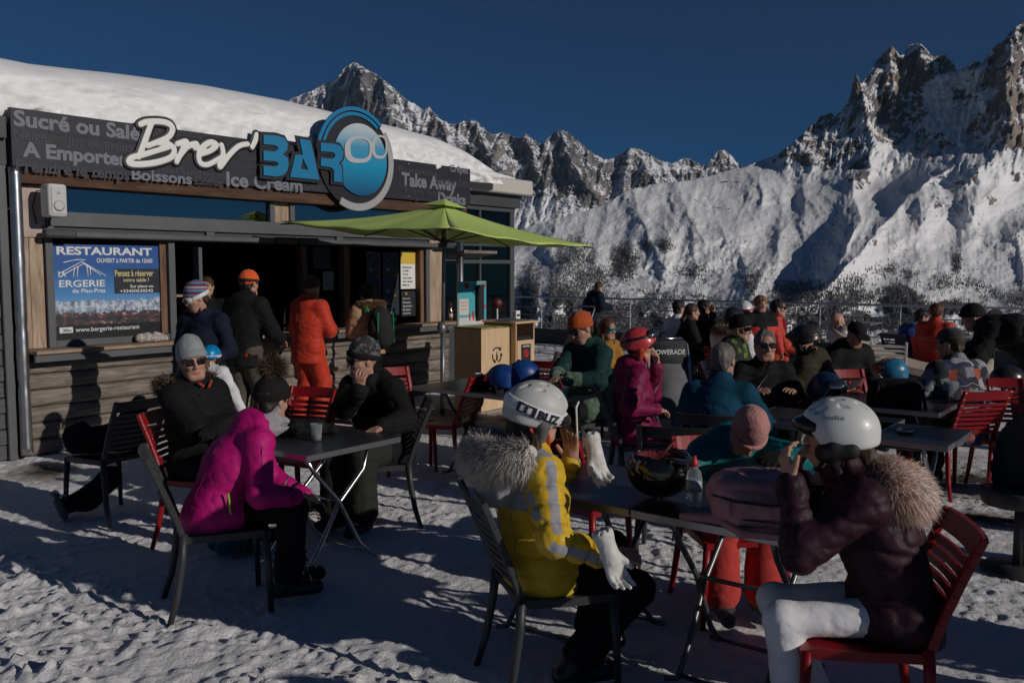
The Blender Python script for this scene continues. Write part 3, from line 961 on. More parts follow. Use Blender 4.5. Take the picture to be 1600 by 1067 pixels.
# header: steel band, slot, soffit, clerestory
mb = MB()
mb.bb(L(0.3, -0.1, 2.04), L(5.9, 0.02, 2.1), 0.004).bb(L(0.3, -0.1, 2.15), L(5.9, 0.02, 2.29), 0.004)
for t in (0.32, 2.05, 3.9, 5.86):
    mb.bb(L(t - 0.05, -0.1, 2.101), L(t + 0.05, 0.016, 2.149), 0.002)
mb.build("header_band", STEEL, hut)
MB().bb(L(0.3, -0.1, 2.1), L(5.9, -0.02, 2.15)).build("header_slot", STEEL_DK, hut)
MB().bb(L(0.0, -0.15, 2.525), L(6.25, 0.1, 2.66), 0.004).build("soffit_beam", WOOD_BROWN, hut)
for a, b_ in ((0.36, 2.86), (3.22, 5.85)):
    MB().bb(L(a, -0.06, 2.291), L(b_, -0.045, 2.524)).build("clerestory_window", GLASS_BLUE, hut)
for a, b_ in ((2.862, 2.93), (3.15, 3.218), (0.3, 0.358)):
    MB().bb(L(a, -0.1, 2.291), L(b_, 0.0, 2.524), 0.003).build("clerestory_post", STEEL, hut)
MB().bb(L(2.93, -0.09, 2.291), L(3.15, -0.03, 2.524)).build("clerestory_plank", WOOD_V, hut)
MB().bb(L(0.0, -0.05, 2.04), L(0.3, 0.0, 2.52), 0.004).build("corner_wall", mat("pinkish_render", (0.42, 0.33, 0.29), 0.8, 0, 0.3, 20, 0.2, 5), hut)
# folded awnings under the header, with dark arm ends
for a, b_ in ((0.42, 2.96), (3.35, 5.75)):
    aw = hutthing("folded_awning", "grey folded awning bar over the poster window" if a < 1 else "grey folded awning bar over the menu boards", "awning", a, 0.02, 2.045)
    MB().box((0.5 * (b_ - a), -0.05, 0.03), (b_ - a, 0.08, 0.06), None, 0.01).build("cassette", STEEL, aw)
    for x in (-0.05, b_ - a + 0.02):
        MB().box((x, -0.1, 0.03), (0.3, 0.1, 0.08), None, 0.025, 2).build("arm_end", STEEL_DK, aw)
# roof body and the annex
MB().bb(L(-5, -6, 2.68), L(6.3, 0.06, 3.05)).build("roof", STEEL_DK, hut)
for lo, hi in (((-5.0, -6, 0), (-4.9, -0.06, 2.66)), ((-4.88, -6, 0.0), (5.83, -5.9, 2.66)), ((5.84, -5.9, 0.0), (5.94, -0.07, 2.66))):
    MB().bb(L(*lo), L(*hi)).build("side_wall", MATS["grey_cladding"], hut)
mb = MB()
pv = []
for k in range(41):
    a = k / 40
    z = 2.6 * (1 - a)
    r = 0.052 + (0.004 if k % 13 == 0 else 0) - (0.007 if k in (22, 30) else 0)
    pv.append((r, 2.66 - 2.62 * a))
mb.lathe(pv, 16, L(0.0, 0.1, 0))
mb.build("drainpipe", ZINC, hut)
MB().lathe([(0.05, 0.02), (0.05, 1.3), (0.056, 1.31), (0.056, 1.36), (0.05, 1.37), (0.05, 2.66)], 16, L(6.07, 0.12, 0)).build("drainpipe", ZINC, hut)
annex = hutthing("glazed_annex", "glass walled restaurant annex with a cream roof edge", "building", 6.0, -0.35, 0)
A = lambda t, d, z: (t - 6.0, -d, z)
mb = MB()
fr = mat("annex_frame", (0.06, 0.067, 0.07), 0.45)
for (a, b_) in ((6.0, 6.07), (6.62, 6.66), (7.08, 7.12), (7.86, 7.97)):
    mb.bb(A(a, -0.08, 0.9), A(b_, 0.0, 2.72), 0.005)
for z0, z1 in ((0.86, 0.95), (1.83, 1.89), (2.1, 2.14), (2.66, 2.73)):
    mb.bb(A(5.95, -0.07, z0), A(7.97, 0.008, z1), 0.004)
for y in (1.4, 2.9):
    mb.bb(A(7.88, -y - 0.06, 0.9), A(7.96, -y, 2.72), 0.004)
for z0, z1 in ((0.86, 0.95), (1.83, 1.89), (2.66, 2.73)):
    mb.bb(A(7.885, -4.4, z0), A(7.965, -0.09, z1), 0.004)
mb.build("window_frame", fr, annex)
for (a, b_, z0, z1) in [(6.07, 6.62, 0.95, 1.83), (6.66, 7.08, 0.95, 1.83), (7.12, 7.86, 0.95, 1.83), (6.07, 6.62, 1.89, 2.1), (6.07, 6.62, 2.14, 2.66), (6.66, 7.08, 1.89, 2.1), (6.66, 7.08, 2.14, 2.66), (7.12, 7.86, 1.89, 2.1), (7.12, 7.86, 2.14, 2.66)]:
    MB().bb(A(a, -0.05, z0), A(b_, -0.038, z1)).build("window", GLASS, annex)
for (y0, y1) in ((-1.4, -0.09), (-2.9, -1.46), (-4.4, -2.96)):
    MB().bb(A(7.91, y0, 0.95), A(7.922, y1, 1.83)).bb(A(7.91, y0, 1.89), A(7.922, y1, 2.66)).build("window", GLASS, annex)
MB().bb(A(5.95, -0.07, 0), A(7.97, -0.001, 0.86)).bb(A(7.9, -4.4, 0), A(7.969, -0.072, 0.859)).build("base_wall", STEEL_DK, annex)
MB().bb(A(5.9, -4.5, 2.73), A(8.05, 0.06, 2.93)).build("roof_soffit", STEEL_DK, annex)
MB().box(A(7.0, -2.15, 3.05), (2.36, 4.75, 0.24), None, 0.02).build("roof_edge", CREAM, annex)
for k, (t, z) in enumerate([(6.5, 1.0), (7.0, 0.95), (7.4, 1.05)]):
    MB().bb(A(t, -1.5 - 0.4 * k, 0.0), A(t + 0.3, -1.2 - 0.4 * k, z), 0.02).build("inner_table", STEEL_DK, annex)
mb = MB()
mb.box((0.35, -0.2, 0.03), (0.75, 0.42, 0.045), Matrix.Rotation(R(-9), 3, 'X'), 0.004)
mb.build("side_canopy", WOOD_LOG, hut).location = L(5.97, -0.1, 1.93)
# ---- snow on the roofs
def roof_snow(name, t0, t1, prof, label, dmax, seed, zb, chunk):
    nt_, ns = int((t1 - t0) / 0.03), 130
    T_, S_ = np.meshgrid(np.linspace(t0, t1, nt_), np.linspace(0, 1, ns), indexing='ij')
    top = interp(T_, prof)
    th = np.clip(top - zb, 0.02, None)
    # profile: up the ragged front face, round the lip, back over the roof
    a = np.clip(S_ / 0.55, 0, 1)
    b_ = np.clip((S_ - 0.55) / 0.45, 0, 1)
    ang = a * math.pi / 2
    d = dmax - 1.35 * np.minimum(1, th) * (1 - np.cos(ang)) - 4.4 * b_ * b_
    z = zb + th * np.sin(ang) ** 0.8 - 0.25 * b_ * th
    face = np.clip(1.25 - a * 2.2, 0, 1)
    n1 = fbm(T_ * 2.2 + seed, z * 4.0, S_ * 3.0 + seed, 4)
    n2 = ridged(T_ * 5 + seed, z * 9, S_ * 6, 4)
    q = chunk * face * ((n1 - 0.5) * 0.34 + (n2 - 0.6) * 0.13 + 0.045 * (ridged(T_ * 13, z * 17, S_ * 9 + seed, 3) - 0.6)) + 0.02 * (n1 - 0.5)
    d = d + q
    z = z + 0.03 * (fbm(T_ * 0.8 + seed, S_ * 4, 1.0, 3) - 0.5) * a + face * 0.05 * (vnoise(T_ * 7, z * 7, z * 0 + seed) - 0.5) * (S_ > 0.01)
    V = np.stack([T_, -d, z], -1)
    ii = np.arange(T_.size).reshape(T_.shape)
    F = np.stack([ii[:-1, :-1], ii[1:, :-1], ii[1:, 1:], ii[:-1, 1:]], -1).reshape(-1, 4)
    o = obj_np(name, V.reshape(-1, 3), F, mat("fresh_snow", (0.8, 0.8, 0.81), 0.7, 0, 0.35, 22, 0.03, 5, 0.25), None, True)
    o.location = FP(0, 0, 0)
    o.rotation_euler = (0, 0, FROT)
    return tag(o, label, "snow", kind="stuff")
roof_snow("roof_snow", -5.0, 7.15, [(-5, 4.05), (-2, 3.9), (0.5, 3.79), (1.5, 3.87), (2.54, 3.93), (3.6, 3.93), (4.7, 3.86), (5.6, 3.8), (6.2, 3.74), (6.6, 3.62), (6.95, 3.4), (7.15, 3.1)], "deep smooth snow lying on the hut roof behind the sign", 0.04, 3.0, 3.02, 1.0)
roof_snow("annex_snow", 5.9, 8.2, [(5.9, 3.36), (7.4, 3.33), (7.9, 3.27), (8.12, 3.2), (8.2, 3.12)], "thin lip of snow along the cream annex roof edge", -0.3, 9.0, 3.1, 0.5)

# ---- the sign board with its words
sign = hutthing("sign_board", "long slate sign board covered with printed words over the counter", "sign", 0, 0.15, 0)
S_ = lambda t, d, z: (t, -(d - 0.15), z)
MB().bb(S_(-0.04, 0.1, 2.665), S_(6.27, 0.15, 3.18), 0.003).build("panel", BOARD, sign)
for t in (0.5, 1.4, 2.4, 3.2, 5.0, 5.9):
    for z in (2.71, 3.14):
        MB().lathe([(0.012, 0), (0.008, 0.006), (0, 0.008)], 8, S_(t, 0.15, z), Matrix.Rotation(R(90), 4, 'X')).build("bolt", CHROME, sign)
def word(txt, xl, yt, yb, xr, m, bold=0.03, ex=0.0):
    t0, z1 = FX(xl, yt, 0.15)
    _, z0 = FX(xl, yb, 0.15)
    t1, _ = FX(xr, yt, 0.15)
    nm = "printed_word"
    lettering(txt, t0, t1, z0, z1, -0.001 - ex, m, sign, bold, nm, 0.004)
for a in [("Sucré ou Salé", 20, 171, 197, 217, W_BRIGHT, 0.035), ("A Emporter", 34, 221, 252, 198, W_BRIGHT, 0.04), ("Boissons", 205, 263, 281, 299, W_BRIGHT, 0.03), ("Ice Cream", 353, 268, 291, 472, W_BRIGHT, 0.035), ("Take Away", 627, 269, 297, 713, W_BRIGHT, 0.04), ("Drinks", 684, 300, 318, 727, W_BRIGHT, 0.04), ("Crêpes", 703, 257, 272, 731, W_BRIGHT, 0.02),
          ("Neige", 20, 201, 222, 72, W_DIM, 0.03), ("Jus de Fruits", 103, 214, 232, 207, W_DIM, 0.03), ("Prendre le temps", 24, 249, 273, 201, W_DIM, 0.03), ("Coffee", 303, 275, 288, 348, W_DIM, 0.02), ("Détente", 475, 282, 297, 520, W_DIM, 0.02), ("Soleil", 243, 258, 270, 276, W_DIM, 0.02), ("Sandwichs", 281, 262, 274, 352, W_DIM, 0.02), ("Snow", 372, 238, 250, 402, W_DIM, 0.02), ("Chocolat", 362, 253, 261, 402, W_DIM, 0.02), ("Transats", 358, 262, 269, 400, W_DIM, 0.01), ("Boissons", 622, 259, 269, 683, W_DIM, 0.02), ("Sandwiches", 680, 275, 288, 731, W_DIM, 0.02), ("Entre amis", 632, 293, 301, 690, W_DIM, 0.01),
          ("Sucré", 75, 203, 210, 102, W_FAINT, 0.02), ("Douceurs", 108, 206, 213, 150, W_FAINT, 0.02), ("Gourmandises", 155, 211, 219, 212, W_FAINT, 0.02), ("Thé", 84, 218, 226, 98, W_FAINT, 0.02), ("Neige", 285, 213, 221, 320, W_FAINT, 0.02), ("Terrasse", 325, 219, 228, 390, W_FAINT, 0.02), ("Ski", 622, 283, 293, 640, W_FAINT, 0.02), ("Repos", 628, 305, 313, 675, W_FAINT, 0.02), ("Sourire", 660, 255, 262, 698, W_FAINT, 0.01), ("Apéro", 440, 293, 299, 470, W_FAINT, 0.01), ("Pause", 480, 274, 281, 505, W_FAINT, 0.01)]:
    word(*a)
# ---- the raised logo: script word, block word, round badge with goggles
logo = hutthing("sign_logo", "raised white and blue lettered logo with a round goggles badge on the slate board", "sign", 0, 0.168, 0)
def z4(x, y, ox=0):
    return FX(ox + x / 4.0, 80 + y / 4.0, 0.2)
strokes = [[(885, 458), (925, 442), (1005, 440), (1065, 455), (1086, 490), (1062, 535), (1000, 565), (930, 592)],
           [(985, 572), (1060, 580), (1096, 615), (1078, 662), (1000, 692), (910, 706), (835, 706), (812, 690), (835, 664), (900, 648), (985, 622), (1060, 600)],
           [(955, 448), (928, 520), (900, 595), (874, 662)],
           [(1116, 580), (1172, 566), (1150, 615), (1112, 692)], [(1136, 648), (1180, 596), (1236, 580), (1226, 606)],
           [(1254, 646), (1322, 622), (1360, 588), (1326, 570), (1276, 598), (1250, 650), (1262, 700), (1310, 708), (1384, 668)],
           [(1392, 586), (1402, 640), (1382, 722), (1440, 650), (1500, 594), (1556, 580)]]
apos = [[(1612, 520), (1604, 556), (1584, 600)]]
def stroke_prims(lines, r, d0, d1, taper=1.0):
    pr = []
    for Ls in lines:
        # smooth the polyline
        P_ = [np.array(z4(*p)) for p in Ls]
        Q = []
        for i in range(len(P_) - 1):
            p0, p1, p2, p3 = P_[max(i - 1, 0)], P_[i], P_[i + 1], P_[min(i + 2, len(P_) - 1)]
            for k in range(5):
                u = k / 5
                Q.append(0.5 * ((2 * p1) + (-p0 + p2) * u + (2 * p0 - 5 * p1 + 4 * p2 - p3) * u * u + (-p0 + 3 * p1 - 3 * p2 + p3) * u ** 3))
        Q.append(P_[-1])
        n = len(Q)
        for i in range(n - 1):
            w = 1.0 - 0.25 * abs(i / n - 0.4)
            pr.append(rc((Q[i][0], 0, Q[i][1]), (Q[i + 1][0], 0, Q[i + 1][1]), r * w, r * w, 0.004))
    pr += [cut((0, -d1, 0), (0, -1, 0)), cut((0, -d0, 0), (0, 1, 0))]
    return pr
sdf_obj("script_word", stroke_prims(strokes + apos, 0.034, 0.0, 0.018), WHITE, logo, 0.0075)
sdf_obj("script_outline", stroke_prims(strokes + apos, 0.06, -0.014, 0.004), mat("sign_black", (0.007, 0.008, 0.013), 0.5), logo, 0.0085)
LB = [[(38, 525), (120, 530), (168, 545), (190, 585), (184, 622), (158, 647), (188, 668), (195, 712), (184, 752), (158, 778), (115, 786), (38, 777), (38, 716), (110, 724), (130, 712), (128, 697), (105, 690), (38, 684), (38, 622), (105, 630), (126, 618), (128, 602), (108, 590), (38, 583)]]
LA = [[(262, 550), (331, 561), (386, 806), (203, 788), (237, 648), (284, 651)], [(284, 672), (270, 738), (318, 744)]]
LR = [[(395, 575), (470, 580), (515, 592), (538, 630), (532, 672), (508, 700), (526, 722), (530, 822), (478, 816), (478, 748), (460, 728), (395, 718), (396, 668), (468, 676), (486, 660), (482, 640), (462, 632), (395, 628)]]
for nm, lp in (("block_letter", LB), ("block_letter", LA), ("block_letter", LR)):
    loops = [[z4(x, y, 400) for x, y in q] for q in lp]
    MX = Matrix(((1, 0, 0, 0), (0, 0, -1, 0), (0, 1, 0, 0), (0, 0, 0, 1)))
    MB().mesh(shape_mesh(loops, 0.009, 0.0), Matrix.Translation((0, -0.052, 0)) @ MX).build(nm, CYAN, logo)
    MB().mesh(shape_mesh(loops[:1], 0.008, 0.036), Matrix.Translation((0, -0.034, 0)) @ MX).build("letter_outline", MATS["sign_black"], logo)
bc = FX(558, 249, 0.2)
bi = FX(564, 250, 0.2)
def arc(c, r0, r1, a0, a1, n=48):
    o_ = [(c[0] + r1 * math.cos(R(a0 + (a1 - a0) * k / n)), c[1] + r1 * math.sin(R(a0 + (a1 - a0) * k / n))) for k in range(n + 1)]
    i_ = [(c[0] + r0 * math.cos(R(a0 + (a1 - a0) * k / n)), c[1] + r0 * math.sin(R(a0 + (a1 - a0) * k / n))) for k in range(n + 1)]
    return o_ + i_[::-1]
def circ(c, r, n=64):
    return [(c[0] + r * math.cos(2 * math.pi * k / n), c[1] + r * math.sin(2 * math.pi * k / n)) for k in range(n)]
def flat(loops, y, th, name, m, parent):
    return MB().mesh(shape_mesh(loops, th / 2), Matrix.Translation((0, y - th / 2, 0)) @ MX).build(name, m, parent)
flat([circ(bc, 0.6)], 0.03, 0.04, "badge_disc", MATS["sign_black"], logo)
flat([arc(bc, 0.545, 0.635, 37, -118)], -0.012, 0.02, "badge_ring", mat("badge_grey", (0.33, 0.33, 0.34), 0.5), logo)
flat([arc(bc, 0.592, 0.638, 47, 178)], -0.012, 0.02, "badge_arc", CYAN, logo)
flat([arc(bc, 0.53, 0.572, 50, 186)], -0.012, 0.02, "badge_arc", CYAN, logo)
m, nt, b = nodes_of("badge_print")
tc = nt.nodes.new("ShaderNodeTexCoord"); sp = nt.nodes.new("ShaderNodeSeparateXYZ")
nt.links.new(tc.outputs["Generated"], sp.inputs[0])
r1 = ramp(nt, [(0.0, (0.0, 0.06, 0.16)), (0.22, (0.0, 0.15, 0.3)), (0.42, (0.0, 0.23, 0.42)), (0.68, (0.05, 0.26, 0.44)), (0.84, (0.3, 0.42, 0.5)), (1.0, (0.5, 0.52, 0.54))])
nt.links.new(sp.outputs["Z"], r1.inputs["Fac"]); nt.links.new(r1.outputs["Color"], b.inputs["Base Color"])
b.inputs["Roughness"].default_value = 0.4
flat([circ(bi, 0.445)], -0.014, 0.02, "badge_face", m, logo)
def rsq(cx, cy, rx, ry, p=3.2, n=36, sk=0.0):
    o_ = []
    for k in range(n):
        a = 2 * math.pi * k / n
        c_, s_ = math.cos(a), math.sin(a)
        f = (abs(c_) ** p + abs(s_) ** p) ** (-1 / p)
        o_.append(z4(cx + rx * c_ * f + sk * s_ * f * ry, cy + ry * s_ * f, 400))
    return o_
GOG = mat("badge_goggle_frame", (0.42, 0.43, 0.45), 0.5)
flat([rsq(636, 618, 86, 82, 2.8), rsq(646, 612, 60, 62, 2.8)], -0.036, 0.01, "badge_goggle", GOG, logo)
flat([rsq(768, 600, 48, 74, 2.8), rsq(772, 598, 34, 58, 2.8)], -0.036, 0.01, "badge_goggle", GOG, logo)
flat([[z4(x, y, 400) for x, y in [(712, 570), (730, 562), (736, 580), (716, 590)]]], -0.0365, 0.01, "badge_goggle", GOG, logo)

# ---- poster in the left window
post = hutthing("poster", "blue restaurant poster with mountains and phone number in the left window", "poster", 0, -0.055, 0)
pz0, pz1 = 1.072, 1.985
m, nt, b = nodes_of("poster_print")
tc = nt.nodes.new("ShaderNodeTexCoord"); sp = nt.nodes.new("ShaderNodeSeparateXYZ")
nt.links.new(tc.outputs["Generated"], sp.inputs[0])
def _noise(scale, sx=1.0):
    mp = nt.nodes.new("ShaderNodeMapping"); mp.inputs["Scale"].default_value = (1.3 * sx, 1, 1.0)
    n = nt.nodes.new("ShaderNodeTexNoise"); n.inputs["Scale"].default_value = scale; n.inputs["Detail"].default_value = 9; n.inputs["Roughness"].default_value = 0.68
    nt.links.new(tc.outputs["Generated"], mp.inputs["Vector"]); nt.links.new(mp.outputs[0], n.inputs["Vector"])
    return n.outputs["Fac"]
def _m(op, x, y):
    k = nt.nodes.new("ShaderNodeMath"); k.operation = op
    for i, v in enumerate((x, y)):
        if isinstance(v, (int, float)): k.inputs[i].default_value = v
        else: nt.links.new(v, k.inputs[i])
    return k.outputs[0]
def _mix(f, a_, b_):
    k = nt.nodes.new("ShaderNodeMix"); k.data_type = 'RGBA'
    nt.links.new(f, k.inputs[0])
    for i, v in ((6, a_), (7, b_)): nt.links.new(v, k.inputs[i])
    return k.outputs[2]
Zp = sp.outputs["Z"]
sky_ = ramp(nt, [(0.3, (0.16, 0.33, 0.55)), (0.5, (0.05, 0.2, 0.46)), (0.75, (0.02, 0.09, 0.3)), (1.0, (0.02, 0.075, 0.27))])
nt.links.new(Zp, sky_.inputs["Fac"])
mt_ = ramp(nt, [(0.36, (0.06, 0.09, 0.14)), (0.47, (0.22, 0.28, 0.37)), (0.56, (0.5, 0.55, 0.62))])
nt.links.new(_noise(16), mt_.inputs["Fac"])
cr_ = ramp(nt, [(0.36, (0.015, 0.018, 0.022)), (0.5, (0.04, 0.045, 0.05)), (0.58, (0.18, 0.05, 0.05)), (0.64, (0.4, 0.36, 0.38))])
nt.links.new(_noise(22, 0.45), cr_.inputs["Fac"])
bk_ = nt.nodes.new("ShaderNodeRGB"); bk_.outputs[0].default_value = (0.012, 0.012, 0.015, 1)
c1 = _mix(_m('LESS_THAN', _m('ADD', Zp, _m('MULTIPLY', _m('SUBTRACT', _noise(5), 0.5), 0.22)), 0.4), sky_.outputs["Color"], mt_.outputs["Color"])
c2 = _mix(_m('LESS_THAN', _m('ADD', Zp, _m('MULTIPLY', _m('SUBTRACT', _noise(12), 0.5), 0.2)), 0.27), c1, cr_.outputs["Color"])
c3 = _mix(_m('LESS_THAN', Zp, 0.14), c2, bk_.outputs[0])
nt.links.new(c3, b.inputs["Base Color"])
b.inputs["Roughness"].default_value = 0.35
MB().bb((0.36, 0.0, pz0), (1.47, 0.012, pz1)).build("printed_sheet", m, post)
def pw(txt, xl, yt, yb, xr, m_, bold=0.02, y=-0.001):
    t0, z1 = FX(xl, yt, -0.05); _, z0 = FX(xl, yb, -0.05); t1, _ = FX(xr, yt, -0.05)
    lettering(txt, max(t0, 0.362), t1, z0, z1, y, m_, post, bold, "printed_word", 0.003)
PWH = mat("poster_white", (0.62, 0.63, 0.64), 0.4)
PYE = mat("poster_cream", (0.62, 0.55, 0.3), 0.4)
MB().bb((FX(178, 420, -0.05)[0], -0.004, FX(178, 459, -0.05)[1]), (1.468, 0.001, FX(178, 420, -0.05)[1])).build("booking_panel", mat("poster_navy", (0.015, 0.02, 0.03), 0.4), post)
pw("RESTAURANT", 88, 385, 398, 237, PWH, 0.03)
pw("OUVERT à PARTIR de 12h00", 151, 403.5, 410.5, 238, PWH, 0.02)
pw("LA", 91, 424, 433, 103, PWH, 0.02)
pw("ERGERIE", 92, 438, 449, 164, PWH, 0.02)
pw("de Plan-Praz", 113, 451.5, 458, 165, PWH, 0.02)
pw("Pensez à réserver", 179, 422, 432, 239, PYE, 0.01, -0.006)
pw("votre table !", 192, 434.5, 440.5, 232, PYE, 0.01, -0.006)
pw("Sur place ou", 203, 445, 451, 239, PWH, 0.02, -0.006)
pw("+33450530542", 187, 452.5, 457.5, 239, PWH, 0.02, -0.006)
pw("www.bergerie-restaurant", 118, 512, 521, 218, PWH, 0.01)
MB().bb((FX(93, 512, -0.05)[0], -0.004, FX(93, 521, -0.05)[1]), (FX(114, 512, -0.05)[0], 0.001, FX(93, 512, -0.05)[1])).build("distance_tag", PWH, post)
pw("30m", 98, 514, 519, 111, mat("poster_ink", (0.1, 0.1, 0.12), 0.5), 0.01, -0.006)
lines = [[(92, 428), (128, 409), (166, 431)], [(98, 430), (131, 412), (158, 430)], [(100, 410), (118, 406), (134, 406)], [(117, 418), (115, 432)], [(122, 416), (121, 433)], [(136, 416), (138, 431)], [(141, 420), (142, 430)]]
pr = []
for Ls in lines:
    q = [FX(x, y, -0.05) for x, y in Ls]
    for i in range(len(q) - 1):
        pr.append(rc((q[i][0], 0, q[i][1]), (q[i + 1][0], 0, q[i + 1][1]), 0.007, 0.005, 0.001))
q = [FX(x, y, -0.05) for x, y in [(192, 443), (215, 440), (235, 441)]]
sdf_obj("drawn_chalet", pr + [cut((0, -0.004, 0), (0, -1, 0)), cut((0, 0.001, 0), (0, 1, 0))], PWH, post, 0.0035)
# ---- menu boards behind the counter
def board(name, label, px0, px1, y0, y1, d, mt, rows=None, cat="menu board"):
    t0, z1 = FX(px0, y0, d); t1, z0 = FX(px1, y1, d)
    z1 = min(z1, 2.03)
    b_ = hutthing(name, label, cat, t0, d, z0)
    MB().bb((0, 0, 0), (t1 - t0, 0.015, z1 - z0), 0.002).build("panel", mt, b_)
    return b_, t1 - t0, z1 - z0
MENU_BK = mat("menu_black", (0.014, 0.017, 0.024), 0.5)
MENU_Y = mat("menu_yellow", (0.62, 0.42, 0.05), 0.5)
def menu_rows(b_, w, h, rows, m_, x0=0.08, ztop=0.92, zbot=0.08, wd=0.6):
    for i, r_ in enumerate(rows):
        z = h * (ztop - (ztop - zbot) * (i + 1) / len(rows))
        hh = h * (ztop - zbot) / len(rows) * 0.55
        lettering(r_, w * x0, w * (x0 + wd * min(1, 0.3 + len(r_) / 16)), z, z + hh, -0.001, m_, b_, 0.02, "printed_line", 0.002)
b1, w, h = board("menu_board", "yellow topped drinks menu board in the sunlight by the right post", 626, 656, 392, 451, -0.12, WHITE)
MB().bb((0.002, -0.003, h * 0.66), (w - 0.002, -0.0005, h - 0.003)).build("yellow_header", MENU_Y, b1)
menu_rows(b1, w, h, ["Boissons", "Café", "Thé", "Chocolat", "Vin chaud", "Bière"], mat("menu_ink", (0.06, 0.06, 0.07), 0.6), ztop=0.64)
b2, w, h = board("menu_board", "small black food menu board below the yellow one", 627, 656, 455, 493, -0.12, MENU_BK)
menu_rows(b2, w, h, ["Burger", "Panini", "Sandwich", "Frites", "Quiche"], mat("menu_chalk", (0.5, 0.5, 0.5), 0.6), ztop=0.8)
MB().lathe([(0.0, 0.0), (0.035, 0.001), (0.0, 0.006)], 14, (w * 0.25, -0.001, h * 0.88), Matrix.Rotation(R(90), 4, 'X')).build("food_picture", mat("bun_orange", (0.45, 0.22, 0.06), 0.6), b2)
for px0, px1, lab in ((572, 596, "dark menu board with small round pictures nearest the hatch"), (598, 624, "dark menu board with small round pictures beside the yellow menu")):
    b3, w, h = board("menu_board", lab, px0, px1, 394, 492, -0.12, MENU_BK)
    random.seed(px0)
    pm = [mat("dot_blue", (0.02, 0.1, 0.25), .5), mat("dot_red", (0.2, 0.02, 0.03), .5), mat("dot_white", (0.22, 0.24, 0.26), .5), mat("dot_ochre", (0.22, 0.13, 0.03), .5)]
    for i in range(9):
        MB().lathe([(0.0, 0.0), (0.03 + 0.012 * random.random(), 0.001), (0.0, 0.005)], 12, (w * (0.28 + 0.45 * (i % 2)), -0.001, h * (0.9 - 0.085 * i)), Matrix.Rotation(R(90), 4, 'X')).build("food_picture", pm[i % 4], b3)
    menu_rows(b3, w, h, ["Crêpe", "Gaufre", "Sucre", "Nutella"], pm[2], ztop=0.3, zbot=0.03)
b4, w, h = board("paper_notice", "pale price notice pinned inside the dark hatch", 505, 522, 424, 453, -0.28, mat("notice_paper", (0.3, 0.31, 0.33), 0.7), cat="notice")
b5, w, h = board("paper_notice", "dim tall notice pinned higher inside the dark hatch", 489, 518, 386, 420, -0.28, mat("notice_dim", (0.06, 0.065, 0.075), 0.7), cat="notice")
# ---- wall speaker
spk = hutthing("wall_speaker", "white loudspeaker box hung on the hut corner under the sign", "speaker", 0.27, 0.24, 2.22)
MB().box((0, 0, 0.15), (0.17, 0.18, 0.3), None, 0.03, 3).build("cabinet", mat("speaker_white", (0.62, 0.61, 0.6), 0.45), spk, True)
MB().box((0, -0.088, 0.15), (0.13, 0.02, 0.25), None, 0.009, 2).lathe([(0.045, 0), (0.05, 0.004), (0.03, 0.007), (0, 0.004)], 20, (0, -0.098, 0.1), Matrix.Rotation(R(90), 4, 'X')).lathe([(0.014, 0), (0.016, 0.003), (0, 0.004)], 14, (0, -0.098, 0.22), Matrix.Rotation(R(90), 4, 'X')).build("grille", mat("speaker_grille", (0.5, 0.49, 0.48), 0.6), spk)
MB().tube([(0.0, 0.06, 0.02), (0.02, 0.15, -0.04), (0.05, 0.2, -0.06)], 0.012).tube([(-0.02, 0.09, 0.25), (-0.09, 0.13, 0.24), (-0.1, 0.2, 0.1), (-0.06, 0.22, -0.06)], 0.006).build("bracket", BLACK, spk)
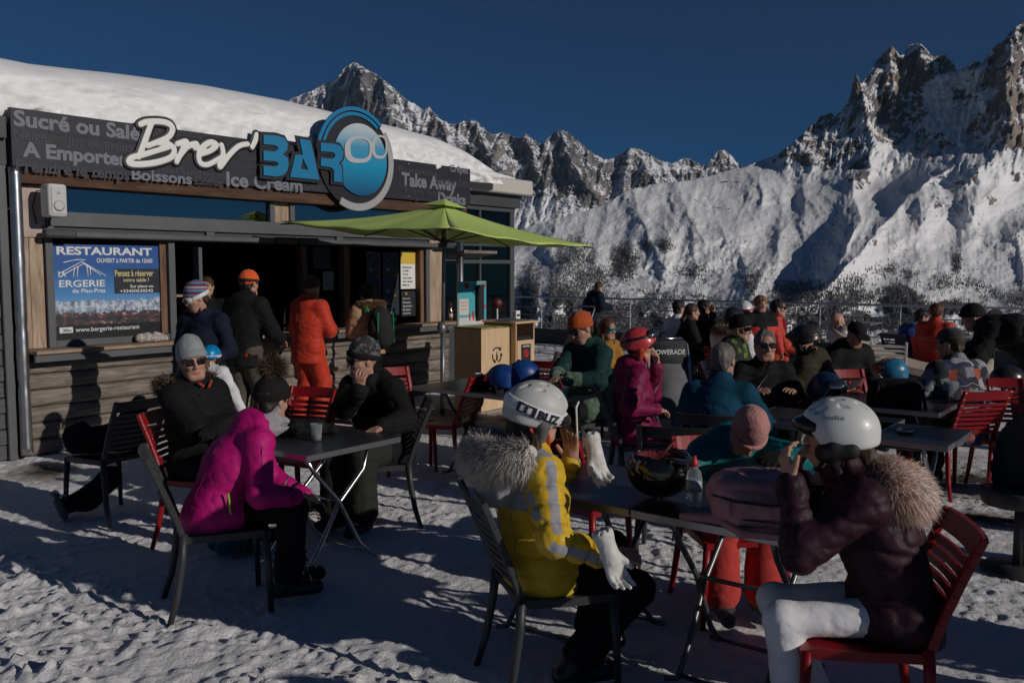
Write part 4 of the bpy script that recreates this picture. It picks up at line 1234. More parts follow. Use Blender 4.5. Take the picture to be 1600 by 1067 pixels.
# ================================================================ terrace furniture
PL_RED = mat("red_plastic", (0.25, 0.007, 0.011), 0.38, 0, 0.05, 80, 0.08, 3)
PL_GREY = mat("anthracite_plastic", (0.032, 0.035, 0.038), 0.45, 0, 0.05, 80, 0.08, 3)
TOP = mat("table_laminate", (0.026, 0.027, 0.03), 0.3, 0, 0.05, 50, 0.35, 9, stretch=(1, 8, 1))
ALU = mat("aluminium_edge", (0.32, 0.32, 0.33), 0.35, 0.9)
TUBE_GREY = mat("grey_tube", (0.16, 0.165, 0.17), 0.38, 0.7)
def make_chair(m, label, group):
    """stacking chair facing local +y, origin on the ground under the seat centre"""
    c = thing("stacking_chair", label, "chair", group=group)
    # seat: dished plate with rounded front
    nx, ny = 9, 9
    V, F = [], []
    for s_ in (0, 1):
        for i in range(nx):
            for j in range(ny):
                u, v = i / (nx - 1) * 2 - 1, j / (ny - 1) * 2 - 1
                w = 0.225 - 0.02 * (v < 0) * (-v)
                x, y = u * w * (1 - 0.06 * max(0, v) ** 4), v * 0.215
                z = 0.452 - 0.014 * (1 - u * u) * (1 - v * v) - 0.03 * max(0, v - 0.6) ** 2 * 3 - (0.026 + 0.01 * (abs(u) > 0.9)) * s_
                V.append((x, y, z))
    n = nx * ny
    for s_ in (0, 1):
        for i in range(nx - 1):
            for j in range(ny - 1):
                q = [s_ * n + i * ny + j, s_ * n + (i + 1) * ny + j, s_ * n + (i + 1) * ny + j + 1, s_ * n + i * ny + j + 1]
                F.append(tuple(q if s_ == 0 else q[::-1]))
    rim = [i * ny for i in range(nx)] + [(nx - 1) * ny + j for j in range(1, ny)] + [i * ny + ny - 1 for i in range(nx - 2, -1, -1)] + [j for j in range(ny - 2, 0, -1)]
    for k in range(len(rim)):
        a, b_ = rim[k], rim[(k + 1) % len(rim)]
        F.append((b_, a, a + n, b_ + n))
    obj_np("seat", V, F, m, c, False)
    # backrest: two uprights, wide crown, horizontal slats, all curved
    mb = MB()
    by = lambda z: -0.205 - 0.16 * ((z - 0.44) / 0.42) ** 1.15
    bend = lambda x: 0.022 * (1 - (x / 0.22) ** 2)
    def slat(z0, z1, w, th=0.013):
        K = 8
        prev = None
        for k in range(K + 1):
            x = -w + 2 * w * k / K
            pts = [mb.bm.verts.new((x, by(z) - bend(x) + dy, z)) for z, dy in ((z0, th / 2), (z1, th / 2), (z1, -th / 2), (z0, -th / 2))]
            if prev:
                for q in range(4):
                    mb.bm.faces.new((prev[q], prev[(q + 1) % 4], pts[(q + 1) % 4], pts[q]))
            else:
                mb.bm.faces.new(pts)
            prev = pts
        mb.bm.faces.new(prev[::-1])
    slat(0.79, 0.862, 0.205, 0.018)
    z = 0.765
    for k in range(7):
        slat(z - 0.024, z, 0.19)
        z -= 0.037
    for sx in (-1, 1):
        for k in range(8):
            z0, z1 = 0.46 + k * 0.05, 0.46 + (k + 1) * 0.05
            mb.box((sx * 0.2, (by(z0) + by(z1)) / 2, (z0 + z1) / 2), (0.034, 0.03, 0.062), Matrix.Rotation(math.atan2(by(z0) - by(z1), 0.05), 3, 'X'), 0.006)
    mb.build("backrest", m, c)
    for sx in (-1, 1):
        MB().tube([(sx * 0.2, 0.19, 0.435), (sx * 0.212, 0.2, 0.25), (sx * 0.222, 0.208, 0.0)], [0.021, 0.018, 0.014], 8).build("leg", m, c)
        MB().tube([(sx * 0.2, -0.205, 0.47), (sx * 0.208, -0.215, 0.33), (sx * 0.22, -0.245, 0.15), (sx * 0.228, -0.29, 0.0)], [0.022, 0.02, 0.018, 0.014], 8).build("leg", m, c)
    return c
CH = {}
def chair(kind, loc, rz, label, z=0.0):
    grp = {"red": "red stacking chairs on the terrace", "grey": "dark grey stacking chairs on the terrace"}[kind]
    if kind not in CH:
        c = make_chair(PL_RED if kind == "red" else PL_GREY, label, grp)
        c.location = (loc[0], loc[1], z)
        c.rotation_euler = (0, 0, rz)
        CH[kind] = c
        return c
    return dup(CH[kind], (loc[0], loc[1], z), rz, label, grp)
def face(az):            # heading clockwise from the view direction -> rotation of a thing that faces local +y
    return -R(az)
def make_table(label, wx, wy, tube, group):
    t = thing("folding_table", label, "table", group=group)
    MB().box((0, 0, 0.725), (wx - 0.012, wy - 0.012, 0.03), None, 0.004).build("tabletop", TOP, t)
    mb = MB()
    for s_ in (-1, 1):
        mb.box((s_ * (wx / 2 - 0.0025), 0, 0.7245), (0.006, wy, 0.034), None, 0.002).box((0, s_ * (wy / 2 - 0.0025), 0.7245), (wx - 0.012, 0.006, 0.034), None, 0.002)
    mb.build("edge_trim", ALU, t)
    r = 0.0135
    a, h = wx * 0.36, wy * 0.40
    for s_ in (-1, 1):
        y = s_ * wy * 0.3
        # each end: two crossed bent tubes
        MB().tube([(-a, y, 0.705), (-a * 0.75, y, 0.6), (-a * 0.05, y, 0.4), (a * 0.55, y, 0.12), (a * 0.95, y, 0.02), (a * 1.05, y + s_ * 0.05, 0.015)], r, 8).build("leg", tube, t)
        MB().tube([(a, y - s_ * 0.03, 0.705), (a * 0.8, y - s_ * 0.03, 0.55), (0.05 * a, y - s_ * 0.03, 0.38), (-a * 0.6, y - s_ * 0.03, 0.12), (-a * 0.95, y - s_ * 0.03, 0.02), (-a * 1.05, y + s_ * 0.02, 0.015)], r, 8).build("leg", tube, t)
    for x, y, z in ((a * 0.9, wy * 0.3, 0.03), (-a * 0.9, wy * 0.27, 0.03), (0, wy * 0.3, 0.392)):
        MB().tube([(x, -y, z), (x, y, z)], r * 0.8, 8).build("crossbar", tube, t)
    return t
TG = "folding tables on the terrace"
YT = FROT                                     # tables stand square to the hut: local x along its front, local -y outwards
def tab(corner, ext_t, ext_n, label, tube):   # corner = point on the ground plan, extents along FT and FN
    c = Vector((corner[0], corner[1], 0)) + FT * ext_t / 2 + FN * ext_n / 2
    t = make_table(label, abs(ext_t), abs(ext_n), tube, TG)
    t.location = c
    t.rotation_euler = (0, 0, YT)
    return t
A1 = H(479, 713, 0.74)
tab(A1, 0.72, -0.7, "folding table with a plastic cup between the magenta jacket and the knit beanie", CHROME)
A2 = H(985, 797, 0.74)
tab(A2, 0.7, 0.72, "folding table under the pink backpack, nearest corner at the white trousers", TUBE_GREY)
tab(A2 - FN * 0.012, 0.7, -0.95, "folding table under the black glossy helmet beside the yellow jacket", TUBE_GREY)
A3 = H(752, 624, 0.74)
tab(H(640, 604, 0.74) + FT * 0.02, 0.7, 1.5, "long folding table carrying the two blue helmets before the bins", TUBE_GREY)
tab(H(1482, 698, 0.74), 0.65, -0.75, "folding table with bare top behind the pink fur hood", CHROME)
tab(H(1150, 655, 0.74), 0.7, 0.9, "folding table between the blue fleece and the smiling man in sunglasses", TUBE_GREY)
tab(H(1268, 628, 0.74), 0.75, 0.9, "folding table with helmets on it under the olive jacket", TUBE_GREY)
tab(H(1370, 522, 0.74), 0.8, 1.2, "pale folding table under the beige lounge shells", ALU)
tab(H(1275, 503, 0.74), 0.8, 1.0, "narrow folding table in front of the bald man in white", ALU)
# ---- loose chairs (those under people come with the people)
chair("grey", H(176, 805), face(-60), "dark grey chair with the black coat on it against the hut wall, empty seat")
chair("red", H(452, 800), face(200), "red chair behind the black pompom beanie by the hut counter")
chair("red", H(506, 812), face(210), "red chair under the legs of the orange suit with slotted back to us")
chair("red", H(690, 738), face(-70), "red chair right of the man in the knit beanie, turned to the long table")
chair("red", H(630, 734), face(150), "red chair seen behind the shoulder of the man in the knit beanie")
chair("red", H(858, 690), face(20), "red chair between the brown slatted chair and the green jacket")
chair("red", H(1345, 742), face(170), "red chair beside the black backpack under the blue and orange helmet")
chair("red", H(1576, 770), face(190), "red chair at the right edge behind the dark stool")
chair("red", H(905, 900), face(35), "red chair tucked under the table by the yellow jacket, only legs showing")
chair("grey", H(660, 800), face(-85), "dark grey chair holding the man in the knit beanie") if False else None
# brown slatted garden chair by the bin
gc = thing("slatted_chair", "dark brown slatted garden chair between the bin and the green jacket", "chair", H(833, 672), face(-75))
WD = mat("dark_slat_wood", (0.05, 0.035, 0.025), 0.6, var=0.2, vscale=6)
mb = MB()
for k in range(9):
    mb.box((0, -0.2 - 0.012 * k, 0.5 + k * 0.042), (0.42, 0.014, 0.026), None, 0.003)
for sx in (-1, 1):
    mb.box((sx * 0.215, -0.25, 0.67), (0.03, 0.03, 0.44), Matrix.Rotation(R(14), 3, 'X'), 0.004)
mb.build("backrest", WD, gc)
mb = MB()
for k in range(7):
    mb.box((0, -0.18 + k * 0.06, 0.44), (0.44, 0.045, 0.018), None, 0.003)
mb.build("seat", WD, gc)
for sx in (-1, 1):
    for y in (-0.2, 0.2):
        MB().box((sx * 0.21, y, 0.215), (0.032, 0.032, 0.43), None, 0.004).build("leg", WD, gc)
# dark high stool at the right edge
st = thing("dark_stool", "dark plastic bucket stool cut off by the right edge", "stool", H(1590, 890), face(-100))
prof = []
sdf_obj("seat", [rc((0, 0.0, 0.44), (0, 0.02, 0.46), 0.2, 0.2, 0.02), cut((0, 0, 0.47), (0, -0.1, 1)), cut((0, 0, 0.39), (0, 0, -1))], PL_GREY, st, 0.014)
sdf_obj("backrest", [el((0, -0.03, 0.62), (0.24, 0.2, 0.36), k=0.001), el((0, 0.03, 0.66), (0.222, 0.2, 0.4), k=0.01, op='s'), cut((0, 0, 0.42), (0, 0, -1))], PL_GREY, st, 0.014)
MB().tube([(0, 0, 0.03), (0, 0, 0.4)], 0.03).lathe([(0.2, 0), (0.2, 0.012), (0.05, 0.03)], 20).build("pedestal", STEEL_DK, st)

# ---- green parasol
U0 = Vector((-0.81, 10.3, 0))
par = thing("parasol", "lime green square parasol tilted over the counter queue", "parasol", U0, FROT)
top = Vector((0, 0, 2.55))
cor = {}
for nm, (px, py, st_, sn) in dict(l=(450, 345, -1, -1), r=(930, 384, 1, 1), f=(703, 357, -1, 1)).items():
    cor[nm] = Vector((1.26 * st_, -1.26 * sn, 0))
cz = dict(l=2.29, r=2.02, f=2.14)
C4 = [Vector((-1.26, 1.26, 2.28)), Vector((-1.26, -1.26, 2.14)), Vector((1.26, -1.26, 2.02)), Vector((1.26, 1.26, 2.16))]
apex = Vector((0.06, 0, 2.47))
V, F = [], []
N = 14
LIME = mat("lime_canvas", (0.5, 0.64, 0.17), 0.8, 0, 0.15, 30, 0.06, 2)
for k in range(4):
    a, b_ = C4[k], C4[(k + 1) % 4]
    base = len(V)
    for i in range(N + 1):
        for j in range(N + 1):
            s_, u = i / N, j / N
            e = a.lerp(b_, u)
            p = apex.lerp(e, s_)
            p.z -= 0.05 * s_ * math.sin(math.pi * u) + 0.045 * math.sin(math.pi * s_) * (1 - 0.4 * math.sin(math.pi * u))
            p.z += 0.012 * s_ * math.sin(u * 20) * math.sin(math.pi * u)
            V.append(p)
    for i in range(N):
        for j in range(N):
            q = base + i * (N + 1) + j
            F.append((q, q + N + 1, q + N + 2, q + 1))
cv = obj_np("canopy", V, F, LIME, par, True)
md = cv.modifiers.new("cloth", 'SOLIDIFY'); md.thickness = 0.006
V, F = [], []
for k in range(4):
    d = (C4[k] - apex) * 0.14
    V.append(apex + Vector((d.x, d.y, d.z + 0.04)))
V.append(apex + Vector((0, 0, 0.075)))
o = obj_np("vent_cap", V, [(0, 1, 4), (1, 2, 4), (2, 3, 4), (3, 0, 4)], LIME, par, False)
o.modifiers.new("cloth", 'SOLIDIFY').thickness = 0.006
for k in range(4):
    for tgt in (C4[k], (C4[k] + C4[(k + 1) % 4]) / 2):
        MB().tube([apex + Vector((0, 0, -0.09)), apex.lerp(tgt, 0.5) + Vector((0, 0, -0.075)), tgt + Vector((0, 0, -0.035 - 0.03 * (tgt is not C4[k])))], 0.009, 6).build("rib", STEEL_DK, par)
        MB().tube([Vector((0.045, 0, 2.05)), apex.lerp(tgt, 0.42) + Vector((0, 0, -0.08))], 0.008, 6).build("strut", STEEL_DK, par)
MB().tube([(0, 0, 0.0), (0.02, 0, 1.05)], 0.028, 14).tube([(0.02, 0, 1.04), (0.06, 0, 2.5)], 0.022, 14).lathe([(0.03, 1.0), (0.05, 1.02), (0.055, 1.08), (0.035, 1.14)], 14).build("pole", mat("parasol_pole", (0.2, 0.2, 0.21), 0.4, 0.6), par)
MB().box((0.06, 0, 1.06), (0.09, 0.03, 0.05), None, 0.01).build("crank", STEEL_DK, par)
MB().box((0, 0, 0.04), (0.6, 0.6, 0.08), None, 0.02).build("base", STEEL_DK, par)
MB().lathe([(0.04, 2.0), (0.045, 2.06), (0.03, 2.1)], 12, (0.045, 0, 0)).build("hub", STEEL_DK, par)

# ---- railing with kick board along the terrace edge
rail = thing("terrace_railing", "grey steel railing with thin rails along the terrace edge above the valley", "railing", FP(RAIL_T, 0, 0), FROT)
RL = lambda d, z, t=0.0: (t, -d, z)
MT_R = mat("railing_steel", (0.42, 0.43, 0.45), 0.4, 0.5)
px_posts = [846, 985, 1282, 1408, 1556]
def rail_d(px):      # distance out along FN where pixel column px meets the railing line
    r = ray(px, 470); k = (RAIL_T - (Vector((0, 0, 0)) - Vector((FO.x, FO.y, 0))).dot(FT)) / r.dot(FT)
    return (r * k - Vector((FO.x, FO.y, 0))).dot(FN)
ds = [rail_d(x) for x in px_posts]
D0, D1 = ds[0] - 1.9, ds[-1] + 8
for d in [ds[0] - 1.5] + ds + [ds[-1] + 2.1 * k for k in (1, 2, 3)]:
    MB().box(RL(d, 0.56), (0.05, 0.012, 1.1), None, 0.003).build("post", MT_R, rail)
for z, r in ((1.09, 0.022), (0.86, 0.011), (0.68, 0.011), (0.5, 0.011)):
    MB().tube([RL(D0, z), RL(D1, z)], r, 8).build("rail", MT_R if z > 1 else mat("thin_rail", (0.2, 0.21, 0.23), 0.4, 0.5), rail)
MB().bb(RL(D0, 0.0, -0.06), RL(D1, 0.36, -0.03)).build("kick_board", mat("kick_board_dark", (0.05, 0.052, 0.058), 0.7), rail)

# ---- plywood sorting bins at the hut corner
def on_ground(px, py): return H(px, py)
b0 = P(717, 505, 11.2); 
bx0 = thing("recycling_bin", "plywood recycling box with a triangle of arrows and a bottle on its front", "bin", (0, 0, 0), 0)
BY = 10.9
zt = P(751, 515, BY).z
w = 0.56
crn = P(751, 515, BY)
bx0.location = Vector((crn.x, crn.y, 0)) + FT * (w / 2)
bx0.rotation_euler = (0, 0, FROT)
MB().box((0, 0.0, zt / 2), (w, 0.02, zt), None, 0.002).box((-w / 2 + 0.01, 0.21, zt / 2), (0.02, 0.398, zt - 0.004), None, 0.002).box((w / 2 - 0.011, 0.21, zt / 2), (0.02, 0.398, zt - 0.004), None, 0.002).box((0, 0.42, zt / 2), (w, 0.02, zt - 0.003), None, 0.002).build("box", WOOD_PLY, bx0)
MB().box((0, 0.21, zt + 0.012), (w + 0.02, 0.46, 0.02), None, 0.003).build("lid", mat("lid_olive_print", (0.25, 0.22, 0.06), 0.5, var=0.6, vscale=9), bx0)
INK = mat("stencil_ink", (0.03, 0.025, 0.02), 0.7)
def arc_arrow(c, r, a0, a1, th=0.014):
    pts = [(c[0] + r * math.cos(R(a0 + (a1 - a0) * k / 10)), -0.013, c[1] + r * math.sin(R(a0 + (a1 - a0) * k / 10))) for k in range(11)]
    return pts
mb = MB()
cx_, cz_ = 0.02, zt - 0.34
for a0, a1 in ((40, 140), (165, 250), (290, 375)):
    mb.tube(arc_arrow((cx_, cz_), 0.085 if a0 != 40 else 0.1, a0, a1), 0.009, 6)
    e = arc_arrow((cx_, cz_), 0.085 if a0 != 40 else 0.1, a0, a1)
    p, q = Vector(e[0] if a0 == 40 else e[-1]), Vector(e[2] if a0 == 40 else e[-3])
    mb.tube([q, p + (p - q) * 0.4], [0.024, 0.001], 6)
mb.lathe([(0.012, -0.06), (0.012, 0.0), (0.005, 0.025), (0.005, 0.05)], 8, (cx_, -0.013, cz_))
mb.build("arrow_emblem", INK, bx0)
ib = thing("illustrated_panel", "turquoise illustrated sorting panel standing on the plywood box", "sign", bx0.location + FN * -0.38 + Vector((0, 0, zt + 0.022)), FROT)
pw_ = 0.56
ph_ = P(738, 440, 11.15).z - zt - 0.022
MB().box((0, 0, ph_ / 2), (pw_, 0.02, ph_), None, 0.002).build("backing", WOOD_PLY, ib)
MB().box((0, -0.0125, ph_ / 2), (pw_ - 0.012, 0.004, ph_ - 0.012)).build("printed_sheet", mat("turquoise_print", (0.07, 0.36, 0.42), 0.45), ib)
mb = MB()
mb.box((-pw_ * 0.3, -0.0165, ph_ * 0.43), (pw_ * 0.32, 0.003, ph_ * 0.36)).box((-0.02, -0.0165, 0.06), (pw_ * 0.86, 0.003, 0.09))
mb.build("pale_drawing", mat("pale_print", (0.55, 0.52, 0.5), 0.5), ib)
mb = MB()
for (x, z, w_, h_) in [(-.3, .53, .26, .012), (-.3, .46, .2, .012), (-.33, .38, .16, .012), (-.1, .2, .04, .16), (.02, .22, .05, .2), (.4, .9, .1, .08), (.4, .42, .1, .08), (.4, .08, .12, .06)]:
    mb.box((pw_ * x, -0.0195, ph_ * z), (pw_ * w_, 0.003, ph_ * h_))
mb.lathe([(0.0, 0.0), (0.04, 0.001), (0.0, 0.003)], 14, (-pw_ * 0.2, -0.015, ph_ * 0.9), Matrix.Rotation(R(90), 4, 'X'))
mb.build("red_drawing", RED, ib)
MB().box((pw_ * 0.2, -0.05, ph_ * 0.52), (pw_ * 0.2, 0.05, ph_ * 0.8), None, 0.01).build("bottle_tube", BLACK, ib)
cb = thing("waste_cabinet", "plywood waste cabinet with open slot and a no entry sticker", "bin", (0, 0, 0), 0)
CY_ = 11.3
zt2 = P(806, 506, CY_).z
w = 0.4
crn = P(806, 506, CY_)
cb.location = Vector((crn.x, crn.y, 0)) + FT * (w / 2)
cb.rotation_euler = (0, 0, FROT)
mb = MB()
mb.box((-w / 2 + 0.01, 0.24, zt2 / 2), (0.02, 0.478, zt2 - 0.002), None, 0.002).box((w / 2 - 0.01, 0.24, zt2 / 2), (0.02, 0.478, zt2 - 0.002), None, 0.002).box((0, 0.0, 0.42), (w - 0.044, 0.018, 0.84), None, 0.002).box((0, 0.47, zt2 / 2), (w - 0.044, 0.018, zt2 - 0.02), None, 0.002).box((0, 0.22, 0.8), (w - 0.046, 0.4, 0.015))
mb.build("carcass", WOOD_PLY, cb)
MB().box((0, 0.23, zt2 + 0.012), (w + 0.12, 0.54, 0.024), None, 0.003).build("top", WOOD_PLY, cb)
MB().box((0, 0.12, 0.86), (w - 0.06, 0.2, 0.07), None, 0.02).build("waste_bag", BLACK, cb)
MB().box((0, -0.0115, 0.68), (w * 0.5, 0.003, 0.22)).build("sticker", mat("sticker_black", (0.02, 0.02, 0.022), 0.5), cb)
mb = MB()
mb.lathe([(0.045, 0.0), (0.052, 0.001), (0.052, 0.003), (0.04, 0.003), (0.04, 0.0)], 20, (0, -0.0135, 0.67), Matrix.Rotation(R(90), 4, 'X'))
mb.box((0, -0.0155, 0.67), (0.08, 0.003, 0.012), Matrix.Rotation(R(45), 3, 'Y'))
mb.build("prohibition_ring", RED, cb)
lettering("NE PAS", -0.07, 0.07, 0.75, 0.775, -0.014, WHITE, cb, 0.02, "printed_line", 0.002)
ty = thing("metal_tray", "shallow metal tray lying on the waste cabinet", "tray", cb.location + FN * -0.2 + FT * -0.05 + Vector((0, 0, zt2 + 0.025)), FROT)
MB().box((0, 0, 0.012), (0.34, 0.26, 0.02), None, 0.008).build("tray_body", ALU, ty)
nb = thing("napkin_box", "small white napkin box on the waste cabinet", "box", cb.location + FN * -0.3 + FT * 0.2 + Vector((0, 0, zt2 + 0.025)), FROT)
MB().box((0, 0, 0.06), (0.09, 0.07, 0.12), None, 0.006).build("casing", WHITE, nb)
MB().box((0, -0.036, 0.06), (0.06, 0.004, 0.03)).build("opening", BLACK, nb)
rs = thing("round_sign", "dark red round sign on a thin white stand by the annex", "sign", P(777, 560, 13.4) * Vector((1, 1, 0)).x if False else Vector((P(777, 500, 13.4).x, 13.4, 0)), R(10))
zc = P(777, 474, 13.4).z
MB().tube([(0, 0, 0), (0, 0, zc)], 0.012).lathe([(0.14, 0), (0.14, 0.01), (0.02, 0.02)], 16).build("stand", WHITE, rs)
MB().lathe([(0.0, 0.0), (0.08, 0.0), (0.08, 0.008), (0.0, 0.008)], 8, (0, -0.014, zc), Matrix.Rotation(R(90), 4, 'X')).build("sign_plate", mat("deep_red_plate", (0.09, 0.008, 0.014), 0.5), rs)
# ---- folded lounge frames by the railing, deck chair with lettering, lounge shells
fr_ = thing("folding_lounger", "folded aluminium lounger with pink fabric leaning near the railing", "lounger", (P(866, 560, 12.5).x, 12.5, 0), R(-58))
mb = MB()
for sx in (-1, 1):
    mb.tube([(sx * 0.25, -0.5, 0.42), (sx * 0.25, 0.0, 0.4), (sx * 0.25, 0.3, 0.62), (sx * 0.25, 0.62, 1.28), (sx * 0.18, 0.66, 1.32)], 0.013)
    mb.tube([(sx * 0.27, -0.25, 0.0), (sx * 0.27, 0.25, 0.62), (sx * 0.27, -0.15, 0.64)], 0.012)
    mb.tube([(sx * 0.24, 0.3, 0.0), (sx * 0.24, -0.2, 0.42)], 0.012)
mb.tube([(-0.25, -0.5, 0.42), (0.25, -0.5, 0.42)], 0.013).tube([(-0.18, 0.66, 1.32), (0.18, 0.66, 1.32)], 0.013)
mb.build("frame", ALU, fr_)
fr_.scale = (0.75, 0.9, 0.92)
V = [(x, y, z) for x in (-0.24, 0.24) for y, z in ((0.32, 0.67), (0.48, 0.99), (0.6, 1.24))]
o = obj_np("sling", V, [(0, 3, 4, 1), (1, 4, 5, 2)], fabric("dusty_pink", (0.32, 0.17, 0.17)), fr_, True)
o.modifiers.new("cloth", 'SOLIDIFY').thickness = 0.004
dk = thing("deck_chair", "grey deck chair with white lettering on its dark headrest", "deck chair", (P(1052, 560, 8.6).x, 8.6, 0), R(8))
wz = P(1052, 532, 8.6).z
wd = P(1090, 540, 8.6).x - P(1022, 540, 8.6).x
mb = MB()
for sx in (-1, 1):
    mb.tube([(sx * wd / 2, -0.35, 0.02), (sx * wd / 2, 0.0, 0.5), (sx * wd / 2, 0.22, wz - 0.06), (sx * (wd / 2 - 0.05), 0.24, wz)], 0.016)
mb.tube([(-wd / 2 + 0.05, 0.24, wz), (wd / 2 - 0.05, 0.24, wz)], 0.016).tube([(-wd / 2, -0.35, 0.02), (wd / 2, -0.35, 0.02)], 0.016)
for sx in (-1, 1):
    mb.tube([(sx * wd / 2.2, 0.5, 0.02), (sx * wd / 2.2, -0.1, 0.42)], 0.014)
mb.build("frame", CHROME, dk)
def sling(z0, z1, name, m_, dy=0.0):
    yy = lambda z: float(np.interp(z, [0.25, 0.5, wz], [-0.18, 0.0, 0.235])) + dy
    V = [(x, yy(z) - 0.01, z) for z in (z0, (z0 + z1) / 2, z1) for x in (-wd / 2 + 0.02, wd / 2 - 0.02)]
    o = obj_np(name, V, [(0, 1, 3, 2), (2, 3, 5, 4)], m_, dk, True)
    o.modifiers.new("cloth", 'SOLIDIFY').thickness = 0.006
sling(0.28, wz - 0.24, "sling", fabric("sling_grey", (0.13, 0.13, 0.14)))
sling(wz - 0.235, wz - 0.02, "headrest", fabric("headrest_dark", (0.035, 0.035, 0.04)), -0.012)
tm = text_mesh("POWERADE", 0.02, 0.01)
mb = MB().mesh(tm, Matrix.Translation((0, 0.15, 0)) @ fit(tm, -wd / 2 + 0.05, wd / 2 - 0.04, wz - 0.15, wz - 0.1, 0.0, 0.003))
mb.build("printed_word", WHITE, dk)
BEIGE = mat("beige_shell", (0.42, 0.37, 0.31), 0.55, var=0.06, vscale=3)
def shell(px, py, Y, rz, label, wpx):
    l_ = thing("lounge_shell", label, "lounge chair", (P(px, py, Y).x, Y, 0), rz, "beige lounge shells")
    V, F = [], []
    n_, m__ = 16, 10
    for i in range(n_):
        u = i / (n_ - 1)
        for j in range(m__):
            v = j / (m__ - 1) * 2 - 1
            y = -0.75 + 1.5 * u
            z = 0.42 + 0.5 * max(0, u - 0.62) ** 1.2 * 2.2 - 0.1 * math.sin(math.pi * min(1, u / 0.62)) + 0.1 * abs(v) ** 3
            V.append((v * 0.36, y, z))
    for i in range(n_ - 1):
        for j in range(m__ - 1):
            F.append((i * m__ + j, i * m__ + j + 1, (i + 1) * m__ + j + 1, (i + 1) * m__ + j))
    o = obj_np("shell", V, F, BEIGE, l_, True)
    o.modifiers.new("thick", 'SOLIDIFY').thickness = 0.035
    MB().box((0, -0.2, 0.17), (0.4, 0.7, 0.34), None, 0.03).build("plinth", STEEL_DK, l_)
    return l_
l1 = shell(1425, 540, 11.8, R(60), "broad beige moulded lounge shell behind the grey cap", 1)
l1.scale = (1.1, 1.25, 1.12)
sc_ = thing("slotted_chair", "small pale chair with a slotted back beside the beige shell", "chair", (P(1386, 560, 11.2).x, 11.2, 0), R(160))
MB().box((0, 0, 0.44), (0.42, 0.42, 0.03), None, 0.012).build("seat", CREAM, sc_)
mb = MB()
for k in range(5):
    mb.box((0, 0.21 + 0.012 * k, 0.58 + 0.055 * k), (0.4, 0.016, 0.035), None, 0.005)
for sx in (-1, 1):
    mb.box((sx * 0.2, 0.22, 0.65), (0.03, 0.03, 0.42), Matrix.Rotation(R(-12), 3, 'X'), 0.006)
mb.build("backrest", CREAM, sc_)
for sx in (-1, 1):
    for y in (-0.18, 0.18):
        MB().tube([(sx * 0.18, y, 0.43), (sx * 0.2, y * 1.1, 0.0)], 0.014).build("leg", CREAM, sc_)
dc2 = thing("deck_chair", "pink deck chair reclined behind the bald man in white", "deck chair", (P(1300, 540, 13.2).x, 13.2, 0), R(70))
mb = MB()
for sx in (-1, 1):
    mb.tube([(sx * 0.28, 0.75, 0.4), (sx * 0.28, 0.1, 0.35), (sx * 0.28, -0.3, 1.02)], 0.015).tube([(sx * 0.26, 0.5, 0.0), (sx * 0.26, -0.12, 0.65)], 0.014).tube([(sx * 0.26, -0.4, 0.0), (sx * 0.26, 0.3, 0.36)], 0.014)
mb.tube([(-0.28, -0.3, 1.02), (0.28, -0.3, 1.02)], 0.014).tube([(-0.28, 0.75, 0.4), (0.28, 0.75, 0.4)], 0.014)
mb.build("frame", ALU, dc2)
V = [(x, y, z) for x in (-0.26, 0.26) for y, z in ((0.74, 0.4), (0.1, 0.34), (-0.29, 1.0))]
o = obj_np("sling", V, [(0, 3, 4, 1), (1, 4, 5, 2)], MATS["fabric_dusty_pink"], dc2, True)
o.modifiers.new("cloth", 'SOLIDIFY').thickness = 0.004
rd = thing("round_sign", "round yellow sign with a black rim on the railing at the right edge", "sign", (P(1555, 495, 13.0).x, 13.0, 0), R(0))
zc = P(1555, 495, 13.0).z
MB().lathe([(0.0, 0.0), (0.098, 0.0), (0.098, 0.012), (0.0, 0.012)], 24, (0, 0, zc), Matrix.Rotation(R(90), 4, 'X')).build("face_plate", mat("ochre_plate", (0.3, 0.19, 0.02), 0.5), rd)
MB().lathe([(0.098, -0.004), (0.118, -0.004), (0.118, 0.018), (0.098, 0.018)], 24, (0, 0, zc), Matrix.Rotation(R(90), 4, 'X')).tube([(0, 0.005, 0), (0, 0.005, zc - 0.1)], 0.014).build("rim", BLACK, rd)
mb = MB()
for a in (20, 80, 140): mb.box((0, -0.016, zc), (0.09, 0.004, 0.012), Matrix.Rotation(R(a), 3, 'Y'))
mb.build("arrow_mark", BLACK, rd)
# ================================================================ people
from mathutils.bvhtree import BVHTree
def rotm(yaw=0, pitch=0, roll=0):      # yaw: to the right (clockwise from above), pitch: down, roll: to the right; columns are right, forward, up
    M = Matrix.Rotation(-R(yaw), 3, 'Z') @ Matrix.Rotation(-R(pitch), 3, 'X') @ Matrix.Rotation(R(roll), 3, 'Y')
    return np.array(M)
def ik(S, T, l1, l2, hint):
    S, T, hint = np.array(S, float), np.array(T, float), np.array(hint, float)
    d = T - S
    L = np.linalg.norm(d)
    if L > (l1 + l2) * 0.995:
        T = S + d / L * (l1 + l2) * 0.995
        d = T - S
        L = np.linalg.norm(d)
    L = max(L, abs(l1 - l2) + 0.02)
    u = d / np.linalg.norm(d)
    a = (l1 * l1 - l2 * l2 + L * L) / (2 * L)
    hgt = math.sqrt(max(1e-6, l1 * l1 - a * a))
    h = hint - u * (hint @ u)
    h /= max(1e-6, np.linalg.norm(h))
    return S + u * a + h * hgt, S + u * L
def nrm(v):
    v = np.array(v, float)
    return v / max(1e-9, np.linalg.norm(v))
